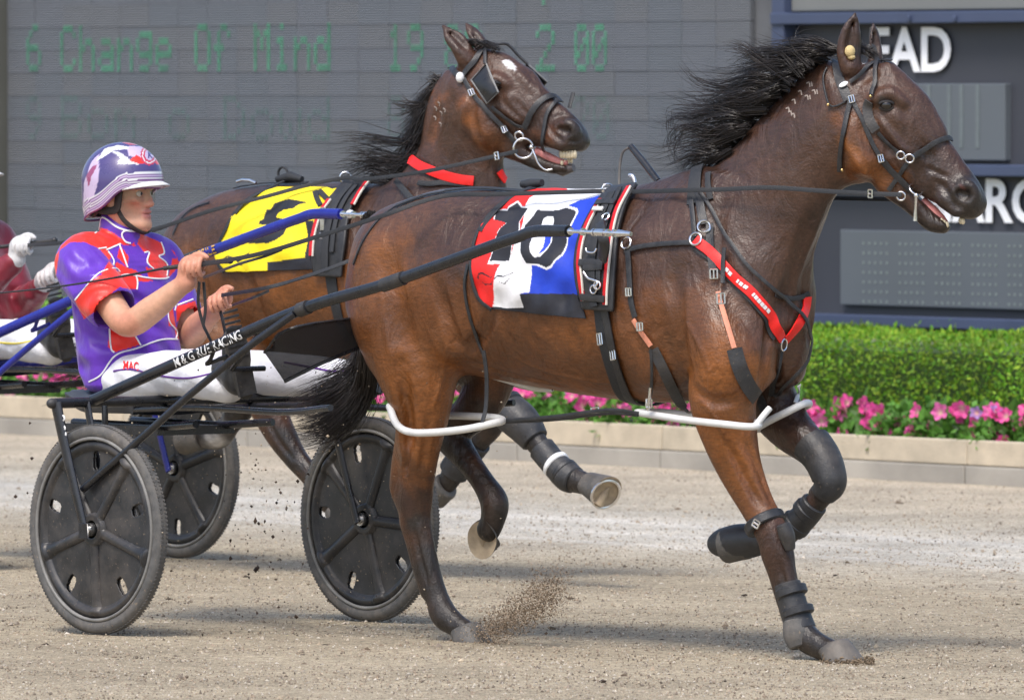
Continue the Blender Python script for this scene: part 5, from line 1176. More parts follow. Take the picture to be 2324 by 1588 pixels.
    for s in (1, -1):
        ear = [Hh(*p) for p in ((.035, .081 * s, .03), (.03, .084 * s, -.02), (.022, .083 * s, -.05), (-.01, .086 * s, -.058), (-.05, .088 * s, -.05), (-.07, .087 * s, -.02), (-.055, .098 * s, .012))]
        mb.ribbon(spline(ear, 26), np.stack([hy * s] * 26), .026, .008)
        ch = [SKB.near(Hh(*p)) for p in ((.024, .085 * s, -.045), (.04, .07 * s, -.085), (.062, .05 * s, -.115), (.078, .02 * s, -.128), (.08, 0, -.13))]
        P = spline([q + nn * .004 for q, nn in ch], 18); mb.ribbon(P, np.array([SKB.near(p)[1] for p in P]), .016, .005)
        bk = [Hh(*p) for p in ((-.05, .092 * s, -.045), (-.085, .07 * s, -.062), (-.105, .03 * s, -.062), (-.108, 0, -.062))]; mb.ribbon(spline(bk, 14), np.array([unit(p - Hh(0, 0, -.05)) for p in spline(bk, 14)]), .034, .01)
    mb.build('chin_harness', M['brown_pad'], he)
    V = []; n = 26; rows = 6
    for i in range(rows + 1):
        for j in range(n + 1):
            a = -1.25 + 2.5 * j / n; t = i / rows; zz = .018 - t * (.042 - .016 * max(0, 1 - abs(a) / .22)) - .006 * abs(a)
            V.append(Hh(.008 + .102 * math.cos(a), .082 * math.sin(a), zz))
    mb = MB(); mb.add(V, [(i * (n + 1) + j, i * (n + 1) + j + 1, (i + 1) * (n + 1) + j + 1, (i + 1) * (n + 1) + j) for i in range(rows) for j in range(n)]); mb.build('goggles', M['lens'], root)
    return root, SKJ, SKT, SKB, jk, hn, hf_
M['eyewhite'] = mat('eye_white', (.62, .6, .57), .15, var=0); M['sole'] = mat('worn_sole', (.055, .05, .044), .75, var=.35, vs=30)
M['trim'] = mat('helmet_trim', srgb(120, 70, 130), .5, var=.1); M['brown_pad'] = mat('brown_black_padding', (.028, .023, .02), .7, var=.25, vs=60, bump=.2, bs=200)
M['purple_pipe'] = mat('purple_piping', srgb(88, 30, 130), .5, var=.1); M['yellow_pipe'] = mat('yellow_piping', srgb(225, 205, 40), .5, var=.1)
def lens_material():
    m = bpy.data.materials.new('clear_lens'); m.use_nodes = True; t = m.node_tree; N = t.nodes; N.remove(N['Principled BSDF'])
    tr = N.new('ShaderNodeBsdfTransparent'); tr.inputs[0].default_value = (.93, .92, .9, 1); gl = N.new('ShaderNodeBsdfGlossy'); gl.inputs['Roughness'].default_value = .05; mx = N.new('ShaderNodeMixShader'); mx.inputs[0].default_value = .1
    t.links.new(tr.outputs[0], mx.inputs[1]); t.links.new(gl.outputs[0], mx.inputs[2]); t.links.new(mx.outputs[0], N['Material Output'].inputs[0]); return m
M['lens'] = lens_material()
PUR = np.array(srgb(98, 48, 178)); REDC = np.array(srgb(236, 46, 34)); WHT = np.array((.72, .72, .74)); NAVY = np.array(srgb(74, 64, 118)); LILA = np.array(srgb(196, 178, 208))
def z6p(pts): return [z6(x, y) for x, y in pts]
RED_AREAS = [[(405, 575), (300, 612), (205, 700), (198, 725), (262, 676), (345, 676), (425, 712), (470, 760), (520, 830), (555, 868), (700, 880), (740, 900), (650, 905), (655, 950), (560, 940), (480, 870), (430, 880), (540, 690), (480, 720)],
 [(405, 575), (300, 612), (205, 700), (262, 676), (345, 676), (430, 715), (490, 720), (545, 688), (640, 700), (600, 610), (430, 590)],
 [(660, 622), (790, 682), (860, 730), (890, 790), (885, 820), (830, 880), (720, 890), (700, 830), (690, 735), (650, 690)],
 [(545, 690), (600, 760), (590, 822), (640, 840), (690, 880), (560, 870), (520, 810), (530, 770)], [(480, 800), (560, 870), (650, 870), (650, 940), (600, 950), (540, 885), (470, 860)],
 [(478, 1070), (640, 1130), (648, 1190), (628, 1205), (668, 1268), (512, 1312), (478, 1280), (490, 1180)], [(862, 1160), (905, 1180), (942, 1215), (938, 1252), (872, 1232)], [(815, 1030), (850, 1030), (870, 1160), (830, 1160), (825, 1080)], [(822, 1035), (875, 985), (850, 1080), (838, 1120)],
 [(285, 1012), (340, 1120), (430, 1060), (500, 970), (590, 900), (550, 842), (430, 868), (375, 905)], [(872, 1062), (880, 1045), (985, 1015), (1002, 1082), (875, 1135)], [(165, 770), (200, 720), (175, 900), (165, 915)]]
STARS = [[(470, 718), (552, 686), (530, 762), (592, 822), (530, 790), (512, 812), (520, 760)], [(600, 690), (690, 735), (720, 735), (700, 790), (740, 830), (690, 820), (660, 840), (680, 780), (640, 720)], [(790, 676), (830, 700), (880, 770), (850, 770), (830, 870), (820, 800), (770, 758), (810, 750)]]
def jacket1(V, px):
    c = np.tile(PUR, (len(V), 1))
    for p in RED_AREAS: c[inpoly(px, z6p(p))] = REDC
    for p in STARS: c[inpoly(px, z6p(p))] = PUR
    c[inpoly(px, z6p([(400, 505), (470, 515), (610, 590), (668, 605), (664, 655), (610, 690), (565, 660), (480, 605), (402, 588)]))] = PUR
    return c
def helmet1(par, px):
    a, h = par[:, 0], par[:, 1]; c = np.tile(NAVY, (len(par), 1)); q = lambda p, col: c.__setitem__(inpoly(px, z6p(p)), col)
    q([(355, 480), (360, 330), (400, 220), (440, 180), (440, 300), (400, 470)], LILA); q([(370, 300), (400, 250), (430, 240), (400, 300), (385, 360)], np.array(srgb(150, 70, 110)))
    q([(425, 218), (470, 152), (540, 135), (640, 150), (660, 175), (590, 158), (520, 160), (460, 200)], WHT)
    q([(590, 165), (600, 140), (690, 145), (730, 165), (700, 190), (640, 205), (600, 190)], LILA); q([(560, 122), (620, 118), (680, 135), (600, 134)], np.array(srgb(190, 80, 90)))
    for d in (0, 16, 32): q([(505 + d, 165 + d * .6), (540 + d, 170 + d * .6), (600, 205 + d * .3), (560, 200 + d * .4)], WHT); 
    for d in (0, 14): q([(538, 232 - d), (580, 212 - d), (655, 238), (600, 234)], WHT)
    q([(600, 218), (640, 185), (672, 210), (700, 235), (650, 232)], REDC); q([(720, 190), (770, 200), (785, 240), (740, 235)], REDC)
    ce = np.array(z6(706, 186)); r = np.hypot((px[:, 0] - ce[0]) / 17, (px[:, 1] - ce[1]) / 21); c[r < 1.05] = np.array(srgb(190, 50, 80)); c[(r < .86) & (r > .74)] = WHT; c[r < .55] = LILA
    q([(698, 168), (706, 168), (706, 205), (698, 205)], NAVY); q([(706, 168), (724, 172), (722, 186), (710, 188), (726, 206), (716, 206), (704, 188)], NAVY)
    b = h < .044; st = (h / .0044).astype(int); col = np.where((st % 2 == 0)[:, None], LILA * 1.05, np.array(srgb(112, 70, 128))); col[(st == 4) | (st == 6)] = WHT; c[b] = col[b]
    m = (h > .044) & (h < .049) & (np.abs(a) < 2.3); c[m] = WHT
    return c
driver1, SKJ1, SKT1, SKB1, jk1, hand_n, hand_f = driver(S1, 'driver in purple and red satin silks and white trousers holding the reins', dict(pipe=M['purple_pipe']), False, False, helmet1, jacket1, True)
fail = []
for q in ([(405, 575), (415, 598)], [(290, 1010), (310, 985), (390, 890), (440, 848), (520, 826), (548, 848)], [(478, 1072), (488, 1180), (497, 1290), (516, 1312)], [(640, 1132), (650, 1190)], [(628, 1205), (668, 1270)], [(545, 690), (592, 822)], [(470, 722), (552, 686)], [(640, 868), (652, 905), (645, 950)], [(785, 676), (806, 742), (768, 758), (822, 800), (820, 872)], [(690, 738), (722, 732), (700, 790), (742, 830)], [(556, 870), (600, 862), (700, 882), (800, 888), (830, 878)], [(865, 1070), (880, 990), (890, 975)], [(880, 1040), (970, 1005)], [(830, 1040), (826, 1100), (840, 1150), (880, 1190), (872, 1232)], [(370, 1482), (440, 1440), (520, 1330), (640, 1290), (780, 1240), (880, 1236)], [(425, 715), (470, 708)], [(480, 730), (515, 780), (510, 810)]):
    mb = MB()
    try: SKJ1.strap(mb, z6p(q), .0055, .003, .001, step=5)
    except Exception as e_: fail.append(str(e_)); continue
    mb.build('piping', M['white_paint'], jk1)
mb = MB()
try:
    SKJ1.strap(mb, z6p([(430, 525), (470, 545), (530, 590), (600, 612), (660, 610)]), .006, .003, .002, step=4)
    SKJ1.strap(mb, z6p([(662, 612), (575, 610), (560, 640), (580, 675), (610, 683)]), .006, .003, .002, step=4)
except Exception as e_: fail.append(str(e_))
mb.build('collar_piping', M['white_paint'], jk1)
print('piping missed', fail)
# whip
W0, W1 = LS(522, 591, .07), LS(372, 609, .165); whip = thing('whip', 'long thin black driving whip held in the near hand of the purple driver', 'whip', S1)
mb = MB(); mb.tube([W0, W0 * .9 + W1 * .1, W1], [.011, .0085, .0075], 10); mb.ball(W0, .0125, 8); mb.build('grip', M['rubber_d'], whip)
mb = MB(); mb.tube(spline([W1, LS(250, 632, .24), LS(120, 652, .34), LS(-30, 668, .45)], 20), np.linspace(.0045, .0025, 20), 8); mb.build('stock', M['black_paint'], whip)
BURG = np.array(srgb(122, 30, 46))
def jacket2(V, px):
    c = np.tile(BURG, (len(V), 1)); return c
def helmet2(par, px):
    c = np.tile(np.array((.6, .6, .6)), (len(par), 1)); c[par[:, 1] < .05] = BURG; return c
driver2, SKJ2, SKT2, SKB2, jk2, _, _ = driver(S2, 'driver in burgundy long sleeves and white gloves at the left edge of the photo', dict(pipe=M['yellow_pipe']), True, True, helmet2, jacket2, False)
mb = MB()
for c in (LS(441, 610, .12), LS(502, 690, -.14)): pass
w2 = thing('whip', 'black driving whip in the white glove at the left edge', 'whip', S2)
mb = MB(); mb.tube([W0, W0 * .9 + W1 * .1, W1], [.011, .0085, .0075], 10); mb.ball(W0, .0125, 8); mb.build('grip', M['rubber_d'], w2); mb = MB(); mb.tube([W1, LS(250, 632, .24), LS(120, 652, .34)], [.0045, .0035, .0025], 8); mb.build('stock', M['black_paint'], w2)
# ================================================================== THE SECOND HORSE
H2 = Frame(.25, 36.2, 43)
_poll = H2.world(1045, 130, .05); HD2 = Frame(_poll[0], _poll[1], 30, 0)
D2 = dict(
 trunk=[(425, 505, 700, .10), (455, 472, 760, .19), (515, 437, 790, .245), (600, 419, 800, .265), (700, 412, 810, .285), (790, 414, 815, .29), (870, 418, 820, .28), (930, 424, 825, .255), (985, 428, 815, .22), (1040, 450, 800, .19), (1085, 500, 780, .165), (1112, 560, 740, .13)],
 neck=[((930, 432), (1105, 680), 0, .175), ((940, 395), (1122, 580), 0, .145), ((955, 345), (1128, 480), .01, .118), ((970, 290), (1115, 405), .02, .1), ((983, 235), (1095, 350), .03, .09), ((1002, 180), (1088, 315), .04, .08), ((1030, 140), (1090, 270), .05, .07)],
 head=[((1055, 117), (1035, 300), .072), ((1100, 112), (1062, 330), .088), ((1142, 120), (1100, 347), .096), ((1180, 146), (1140, 345), .090), ((1215, 180), (1172, 342), .076), ((1248, 211), (1205, 340), .064), ((1279, 240), (1235, 334), .056), ((1305, 264), (1262, 334), .055), ((1322, 286), (1286, 338), .058), ((1328, 304), (1303, 342), .05)],
 jaw=[(1168, 338, .04, .05), (1200, 356, .034, .044), (1226, 368, .032, .04), (1252, 376, .03, .036), (1284, 381, .024, .032)],
 legs=[
  [(455, 600, .13, .15), (475, 710, .14, .165), (535, 800, .15, .125), (590, 880, .14, .088), (615, 940, .13, .070), (640, 990, .12, .060), (672, 1040, .11, .047), (710, 1085, .10, .042), (735, 1125, .095, .048), (760, 1150, .09, .04)],
  [(500, 640, -.13, .14), (545, 760, -.15, .13), (575, 840, -.15, .09), (555, 900, -.14, .068), (540, 935, -.13, .055), (522, 962, -.125, .044), (497, 988, -.12, .052), (462, 992, -.12, .042)],
  [(985, 640, .14, .11), (1010, 740, .16, .12), (1040, 810, .15, .095), (1095, 880, .14, .074), (1150, 930, .13, .062), (1185, 960, .12, .057), (1222, 1010, .11, .043), (1258, 1052, .105, .04), (1290, 1082, .1, .048), (1325, 1096, .1, .042)],
  [(1060, 660, -.14, .11), (1080, 780, -.14, .1), (1100, 880, -.13, .075), (1115, 950, -.125, .06), (1090, 995, -.12, .045), (1050, 1040, -.12, .044), (1030, 1070, -.12, .046), (1016, 1095, -.12, .04)]],
 tendon=[], groove=[([(520, 620, .33, .02), (545, 720, .32, .024)], .06), ([(1075, 340, .13, .014), (1095, 400, .13, .014)], .04)],
 muscle=[([(455, 555, .12), (505, 540, .13), (590, 535, .12)], (.09, .11, .1), (.07, .08, .07)), ([(440, 560, .12), (445, 670, .13), (480, 770, .13)], (.12, .14, .1), (.09, .1, .08)), ([(900, 470, .10), (950, 560, .17), (990, 660, .19)], (.11, .13, .12), (.05, .07, .07)), ([(880, 560, .16), (880, 690, .19), (920, 770, .17)], (.12, .16, .12), (.06, .08, .07)), ([(1060, 600, .10), (1080, 680, .11)], (.1, .1), (.06, .06))],
 head_add=[([(1100, 188, .08, .022), (1126, 178, .082, .02), (1150, 192, .076, .016)], .02), ([(1160, 225, .076, .018), (1195, 262, .064, .014)], .02), ([(1085, 250, .06, .05), (1105, 300, .064, .05)], .04), ([(1262, 305, .042, .026), (1288, 282, .05, .022), (1306, 296, .046, .02), (1296, 318, .045, .02)], .02), ([(1245, 318, .045, .022), (1275, 330, .045, .022)], .03)],
 head_cut=[([(1286, 298, .064, .016), (1270, 294, .06, .012)], .012), ([(1225, 262, .08, .014), (1200, 290, .08, .012)], .04)],
 mouth=[([(1205, 334, .006, .06), (1232, 344, .014, .06), (1262, 354, .022, .06), (1310, 366, .024, .06)], .01)],
 ears=[[(1058, 135, .055, .036, .03), (1045, 105, .065, .040, .022), (1025, 82, .062, .032, .016), (1004, 57, .055, .006, .005)], [(1098, 118, -.045, .032, .028), (1085, 90, -.055, .034, .02), (1070, 70, -.06, .027, .014), (1056, 52, -.058, .006, .005)]],
 ear_in=[[(1068, 112, .09, .012, .03, .8, .7), (1052, 98, .09, .018, .034, .8, .7), (1036, 82, .085, .014, .03, .8, .7), (1016, 66, .075, .006, .03, .8, .7)], [(1106, 100, -.02, .010, .03, 1, .3), (1094, 84, -.03, .012, .03, 1, .3), (1078, 70, -.04, .006, .03, 1, .3)]])
V2, F2, L2, HL2 = build_body(H2, HD2, D2, .0085)
zz5 = lambda *p: [z5(x, y) for x, y in p]
V2 = relief(H2, V2, F2, [(zz5((960, 560), (930, 720), (960, 850), (1000, 960)), .03, -.010), (zz5((900, 600), (880, 760), (900, 900)), .03, .006), (zz5((1080, 650), (1180, 730), (1260, 790)), .016, .008), (zz5((1060, 720), (1150, 830), (1210, 880)), .022, -.006), (zz5((1160, 600), (1260, 700), (1310, 760)), .02, -.007), (zz5((1420, 790), (1460, 860), (1560, 900), (1640, 880)), .014, -.007), (zz5((1430, 760), (1520, 730), (1600, 760)), .014, -.005), (zz5((1180, 420), (1280, 520), (1380, 620)), .025, .005), ([(440, 560), (460, 660), (500, 760)], .05, -.009), ([(540, 560), (580, 680), (600, 740)], .04, -.008), ([(600, 940), (632, 1000), (672, 1050)], .014, -.007), (zz5((740, 640), (700, 800), (660, 960)), .04, -.006)])
ex = []
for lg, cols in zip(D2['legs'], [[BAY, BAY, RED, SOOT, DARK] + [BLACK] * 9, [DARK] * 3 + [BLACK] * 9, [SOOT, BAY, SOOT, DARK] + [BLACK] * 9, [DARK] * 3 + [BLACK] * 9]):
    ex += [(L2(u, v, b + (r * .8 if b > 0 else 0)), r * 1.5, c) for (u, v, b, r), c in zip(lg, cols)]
WHITE_H = (.55, .52, .48)
ex += [(L2(494, 988, -.12 + .03), .05, WHITE_H), (L2(486, 992, -.09), .045, WHITE_H), (HL2(1085, 290, .09), .08, (.2, .066, .014)), (HL2(1110, 325, .08), .06, (.15, .048, .012)), (HL2(1065, 220, .09), .07, (.19, .062, .014)), (HL2(1240, 290, .07), .05, (.11, .036, .012)), (HL2(1215, 300, .07), .05, (.09, .03, .011)), (HL2(1205, 230, .07), .05, SOOT), (HL2(1286, 298, .06), .022, (.1, .03, .03)), (HL2(1318, 305, .0), .05, BLACK), (HL2(1300, 270, 0), .05, DARK), (L2(1010, 230, .09), .08, (.19, .062, .014)), (L2(1000, 300, .1), .09, (.14, .046, .014)), (L2(650, 680, .3), .22, RED), (L2(720, 650, .3), .22, RED), (L2(470, 640, .3), .1, SOOT)]
me = np_mesh('body', V2, F2); C2 = coat(V2, L2, HL2, D2, ex)
SK2 = Skin(V2, F2, H2)
for _u, _v, _r in ((1149, 141, .014), (1155, 145, .016), (1161, 151, .014), (1166, 156, .009)):
    _h = SK2.hit(_u, _v)
    if _h: C2[np.linalg.norm(V2 - _h[0], axis=1) < _r] = (.62, .6, .6)
set_col(me, C2)
horse2 = thing('horse', 'bay horse with white star, blinkers and open mouth behind, wearing yellow cloth number 5', 'horse', H2)
link('body', me, M['coat_a'], horse2); SK2 = Skin(V2, F2, H2)
try: eye(SK2, H2, 1124, 192, horse2)
except Exception as e_: print('eye2', e_)
hf = MB(); hoof(hf, L2(1328, 1097, .1), L2(1374, 1120, .1), L2(1400, 1060, .1) - L2(1328, 1097, .1), .040, .066, 0, 1, nb=unit(H2.loc(CAM) - L2(1380, 1120, 0)) * .55 + np.array([.75, 0, -.6])); hv = hf.build('hoof', [M['hoof'], M['hoof_pale']], horse2)
mb = MB(); ax_ = unit(unit(H2.loc(CAM) - L2(1380, 1120, 0)) * .55 + np.array([.75, 0, -.6])); c_ = L2(1374, 1120, .1) + ax_ * .002; mb.ring(c_, ax_, .056, .006, 24, 6); mb.build('shoe', M['chrome'], hv)
hf = MB(); hoof(hf, L2(460, 992, -.12), L2(418, 1000, -.12), L2(420, 950, -.12) - L2(460, 992, -.12), .05, .064, 0, 1); hf.build('hoof', [M['hoof'], M['hoof_pale']], horse2)
hf = MB(); hoof(hf, L2(762, 1152, .09), L2(785, 1195, .09), (1, 0, 0), .05, .064); hf.build('hoof', M['hoof'], horse2)
hf = MB(); hoof(hf, L2(1014, 1097, -.12), L2(985, 1118, -.12), L2(1010, 1160, -.12) - L2(1014, 1097, -.12), .05, .06); hf.build('hoof', M['hoof'], horse2)
mb = MB()
for i in range(6):
    t = (i + .5) / 6
    for j, b in enumerate((.03, .012, -.008)): mb.ball(HL2(1272 + 36 * t - j * 1, 349 + 1 * t + 1.5 * math.sin(t * 3), b), .0095, 6, sc=(.8, .8, 1.7))
for i in range(4): mb.ball(HL2(1272 + 28 * (i + .5) / 4, 370 - 1.5 * i, .02 - .008 * i), .008, 5, sc=(.8, .8, 1.3))
mb.build('teeth', M['tooth'], horse2)
mb = MB(); mb.tube([HL2(u, v, .012) for u, v in ((1215, 342), (1245, 358), (1268, 368), (1288, 370))], [.016, .018, .015, .008], 10, flat=.65); mb.build('tongue', M['gum'], horse2)
mb = MB(); mb.tube([HL2(u, v, .0) for u, v in ((1255, 379), (1278, 386), (1302, 381))], [.02, .024, .014], 12); mb.build('lower_lip', M['lip_grey'], horse2)
lk = []
for q, (u, v) in enumerate([(1010, 172), (1002, 190), (996, 208), (990, 228), (985, 248), (980, 268), (975, 290), (970, 312), (965, 335), (958, 358), (950, 380), (942, 400)]):
    for tip in ([(u - 18, v + 40), (u - 40, v + 90), (u - 60, v + 135)], [(u - 25, v + 20), (u - 55, v + 60), (u - 90, v + 90)]):
        vm = 425 - q
        lk.append(([(u + 10, v, .03)] + [(a, min(b, vm), .06) for a, b in tip], 48, .018, .04))
for pts in ([(985, 240), (950, 235), (915, 240), (890, 228)], [(965, 300), (930, 320), (880, 318), (820, 315), (752, 318)], [(965, 330), (920, 360), (860, 350), (800, 345), (778, 350)], [(960, 350), (900, 375), (840, 370), (800, 385), (765, 388)], [(955, 380), (900, 405), (850, 400), (810, 412)], [(950, 395), (910, 420), (880, 440), (850, 445)], [(1000, 185), (985, 180), (970, 190)], [(955, 385), (905, 395), (850, 380), (790, 370)]):
    lk.append(([(u, v, .07) for u, v in pts], 34, .02, .045))
hair('mane', H2, lk, M['hair'], horse2, 14, .0021, 13, .018)
lk = [([np.append(HL2(*p), 0) for p in ((1085, 108, 0), (1100, 100, .02), (1125, 108, .03), (1140, 120, .03))], 40, .025, .015), ([np.append(HL2(*p), 0) for p in ((1075, 105, .03), (1065, 95, .05), (1090, 95, .04), (1112, 108, .03))], 26, .015, .012)]
hair('forelock', H2, lk, M['hair'], horse2, 15, .0016, 9, .006)
lk = [([(418, 520, 0), (410, 620, .0), (380, 720 + w * 20, .0), (300, 790 + w * 50, .02), (180, 830 + w * 60, .02), (90, 850 + w * 70, .02)], 60, .03, .06) for w in (-.5, -.2, .1, .4, .7)]
hair('tail', H2, lk, M['hair'], horse2, 16, .002, 16, .016)
br = []
for x, y in ((725, 660), (740, 720), (700, 750), (735, 790), (705, 690), (760, 700)):
    u, v = z5(x, y); br += [[(u - 3, v - 4), (u + 2, v - 1), (u + 1, v + 5)]]
try: brand(SK2, horse2, br, .005)
except Exception as e_: print('brand2', e_)
# ================================================================== CLOTH AND TACK
def patch(sk, left, right, nu, nv, off, colour=None, both=True, th=.004, wav=None, sm=4):
    """a sheet lying on the body between two picture polylines (top to bottom)"""
    A, B = spline(left, nv), spline(right, nv); V = np.zeros((nv, nu, 3)); PX = np.zeros((nv, nu, 2)); ok = np.zeros((nv, nu), bool)
    for i in range(nv):
        for j in range(nu):
            t = j / (nu - 1); p = A[i] * (1 - t) + B[i] * t; PX[i, j] = p; h = sk.hit(*p)
            if h: V[i, j] = h[0] + h[1] * off; ok[i, j] = True
    for i in range(nv):                               # points past the outline sit on the ridge
        for j in range(nu):
            if not ok[i, j]:
                c = [(abs(a - i) + abs(b - j), a, b) for a in range(max(0, i - 12), min(nv, i + 13)) for b in range(max(0, j - 4), min(nu, j + 5)) if ok[a, b]]
                if c: _, a, b = min(c); V[i, j] = V[a, b]
    for _ in range(sm): V[1:-1, 1:-1] = .4 * V[1:-1, 1:-1] + .15 * (V[:-2, 1:-1] + V[2:, 1:-1] + V[1:-1, :-2] + V[1:-1, 2:])
    V = V.reshape(-1, 3); PX = PX.reshape(-1, 2)
    if wav is not None: V = V + wav(PX)[:, None] * np.array([0, -1, 0])
    Fc = np.array([(i * nu + j, i * nu + j + 1, (i + 1) * nu + j + 1, (i + 1) * nu + j) for i in range(nv - 1) for j in range(nu - 1)])
    C = None if colour is None else colour(PX)
    if both:
        n = len(V); V = np.concatenate([V, mirror(V)]); Fc = np.concatenate([Fc, Fc[:, ::-1] + n]); C = None if C is None else np.concatenate([C, C])
    return V, Fc, C
def sheet(name, m, parent, res, th=.005):
    V, Fc, C = res; me = np_mesh(name, V, Fc)
    if C is not None: set_col(me, C)
    o = link(name, me, m, parent); md = o.modifiers.new('t', 'SOLIDIFY'); md.thickness = th; md.offset = 0; return o
def z8p(p): return [z8(x, y) for x, y in p]
CR, CW, CB, CK = np.array(srgb(226, 34, 30)), np.array((.78, .78, .8)), np.array(srgb(26, 62, 190)), np.array((.014, .015, .022))
def cloth10(px):
    c = np.tile(CR, (len(px), 1)); q = lambda p, col: c.__setitem__(inpoly(px, z8p(p)), col)
    q([(1240, 150), (1240, 225), (990, 235), (900, 252), (858, 275), (815, 360), (760, 620), (640, 900), (560, 930), (525, 1000), (500, 1160), (465, 1380), (455, 1700), (2000, 1700), (2000, 150)], CW)
    q([(1545, 268), (1380, 300), (1250, 360), (1300, 480), (1250, 700), (1150, 900), (880, 960), (870, 1242), (800, 1250), (800, 1262), (1600, 1290), (1800, 200)], CB)
    one = [(497, 425), (505, 408), (618, 405), (640, 375), (730, 325), (765, 375), (862, 378), (800, 440), (765, 480), (735, 520), (745, 600), (690, 720), (660, 820), (628, 922), (448, 920), (480, 800), (520, 690), (560, 590), (612, 535), (570, 520), (500, 500)]
    zero = [(800, 560), (840, 520), (920, 450), (960, 400), (1080, 408), (1180, 400), (1250, 375), (1330, 405), (1335, 440), (1300, 560), (1250, 740), (1200, 850), (1150, 900), (1110, 965), (1060, 985), (960, 950), (830, 940), (790, 830), (778, 700)]
    grow = lambda p, k: [tuple(np.mean(p, 0) + (np.array(a) - np.mean(p, 0)) * k) for a in p]
    q(grow(one, 1.09), CW * .95); q(grow(zero, 1.075), CW * .95); q(one, CK); q(zero, CK)
    hole = [(985, 560), (1010, 500), (1060, 475), (1120, 480), (1130, 520), (1090, 640), (1075, 720), (1040, 800), (985, 862), (925, 868), (895, 820), (888, 740), (905, 660), (950, 610)]
    q(grow(hole, 1.07), CW); q(hole, CW); q([(1020, 620), (1080, 560), (1085, 640), (1060, 750), (1010, 825), (960, 855), (1000, 780)], CB)
    q([(788, 1256), (1330, 1256), (1480, 1300), (1480, 1600), (800, 1600), (805, 1400)], CK * 1.2); q([(440, 1385), (620, 1405), (820, 1395), (820, 1600), (400, 1600), (330, 1330)], CK)
    for p in ([(318, 1090), (340, 1045), (380, 1030), (470, 1085), (500, 1075), (470, 1095), (380, 1050), (345, 1060), (335, 1110)], [(505, 1100), (540, 1065), (600, 1075), (660, 1050), (690, 1035), (690, 1045), (650, 1065), (600, 1088), (540, 1080), (515, 1108)], [(560, 1130), (610, 1150), (655, 1100), (660, 1105), (615, 1160)], [(350, 1120), (400, 1155), (470, 1150), (495, 1120), (480, 1160), (400, 1165)]): q(p, CK)
    return c
cl = thing('saddlecloth', 'red, white and blue saddlecloth with a large black 10', 'saddlecloth', H1)
wv = lambda PX: .0045 * np.sin(PX[:, 0] * .09 + PX[:, 1] * .05) * np.sin(PX[:, 1] * .03) + .006 * np.sin(PX[:, 0] * .035 - PX[:, 1] * .06)
left = [(1215, 436), (1171, 449), (1124, 483), (1092, 526), (1079, 564), (1074, 601), (1080, 646), (1095, 680), (1122, 700)]; right = [(1392, 432), (1370, 455), (1343, 500), (1322, 547), (1312, 601), (1313, 650), (1320, 690), (1332, 722)]
co = sheet('cloth', M['print'], cl, patch(SK1, left, right, 190, 190, .010, cloth10, True, wav=wv), .004)
SKC = Skin(*patch(SK1, left, right, 90, 90, .0135, None, False, wav=wv)[:2], H1)
mb = MB()
V, Fc = text2d('HarnessRacing', .0)
V[:, 0] *= (1167.5 - 1084) / V[:, 0].max(); W_ = []
for x, y in V:
    u = 1084 + x; v = 657 + .11 * x - y * 13; h = SKC.hit(u, v); W_.append(h[0] + h[1] * .002 if h else H1.P(u, v, .3))
link('lettering', np_mesh('lettering', W_, Fc, False), M['print_black'] if 'print_black' in M else M['leather'], cl)
mb = MB(); SK1.strap(mb, left, .012, .004, .014, step=6); mb.build('binding', M['nylon'], cl)
M['red_trim'] = M['red_vinyl']
# harness saddle
def harness_saddle(fr, sk, label, padL, padR, stripes, extra):
    r = thing('harness_saddle', label, 'harness saddle', fr)
    sheet('pad', M['leather'], r, patch(sk, padL, padR, 26, 60, .022, None, True), .012)
    for a in stripes:
        mb = MB(); P, Nn = sk.path(a, .031, 6); mb.ribbon(P, Nn, .017, .006); o = mb.build('trim_strip', M['red_vinyl'], r)
        mb = MB(); d = [(x + 5, y + 1) for x, y in a]; P, Nn = sk.path(d, .033, 6); mb.ribbon(P, Nn, .0055, .006); mb.build('trim_edge', M['cream_trim'], o)
    return r
sd1 = harness_saddle(H1, SK1, 'black harness saddle with red and cream edging on the front horse', [(1388, 440), (1362, 470), (1334, 517), (1318, 560), (1313, 605), (1318, 650), (1328, 700)], [(1452, 430), (1432, 465), (1420, 500), (1412, 540), (1407, 600), (1404, 655), (1402, 706)],
  [[(1372, 468), (1345, 517), (1331, 558), (1326, 601), (1331, 644), (1337, 680)], [(1436, 440), (1411, 487), (1400, 537), (1393, 590), (1388, 654), (1387, 692)]], None)
def lay(name, sk, px, w, m, par, off=.006, th=.004, step=8):
    mb = MB(); sk.strap(mb, px, w, th, off, step=step); return mb.build(name, m, par)
for px, w in (([(1400, 455), (1378, 500), (1364, 550), (1358, 600), (1359, 650), (1365, 695)], .03), ([(1418, 445), (1396, 495), (1382, 550), (1374, 610), (1374, 660)], .018)): lay('billet', SK1, px, w, M['nylon'], sd1, .036)
for px in ([(1366, 478), (1390, 474), (1410, 476)], [(1330, 602), (1355, 601), (1385, 604)], [(1335, 672), (1360, 676), (1390, 680)], [(1340, 612), (1385, 610)]): lay('cross_strap', SK1, px, .022, M['leather'], sd1, .040)
def hit(sk, u, v, off):
    h = sk.hit(u, v)
    while h is None: v += 4; h = sk.hit(u, v)
    return h[0] + h[1] * off, h[1]
mb = MB()
p, n = hit(SK1, 1378, 452, .03); q = H1.P(1379, 431, .10); mb.tube([p, (p + q) / 2, q + np.array([0, 0, -.018])], .005, 8); mb.ring(q, unit(H1.loc(CAM) - q) * .8 + np.array([.6, 0, 0]), .019, .0036, 24, 8)
q2 = H1.P(1440, 405, -.03); mb.tube(spline([H1.P(1443, 425, -.02), H1.P(1440, 408, -.02), H1.P(1434, 398, -.02), H1.P(1428, 398, -.02)], 10), .006, 8)
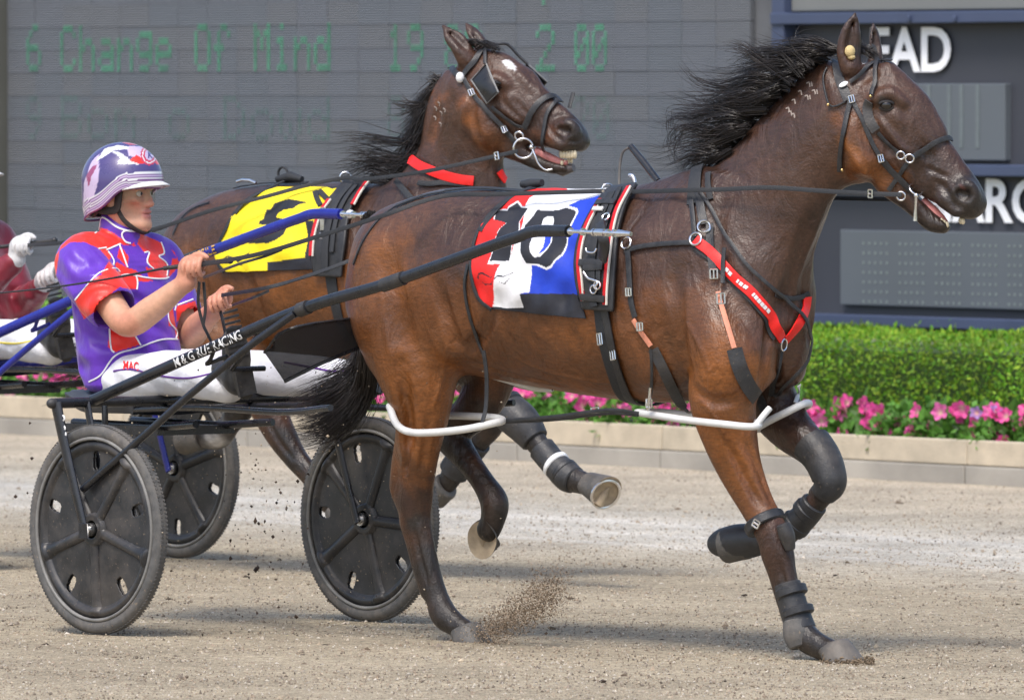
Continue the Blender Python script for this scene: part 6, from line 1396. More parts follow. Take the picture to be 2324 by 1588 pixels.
mb.build('terret', M['chrome'], sd1)
for u, v in ((1393, 509), (1368, 658), (1376, 651)):
    mb = MB(); p, n = hit(SK1, u, v, .045); mb.ring(p, n, .013, .003, 18, 6); mb.build('ring', M['chrome'], sd1)
mb = MB(); p, n = hit(SK1, 1374, 493, .045); mb.box(p, (.045, .006, .014), np.stack([unit(np.cross(n, [0, 0, 1])), n, np.cross(unit(np.cross(n, [0, 0, 1])), n)])); mb.build('keeper', M['white_plastic'], sd1)
mb = MB(); pts = [hit(SK1, u, v, .047)[0] for u, v in ((1345, 623), (1356, 636), (1368, 640), (1378, 645), (1372, 655))]; mb.tube(spline(pts, 14), .0045, 8); pts = [hit(SK1, u, v, .05)[0] for u, v in ((1351, 575), (1355, 582), (1370, 583), (1376, 574))]; mb.tube(spline(pts, 12), .0035, 8); mb.build('hook', M['chrome'], sd1)
mb = MB()
for a, b in ((.055, 0), (.06, .012)): pass
pts = [H1.P(1362, 505, .33), H1.P(1368, 535, .37), H1.P(1372, 560, .36), H1.P(1366, 590, .32)]; mb.ribbon(spline(pts, 14), np.array([0.35, -1, 0]), .034, .01); mb.build('shaft_loop', M['leather'], sd1)
# girth and belly straps run right round the barrel
def girth(name, sk, px, w, m, par, off=.006):
    P, Nn = sk.path(px, off, 9); low = P[-1]; n = 14
    arc = []
    for t in np.linspace(0, math.pi, n)[1:-1]:
        q, nn = sk.near(np.array([low[0], low[1] * math.cos(t), low[2] - .10 * math.sin(t)])); arc.append((q + nn * off, nn))
    Pm, Nm = mirror(P[::-1]), mirror(Nn[::-1]); Q = np.concatenate([P, [a for a, _ in arc], Pm]); NN = np.concatenate([Nn, [b for _, b in arc], Nm])
    for _ in range(3): Q[1:-1] = .5 * Q[1:-1] + .25 * (Q[2:] + Q[:-2]); NN[1:-1] = .5 * NN[1:-1] + .25 * (NN[2:] + NN[:-2])
    mb = MB(); mb.ribbon(Q, NN, w, .005); return mb.build(name, m, par)
girth('girth', SK1, [(1362, 700), (1368, 760), (1383, 820), (1404, 880), (1420, 905)], .042, M['nylon'], sd1)
girth('overgirth', SK1, [(1378, 705), (1390, 770), (1405, 830), (1428, 900)], .03, M['leather'], sd1, .012)
for u, v in ((1369, 766), (1398, 799)):
    mb = MB(); p, n = hit(SK1, u, v, .016); mb.buckle(p, (0.15, 0, -1), n, .03, .045, .0032); mb.build('buckle', M['chrome'], sd1)
# breast collar and body straps
bc = thing('breast_collar', 'red breast collar strap with white lettering on the chest of the front horse', 'breast collar', H1)
zq = lambda p: [z2(x, y) for x, y in p]
lay('chest_strap', SK1, zq([(615, 575), (690, 645), (820, 765), (950, 895), (1050, 1015), (1105, 1105), (1140, 1195)]), .034, M['red_strap'], bc, .012, .006, 6)
lay('chest_strap', SK1, zq([(1165, 1200), (1215, 1145), (1260, 1085), (1292, 1010), (1303, 930)]), .034, M['red_strap'], bc, .012, .006, 5)
lay('chest_lining', SK1, zq([(600, 600), (760, 735), (900, 875), (1000, 985), (1060, 1075), (1110, 1190)]), .03, M['nylon'], bc, .006, .006, 6)
mb = MB(); S_ = spline(zq([(808, 752), (950, 895), (1062, 1030)]), 40)
for i in list(range(1, 7)) + list(range(11, 18)) + list(range(23, 30)) + [31, 32] + list(range(34, 39)):
    if i % 3 == 0: continue
    p, n = hit(SK1, *S_[i], .0165); t = unit(SK1.hit(*S_[i + 1])[0] - SK1.hit(*S_[i - 1])[0]); mb.box(p, (.0075, .012, .001), np.stack([t, np.cross(n, t), n]))
tag(mb.build('lettering', M['decal'], bc), kind='stuff')
lay('side_strap', SK1, zq([(170, 645), (290, 615), (450, 597), (595, 592)]), .016, M['leather'], bc, .012)
lay('neck_strap', SK1, zq([(628, 118), (610, 200), (600, 350)]), .045, M['nylon'], bc, .01); lay('neck_strap', SK1, zq([(695, 150), (690, 220), (704, 320)]), .02, M['nylon'], bc, .007)
lay('hanger', SK1, zq([(592, 330), (602, 440), (612, 560)]), .016, M['leather'], bc, .014); lay('hanger', SK1, zq([(640, 280), (648, 380), (658, 480)]), .028, M['leather'], bc, .013)
lay('martingale', SK1, zq([(650, 280), (780, 490), (900, 690), (1010, 810), (1110, 905), (1200, 985), (1275, 1070), (1310, 1180), (1300, 1290), (1270, 1370), (1180, 1470), (1110, 1560)]), .012, M['leather'], bc, .02)
lay('throat_band', SK1, zq([(1105, 915), (1200, 945), (1275, 930), (1318, 905)]), .016, M['nylon'], bc, .01)
lay('centre_strap', SK1, zq([(1142, 1260), (1128, 1350), (1112, 1450), (1090, 1560)]), .018, M['nylon'], bc, .01)
lay('keeper', SK1, zq([(812, 628), (795, 740), (778, 860)]), .014, M['leather'], bc, .022)
for (x, y), r in (((620, 575), .02), ((662, 500), .02), ((1140, 1232), .019), ((187, 600), .019)):
    mb = MB(); p, n = hit(SK1, *z2(x, y), .016); mb.ring(p, n, r, .0035, 22, 6); mb.build('ring', M['chrome'], bc)
# ---- hobbles: white plastic loops round each leg, hung from straps
def hobble(fr, label, pts, r, m, hangers, sk, grp):
    t = thing('hobble', label, 'hobble', fr, grp); P = spline([fr.P(*p) for p in pts + [pts[0]]], 60)[:-1]; mb = MB(); mb.tube(P, r, 10, closed=True); mb.build('loop', m, t)
    for nm, px, w, mm, off in hangers:
        try: lay(nm, sk, px, w, mm, t, off)
        except Exception as e_: print('hanger', e_)
    return t
GH = 'white hobble loops on the front horse'
hb = hobble(H1, 'white hobble loop round the near forearm of the front horse', [(1446, 936, .2), (1500, 944, .25), (1560, 953, .275), (1640, 962, .28), (1700, 968, .255), (1722, 964, .2), (1700, 955, .06), (1600, 945, -.01), (1500, 935, .04)], .0118, M['white_plastic'],
  [('hanger', zq([(698, 478), (695, 600), (715, 770)]), .024, M['leather'], .012), ('tube', zq([(850, 1265), (880, 1370), (920, 1470), (975, 1560)]), .05, M['rubber_d'], .016), ('tube', [(1726, 900), (1737, 925), (1742, 945)], .03, M['rubber_d'], .014),
   ('elastic', zq([(748, 910), (770, 1000), (850, 1260)]), .016, M['tan_strap'], .012), ('hanger', zq([(190, 650), (198, 780), (205, 900), (215, 985), (236, 1060)]), .02, M['leather'], .012), ('elastic', zq([(225, 1075), (270, 1150), (330, 1240)]), .016, M['tan_strap'], .012), ('tube', zq([(345, 1260), (400, 1370), (460, 1500), (520, 1600), (560, 1640)]), .036, M['rubber_d'], .012), ('hanger', zq([(330, 1260), (345, 1400), (330, 1530)]), .01, M['leather'], .014)], SK1, GH)
for (x, y), w in (((720, 800), .03), ((205, 905), .026), ((762, 960), .034), ((272, 1115), .026)):
    mb = MB(); p, n = hit(SK1, *z2(x, y), .02); mb.buckle(p, (0.05, 0, -1), n, w, w * 1.2, .0036); mb.build('buckle', M['chrome'], hb)
mb = MB(); mb.tube(spline([H1.P(1476, 880, .27), H1.P(1474, 905, .27), H1.P(1470, 930, .26)], 8), .006, 8); mb.buckle(H1.P(1473, 915, .27), (0, 0, 1), (0, -1, 0), .03, .035, .0035); mb.build('clip', M['chrome'], hb)
mb = MB(); P = spline([H1.P(1715, 966, .23), H1.P(1735, 940, .2), H1.P(1747, 926, .18)], 8); mb.tube(P, .011, 8); mb.build('front_link', M['white_plastic'], hb)
hobble(H1, 'white hobble loop round the raised far foreleg of the front horse', [(1716, 972, -.02), (1745, 955, -.035), (1785, 935, -.05), (1822, 917, -.1), (1836, 916, -.2), (1815, 930, -.26), (1770, 955, -.27), (1730, 972, -.2)], .0125, M['white_plastic'], [('hanger', [(1809, 868), (1806, 895), (1802, 918)], .014, M['white_plastic'], .012)], SK1, GH)
nh = hobble(H1, 'white hobble loop round the near hind leg of the front horse', [(884, 922, .22), (900, 962, .27), (930, 980, .30), (985, 981, .31), (1060, 973, .29), (1120, 960, .25), (1141, 954, .19), (1120, 947, .08), (1060, 944, .01), (985, 943, -.02), (925, 950, .04), (893, 940, .12)], .0125, M['white_plastic'],
  [('hanger', [(1064, 600), (1057, 645), (1064, 700), (1082, 760), (1098, 800)], .012, M['leather'], .006)], SK1, GH)
mb = MB(); P = spline([H1.P(1097, 795, .27), H1.P(1104, 850, .26), H1.P(1103, 920, .26), H1.P(1094, 960, .275)], 14); mb.ribbon(P, np.array([.2, -1, 0]), .014, .004); mb.build('hanger', M['leather'], nh)
mb = MB(); P = spline([H1.P(1140, 955, .19), H1.P(1260, 945, .24), H1.P(1380, 930, .27), H1.P(1450, 938, .22)], 18); mb.ribbon(P, np.array([0, -1, 0]), .012, .004); P = spline([H1.P(1140, 958, .19), H1.P(1260, 952, .22), H1.P(1380, 938, .24), H1.P(1448, 942, .22)], 18); mb.tube(P, .005, 6); mb.build('connecting_strap', M['leather'], nh)
mb = MB(); mb.buckle(H1.P(1350, 930, .265), (1, 0, .1), (0, -1, 0), .02, .04, .003); mb.buckle(H1.P(1128, 957, .22), (1, 0, .1), (0, -1, 0), .02, .03, .003); mb.build('buckle', M['chrome'], nh)
hobble(H1, 'white hobble loop round the far hind leg under the flank of the front horse', [(1060, 828, -.06), (1100, 846, -.035), (1150, 862, -.03), (1215, 880, -.04), (1250, 882, -.14), (1210, 880, -.28), (1150, 865, -.3), (1090, 840, -.26), (1058, 826, -.16)], .0115, M['white_plastic'], [], SK1, GH)
# ---- leg boots: sleeves that follow the leg
def sleeve(fr, nodes, off, par, name, m, n=18, st=24, flat=1.0):
    P = spline([np.append(fr.P(u, v, b), r) for u, v, b, r in nodes], st); P[:, 3] = np.maximum(P[:, 3] * (1 + (.07 * np.sin(np.linspace(0, 3.14159, st)) if st > 6 else 0)), .004); mb = MB(); mb.tube(P[:, :3], P[:, 3] + off, n, flat=flat); o = mb.build(name, m, par); md = o.modifiers.new('b', 'BEVEL'); md.width = .004; md.limit_method = 'ANGLE'; return o
def leg_band(fr, a, b, r, par, name, m): return sleeve(fr, [(*a, r), (*b, r)], 0, par, name, m, 20, 4)
lb = thing('knee_boot', 'black leather strap boot buckled above the near front knee of the front horse', 'leg boot', H1, 'leg boots on the front horse')
leg_band(H1, (1731, 1176, .107), (1741, 1196, .106), .069, lb, 'band', M['leather']); mb = MB(); mb.buckle(H1.P(1716, 1188, .19), (.6, 0, -.3), (.4, -1, 0), .03, .03, .004); mb.build('buckle', M['chrome'], lb)
sleeve(H1, [(1776, 1188, .14, .022), (1786, 1215, .13, .024), (1794, 1248, .12, .016)], .0, lb, 'knee_pad', M['rubber_d'])
lb = thing('tendon_boot', 'dark tendon boot with two straps on the planted near front leg', 'leg boot', H1, 'leg boots on the front horse')
sleeve(H1, [(1786, 1322, .094, .037), (1797, 1360, .09, .037), (1808, 1400, .088, .039), (1818, 1432, .086, .045)], .006, lb, 'shell', M['rubber_d'])
leg_band(H1, (1793, 1332, .092), (1799, 1352, .091), .052, lb, 'strap', M['leather']); leg_band(H1, (1808, 1378, .089), (1813, 1396, .088), .053, lb, 'strap', M['leather'])
sleeve(H1, [(1805, 1405, .1, .036), (1811, 1440, .1, .04), (1818, 1468, .1, .032)], .004, lb, 'fetlock_cup', M['rubber'])
lb = thing('knee_boot', 'grey black moulded knee boot on the folded far front leg', 'leg boot', H1, 'leg boots on the front horse')
sleeve(H1, [(1842, 1008, -.135, .060), (1866, 1040, -.13, .053), (1881, 1078, -.125, .048), (1882, 1100, -.123, .045), (1868, 1122, -.122, .036)], .006, lb, 'shell', M['boot_grey'] if 'boot_grey' in M else M['rubber_d'])
lb = thing('tendon_boot', 'black tendon boot with straps on the folded far front leg', 'leg boot', H1, 'leg boots on the front horse')
sleeve(H1, [(1850, 1140, -.12, .038), (1825, 1172, -.117, .036), (1796, 1198, -.112, .041)], .007, lb, 'shell', M['leather'])
leg_band(H1, (1838, 1152, -.118), (1826, 1166, -.117), .049, lb, 'strap', M['leather']); leg_band(H1, (1812, 1182, -.115), (1800, 1195, -.113), .051, lb, 'strap', M['leather'])
lb = thing('bell_boot', 'black bell boot covering the raised far front hoof', 'leg boot', H1, 'leg boots on the front horse')
sleeve(H1, [(1752, 1220, -.11, .036), (1718, 1226, -.11, .045), (1682, 1228, -.11, .050), (1645, 1231, -.11, .043), (1622, 1236, -.11, .029), (1611, 1240, -.11, .006)], .004, lb, 'cup', M['leather'])
lb = thing('knee_boot', 'black knee boot on the outstretched foreleg of the yellow number 5 horse', 'leg boot', H2, 'leg boots on the number 5 horse')
sleeve(H2, [(1150, 930, .13, .062), (1185, 960, .12, .058), (1215, 1000, .112, .046)], .008, lb, 'shell', M['rubber_d']); leg_band(H2, (1142, 922, .131), (1152, 932, .13), .076, lb, 'band', M['leather'])
lb = thing('fetlock_boot', 'black fetlock boot with white tape on the outstretched foreleg behind', 'leg boot', H2, 'leg boots on the number 5 horse')
sleeve(H2, [(1228, 1016, .11, .043), (1258, 1052, .105, .04), (1288, 1080, .1, .046), (1305, 1090, .1, .042)], .008, lb, 'shell', M['rubber_d']); leg_band(H2, (1258, 1050, .105), (1266, 1058, .105), .054, lb, 'tape', M['white_paint']); leg_band(H2, (1276, 1068, .103), (1284, 1076, .102), .057, lb, 'strap', M['leather'])
lb = thing('knee_boot', 'dark boot on the folded foreleg seen below the near hind hobble', 'leg boot', H2, 'leg boots on the number 5 horse')
sleeve(H2, [(1085, 1000, -.12, .045), (1050, 1040, -.12, .045), (1028, 1072, -.12, .048)], .01, lb, 'shell', M['rubber_d'])
# ---- bridle of the front horse
z1p = lambda p: [z1(x, y) for x, y in p]
bd = thing('bridle', 'open black bridle with white oval brow badge on the front horse', 'bridle', H1)
for nm, px, w, m_, off in (('crown', [(545, 330), (545, 430), (580, 530), (625, 640)], .030, 'leather', .008), ('browband', [(640, 525), (715, 450), (800, 405), (895, 378)], .013, 'leather', .010), ('overcheck', [(735, 262), (790, 320), (806, 420), (798, 530), (782, 610)], .014, 'leather', .014),
   ('throat_latch', [(640, 640), (612, 780), (585, 950), (572, 1085)], .016, 'leather', .008), ('cheek_piece', [(655, 645), (720, 780), (785, 925), (828, 1000)], .014, 'leather', .008), ('cheek_piece', [(830, 1005), (900, 1080), (960, 1140), (1020, 1200)], .020, 'leather', .009),
   ('eye_shield', [(765, 640), (742, 700), (760, 770), (798, 830)], .032, 'rubber_d', .009), ('nose_band', [(1030, 1000), (1110, 945), (1185, 900), (1240, 880), (1272, 888)], .017, 'leather', .009), ('chin_strap', [(1010, 1020), (955, 1105), (885, 1205)], .014, 'leather', .008), ('face_strap', [(812, 842), (880, 905), (945, 965)], .012, 'leather', .008)):
    try: lay(nm, SK1, z1p(px), w, M[m_], bd, off, .004, 5)
    except Exception as e_: print('bridle', nm, e_)
mb = MB(); p, n = hit(SK1, *z1(600, 552), .016); t_ = unit(SK1.hit(*z1(640, 530))[0] - SK1.hit(*z1(560, 572))[0]); mb.ball(p, .014, 10, sc=(1.15, .3, .62), R=np.stack([t_, n, np.cross(t_, n)])); mb.build('badge', M['white_paint'], bd)
def ring_at(sk, u, v, r, th, par, off=.02, m='chrome', name='ring'):
    mb = MB(); p, n = hit(sk, u, v, off); mb.ring(p, n, r, th, 22, 8); return mb.build(name, M[m], par)
ring_at(SK1, *z1(962, 980), .0125, .003, bd); ring_at(SK1, *z1(1016, 1000), .0135, .003, bd)
ring_at(SK1, *z1(1030, 1238), .0225, .0035, bd, .026, name='bit_ring'); ring_at(SK1, *z1(966, 1238), .0135, .0032, bd, .03)
mb = MB(); a_, _ = hit(SK1, *z1(1072, 1212), .03); b_, _ = hit(SK1, *z1(1080, 1385), .03); mb.tube([a_, a_ * .5 + b_ * .5, b_], [.006, .005, .008], 8); mb.ball(a_, .009, 6); mb.build('bit_cheek', M['chrome'], bd)
for x, y in ((596, 1068), (508, 668), (780, 618)):
    mb = MB(); p, n = hit(SK1, *z1(x, y), .012); mb.ball(p, .0055, 6); mb.build('stud', M['brass'], bd)
for x, y in ((828, 1002), (650, 638)):
    mb = MB(); p, n = hit(SK1, *z1(x, y), .015); mb.buckle(p, (.3, 0, -1), n, .02, .028, .003); mb.build('buckle', M['chrome'], bd)
lay('ear_wire', SK1, z1p([(490, 440), (470, 500), (490, 600), (520, 685), (610, 650)]), .006, M['leather'], bd, .008)
# ---- reins of the front horse
def rein(fr, label, parts):
    t = thing('reins', label, 'reins', fr)
    for nm, pts, w, m_ in parts:
        P = spline([q if isinstance(q, np.ndarray) else fr.P(*q) for q in pts], max(14, len(pts) * 9)); mb = MB(); mb.ribbon(P, np.array([.15, -1, .12]), w, .0035); mb.build(nm, M[m_], t)
    return t
SL = lambda u, v, b: H1.loc(S1.world(u, v, b))
r1 = rein(H1, 'long black reins from the purple driver to the front horse', [
  ('near_rein', [SL(446, 604, .13), SL(475, 597, .14), (590, 576, .34), (733, 533, .36), (876, 487, .36), H1.P(950, 460, .30), H1.P(1021, 443, .24), H1.P(1120, 441, .22), H1.P(1364, 434, .13), (1390, 436, .13), (1560, 432, .19), (1640, 430, .17), (1750, 426, .14), (1860, 433, .1), (1960, 439, .08), (2046, 442, .045)], .0145, 'nylon'),
  ('near_loop', [SL(462, 630, .15), (540, 600, .3), (600, 582, .33), (640, 566, .35)], .009, 'leather'),
  ('far_rein', [SL(503, 670, -.11), (605, 653, .0), (698, 626, -.14), (787, 594, -.28), (900, 545, -.36), (1100, 470, -.33), (1400, 440, -.20), (1700, 445, -.22), (1990, 452, -.22), (2050, 452, -.2)], .013, 'nylon'),
  ('far_loop', [SL(528, 692, -.1), (570, 677, -.03), (610, 660, -.03)], .009, 'leather'),
  ('hand_hold', [SL(452, 640, .12), SL(450, 690, .10), SL(461, 736, .08), SL(470, 756, .06), SL(486, 788, .02)], .011, 'leather'), ('hand_hold', [SL(462, 640, .1), SL(466, 700, .09), SL(461, 738, .08)], .011, 'leather'), ('hand_hold', [SL(500, 706, -.13), SL(506, 730, -.13), SL(512, 760, -.14)], .011, 'leather')])
for u, v, b in ((1975, 440, .075),):
    mb = MB(); mb.buckle(H1.P(u, v, b + .006), (1, 0, 0), (.1, -1, 0), .03, .02, .0035); mb.build('buckle', M['chrome'], r1)
# ---- back straps
bs = thing('back_strap', 'black back strap and breeching straps lying along the rump of the front horse', 'harness strap', H1)
lay('strap', SK1, [(1010, 438), (1060, 432), (1110, 432), (1160, 436), (1220, 442)], .024, M['nylon'], bs, .008); lay('strap', SK1, [(1205, 436), (1171, 452), (1130, 486), (1096, 530)], .018, M['nylon'], bs, .016)
lay('trace', SK1, [(804, 600), (825, 548), (862, 498), (905, 467), (960, 445)], .008, M['leather'], bs, .005); lay('strap', SK1, [(900, 470), (960, 448), (1010, 438)], .016, M['nylon'], bs, .006)
mb = MB(); p, n = hit(SK1, 1205, 432, .02); mb.tube([p + np.array([-.04, 0, 0]), p, p + np.array([.05, 0, .005])], [.012, .018, .012], 8); mb.build('knot', M['nylon'], bs)
pole = thing('head_pole', 'short black rod and thin grey cable standing above the withers of the front horse', 'pole', H1)
mb = MB(); mb.tube([H1.P(1432, 333, -.12), H1.P(1462, 370, -.1), H1.P(1494, 412, -.08)], [.011, .012, .012], 10); mb.build('rod', M['black_paint'], pole); mb = MB(); mb.tube(spline([H1.P(1432, 333, -.12), H1.P(1414, 345, -.13), H1.P(1407, 375, -.13), H1.P(1405, 425, -.12)], 12), .0045, 8); mb.build('cable', M['rubber'], pole)
# ================================================================== tack of the second horse
CY = np.array(srgb(250, 226, 28))
z9p = lambda p: [z9(x, y) for x, y in p]
def cloth5(px):
    c = np.tile(CY, (len(px), 1)); q = lambda p, col: c.__setitem__(inpoly(px, z9p(p)), col)
    q([(760, 245), (800, 195), (850, 182), (905, 170), (955, 178), (1010, 192), (960, 205), (930, 228), (870, 235), (820, 258), (800, 300), (740, 300)], CK); q([(745, 235), (815, 230), (795, 305), (720, 325)], CK)
    q([(712, 300), (800, 280), (858, 290), (885, 330), (862, 390), (822, 420), (770, 438), (642, 442), (636, 380), (735, 366), (765, 348), (750, 328), (708, 326)], CK)
    q([(755, 556), (850, 545), (1020, 527), (1180, 515), (1180, 640), (765, 632)], CK * 1.3); q([(480, 600), (500, 612), (600, 642), (765, 628), (765, 720), (440, 700)], CK); q([(1040, 60), (1170, 110), (1300, 80), (1250, 40)], CK); q([(1005, 300), (1060, 300), (1060, 560), (1010, 530)], CK)
    for p in ([(490, 530), (510, 515), (545, 520), (510, 525), (500, 540)], [(565, 545), (600, 520), (640, 500), (650, 490), (645, 510), (610, 540), (580, 560)], [(585, 560), (600, 555), (615, 570), (595, 572)]): q(p, CK)
    return c
c2 = thing('saddlecloth', 'yellow saddlecloth with a large black 5', 'saddlecloth', H2)
left2 = z9p([(760, 118), (690, 145), (600, 205), (540, 270), (505, 340), (460, 430), (440, 510), (455, 570), (490, 615)]); right2 = z9p([(1215, 95), (1190, 140), (1130, 200), (1085, 260), (1050, 340), (1035, 420), (1030, 500), (1080, 600)])
left2[0] = (left2[0][0] + 20, left2[0][1] - 8)
sheet('cloth', M['print'], c2, patch(SK2, left2, right2, 120, 120, .012, cloth5, True, wav=wv), .004)
SKC2 = Skin(*patch(SK2, left2, right2, 80, 80, .016, None, False, wav=wv)[:2], H2)
V, Fc = text2d('Charlton Angle', .0); V[:, 0] *= 62 / V[:, 0].max(); W_ = []
for x, y in V:
    h = SKC2.hit(518 + x, 606 - .1 * x - y * 8); W_.append(h[0] + h[1] * .003 if h else H2.P(518 + x, 606, .3))
link('lettering', np_mesh('lettering', W_, Fc, False), M['leather'], c2)
mb = MB(); SK2.strap(mb, left2, .014, .004, .016, step=6); mb.build('binding', M['nylon'], c2)
s2 = harness_saddle(H2, SK2, 'black harness saddle with red edging beside the yellow number 5 cloth', z9p([(1240, 75), (1170, 160), (1110, 230), (1070, 320), (1045, 420), (1050, 520), (1070, 640)]), z9p([(1400, 70), (1340, 150), (1300, 230), (1275, 330), (1265, 430), (1250, 530), (1240, 650)]), [z9p([(1160, 190), (1110, 260), (1080, 340), (1060, 430), (1055, 520)]), z9p([(1392, 88), (1350, 150), (1310, 220)])], None)
for px, w in ((z9p([(1290, 110), (1215, 200), (1170, 320), (1150, 450), (1150, 600)]), .03), (z9p([(1330, 110), (1260, 200), (1210, 330), (1190, 500)]), .02)): lay('billet', SK2, px, w, M['nylon'], s2, .036)
mb = MB(); q = H2.P(784, 403, .10); mb.ring(q, (.7, -.7, 0), .02, .0038, 22, 8); mb.tube([q + np.array([0, 0, -.02]), H2.P(790, 428, .10)], .005, 8); mb.build('terret', M['chrome'], s2)
mb = MB(); mb.ball(S2.P(0, 0, 0) * 0 + H2.P(795, 486, .40), .02, 6, sc=(1, .8, .8)); mb.build('padding', M['white_cloth'], s2)
mb = MB(); p, n = hit(SK2, *z9(1143, 320), .05); mb.box(p, (.018, .006, .085), np.stack([unit(np.cross([0, 0, 1], n)), n, [0, 0, 1]])); mb.ring(p + np.array([0, 0, -.06]), n, .014, .004, 18, 6); mb.build('quick_hitch', M['chrome'], s2)
for px in (z9p([(1060, 130), (1075, 180), (1100, 215)]), z9p([(1085, 125), (1130, 165), (1160, 195)])): lay('strap', SK2, px, .02, M['nylon'], s2, .02)
girth('girth', SK2, z9p([(1150, 600), (1160, 700), (1180, 800), (1200, 900)]), .05, M['nylon'], s2)
b2 = thing('breast_collar', 'bright red collar strap round the neck of the number 5 horse', 'breast collar', H2)
zf = lambda p: [z5(x, y) for x, y in p]
lay('neck_strap', SK2, zf([(552, 1010), (600, 1050), (680, 1085), (760, 1115), (860, 1140), (950, 1150)]), .036, M['red_strap'], b2, .014, .006, 5); lay('neck_strap', SK2, zf([(1095, 1090), (1110, 1120), (1128, 1150)]), .03, M['red_strap'], b2, .014, .006, 3)
lay('strap', SK2, zf([(600, 1170), (680, 1175), (780, 1165), (900, 1170)]), .02, M['nylon'], b2, .012); lay('strap', SK2, zf([(470, 1160), (520, 1220), (570, 1280)]), .022, M['nylon'], b2, .02)
bd2 = thing('bridle', 'black blinker bridle on the open mouthed horse behind', 'bridle', H2)
for nm, px, w, m_, off in (('crown', [(800, 390), (815, 440), (850, 480), (885, 505)], .022, 'leather', .010), ('browband', [(885, 490), (930, 415), (990, 345), (1050, 310), (1110, 312)], .020, 'leather', .012), ('cheek_piece', [(890, 505), (940, 590), (1000, 665), (1080, 760), (1150, 830), (1220, 905)], .017, 'leather', .011), ('nose_band', [(1265, 815), (1310, 720), (1370, 650), (1430, 620), (1490, 640)], .022, 'leather', .012), ('jaw_strap', [(1470, 645), (1420, 720), (1400, 830), (1390, 930), (1385, 1000)], .014, 'leather', .012), ('face_strap', [(1065, 680), (1150, 745), (1250, 805)], .012, 'leather', .01), ('stay', [(1005, 280), (1025, 330), (1030, 420)], .012, 'leather', .02)):
    try: lay(nm, SK2, zf(px), w, M[m_], bd2, off, .0045, 4)
    except Exception as e_: print('bridle2', nm, e_)
def blinker(cs, depth, par, sgn):
    mb = MB(); Q = np.array(cs); n = 12; V = []
    for i in range(n + 1):
        for j in range(n + 1):
            a, b = i / n, j / n; p = (Q[0] * (1 - a) + Q[1] * a) * (1 - b) + (Q[3] * (1 - a) + Q[2] * a) * b; V.append(p + depth * math.sin(math.pi * a) * math.sin(math.pi * b))
    mb.add(V, [(i * (n + 1) + j, i * (n + 1) + j + 1, (i + 1) * (n + 1) + j + 1, (i + 1) * (n + 1) + j) for i in range(n) for j in range(n)]); o = mb.build('blinker', M['blinker'], par); md = o.modifiers.new('t', 'SOLIDIFY'); md.thickness = .006
    mb = MB(); mb.tube([Q[0], Q[1], Q[2], Q[3]], .0035, 6, closed=True); mb.build('blinker_edge', M['edge_grey'], o)
M['blinker'] = mat('polished_blinker_leather', (.012, .012, .014), .3, var=.3, vs=25, bump=.06, bs=30, spec=.6); M['edge_grey'] = mat('worn_leather_edge', (.2, .2, .2), .5, var=.2)
nq = unit(H2.loc(CAM) - HL2(1110, 190, .08))
cn = [hit(SK2, *z5(x, y), o_)[0] for x, y, o_ in ((1040, 425, .025), (1140, 570, .05), (1045, 662, .03), (945, 515, .016))]; blinker(cn, nq * .012, bd2, 1)
cf = [HL2(1198, 144, -.09), HL2(1242, 186, -.135), HL2(1234, 199, -.14), HL2(1214, 178, -.12)]; blinker([HL2(1196, 144, -.085), HL2(1242, 186, -.13), HL2(1228, 205, -.16), HL2(1185, 165, -.13)], nq * .004, bd2, -1)
mb = MB(); mb.tube(spline([HL2(1096, 96, .0), HL2(1130, 100, -.03), HL2(1148, 100, -.05), HL2(1160, 108, -.06), HL2(1178, 128, -.075), HL2(1198, 146, -.085)], 18), .0055, 8); mb.build('overcheck', M['leather'], bd2)
mb = MB(); p, n = hit(SK2, *z5(873, 503), .016); mb.ball(p, .016, 10, sc=(1, 1, 1.25)); mb.build('rosette', M['white_paint'], bd2)
for x, y in ((935, 598), (1135, 820)): 
    mb = MB(); p, n = hit(SK2, *z5(x, y), .018); mb.buckle(p, (.55, 0, -1), n, .022, .03, .0036); mb.build('buckle', M['chrome'], bd2)
ring_at(SK2, *z5(1247, 855), .0165, .0045, bd2, .02)
mb = MB(); q = HL2(1188, 337, .085); mb.ring(q, nq, .036, .0042, 28, 8); mb.build('bit_ring', M['chrome'], bd2)
mb = MB(); mb.tube(spline([HL2(1206, 334, .085), HL2(1214, 352, .085), HL2(1222, 372, .08), HL2(1238, 386, .07), HL2(1254, 384, .06)], 14), .0042, 8); mb.ball(HL2(1206, 334, .088), .009, 8); mb.build('bit_cheek', M['chrome'], bd2)
mb = MB(); mb.ribbon([HL2(1292, 245, -.05), HL2(1296, 228, -.06), HL2(1301, 210, -.07)], np.array([.3, -1, 0]), .014, .004); mb.build('strap_end', M['leather'], bd2)
T2 = lambda u, v, b: H2.loc(S2.wor(LS(u, v, b)))
r2 = rein(H2, 'long black reins running back from the number 5 horse to the left edge', [('near_rein', [(1175, 343, .12), (1127, 354, .13), (966, 389, .2), (827, 407, .16), (784, 404, .12), (700, 420, .16), (600, 447, .26), (480, 478, .34), (330, 525, .34), (150, 550, .3), T2(446, 604, .13)], .0145, 'nylon'), ('far_rein', [(1190, 345, -.15), (900, 405, -.25), (600, 425, -.3), (400, 505, -.35), (250, 560, -.3), T2(502, 690, -.14)], .013, 'nylon')])
mb = MB(); mb.buckle(H2.P(1127, 354, .135), (1, 0, .2), (.1, -1, 0), .034, .02, .004); mb.build('buckle', M['chrome'], r2)
bs2 = thing('back_strap', 'black crupper strap with buckle along the rump of the number 5 horse', 'harness strap', H2)
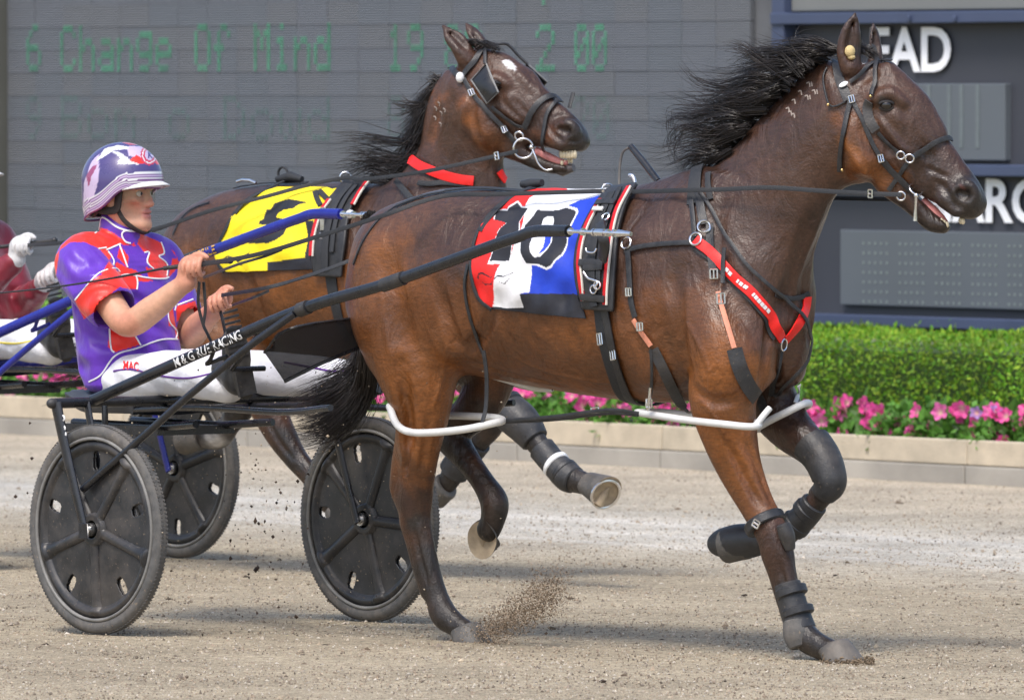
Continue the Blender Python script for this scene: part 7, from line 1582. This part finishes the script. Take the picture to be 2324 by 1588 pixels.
lay('strap', SK2, z9p([(545, 62), (640, 60), (760, 62), (860, 60), (1000, 62)]), .02, M['nylon'], bs2, .008); lay('trace', SK2, z9p([(150, 380), (200, 280), (280, 215), (380, 180)]), .008, M['leather'], bs2, .006); lay('strap', SK2, z9p([(560, 260), (620, 190), (720, 130), (860, 70)]), .018, M['nylon'], bs2, .02)
mb = MB(); p, n = hit(SK2, *z9(620, 62), .02); mb.tube([p + np.array([-.05, 0, .005]), p + np.array([-.02, 0, .012]), p + np.array([.02, 0, .01]), p + np.array([.05, 0, 0])], .006, 8); mb.build('buckle', M['chrome'], bs2)
mb = MB(); p, n = hit(SK2, *z9(900, 60), .02); mb.tube([p + np.array([-.07, 0, 0]), p + np.array([0, 0, .01]), p + np.array([.06, 0, 0])], [.012, .02, .012], 8); mb.ring(p + np.array([-.04, 0, .02]), (0, 1, 0), .025, .005, 18, 6); mb.build('knot', M['nylon'], bs2)
# lettering on the blue shaft of the second cart: far shaft, seen past the driver
# ================================================================== FLYING DIRT
M['dirt'] = M['stone']
def cloud(name, P, size, cols, label, seed):
    o = scatter(name, P, size, cols, label, seed); return o
g = np.random.default_rng(77)
# spray thrown up by the planted hind hoof
n = 7000; t = g.uniform(0, 1, n) ** .8
uu = 1085 + t * 180 + g.normal(0, 27, n) * (1 - .1 * t); vv = 1448 - 122 * t ** 1.2 + g.normal(0, 28, n) * (.5 + .6 * t); bb = .1 + g.normal(0, .06, n)
P = np.array([H1.wor(H1.P(a, min(b, 1462), c)) for a, b, c in zip(uu, vv, bb)]); P[:, 2] = np.maximum(P[:, 2], .004)
cloud('flying_dirt', P, .0019, [(.17, .125, .085), (.28, .215, .15), (.11, .08, .055), (.38, .3, .22)], 'spray of dirt kicked up by the near hind hoof', 8)
n = 900; uu = g.uniform(240, 1260, n); vv = g.uniform(830, 1480, n) ; bb = g.uniform(-.9, .9, n); k = g.uniform(0, 1, n) < np.exp(-((uu - 560) / 330) ** 2) + .12
P = np.array([S1.wor(S1.P(a, b, c)) for a, b, c in zip(uu[k], vv[k], bb[k])]); P = P[P[:, 2] > .02]
cloud('airborne_grit', P, .0024, [(.05, .04, .03), (.12, .09, .06), (.4, .33, .24)], 'specks of grit hanging in the air round the wheels', 9)
n = 45; P = np.array([S1.wor(S1.P(a, b, c)) for a, b, c in zip(g.uniform(500, 700, n), g.uniform(1050, 1420, n), g.uniform(-.6, .2, n))]); P = np.concatenate([P, [S1.wor(S1.P(a, b, .7)) for a, b in ((35, 1126), (62, 1118), (72, 1040), (68, 960))]]); P = P[P[:, 2] > .02]
cloud('flying_clods', P, .0065, [(.05, .035, .028), (.08, .055, .04)], 'dark clods of dirt flying between the wheels', 10)
n = 500; uu = 1860 + g.uniform(0, 125, n); P = np.array([H1.wor(H1.P(a, 1505 + g.uniform(-2, 14), .1 + g.normal(0, .05))) for a in uu]); P[:, 2] = np.abs(g.normal(0, .007, n))
cloud('hoof_dirt', P, .004, [(.2, .15, .1), (.12, .09, .06)], 'small ridge of dirt pushed up by the near front hoof', 12)
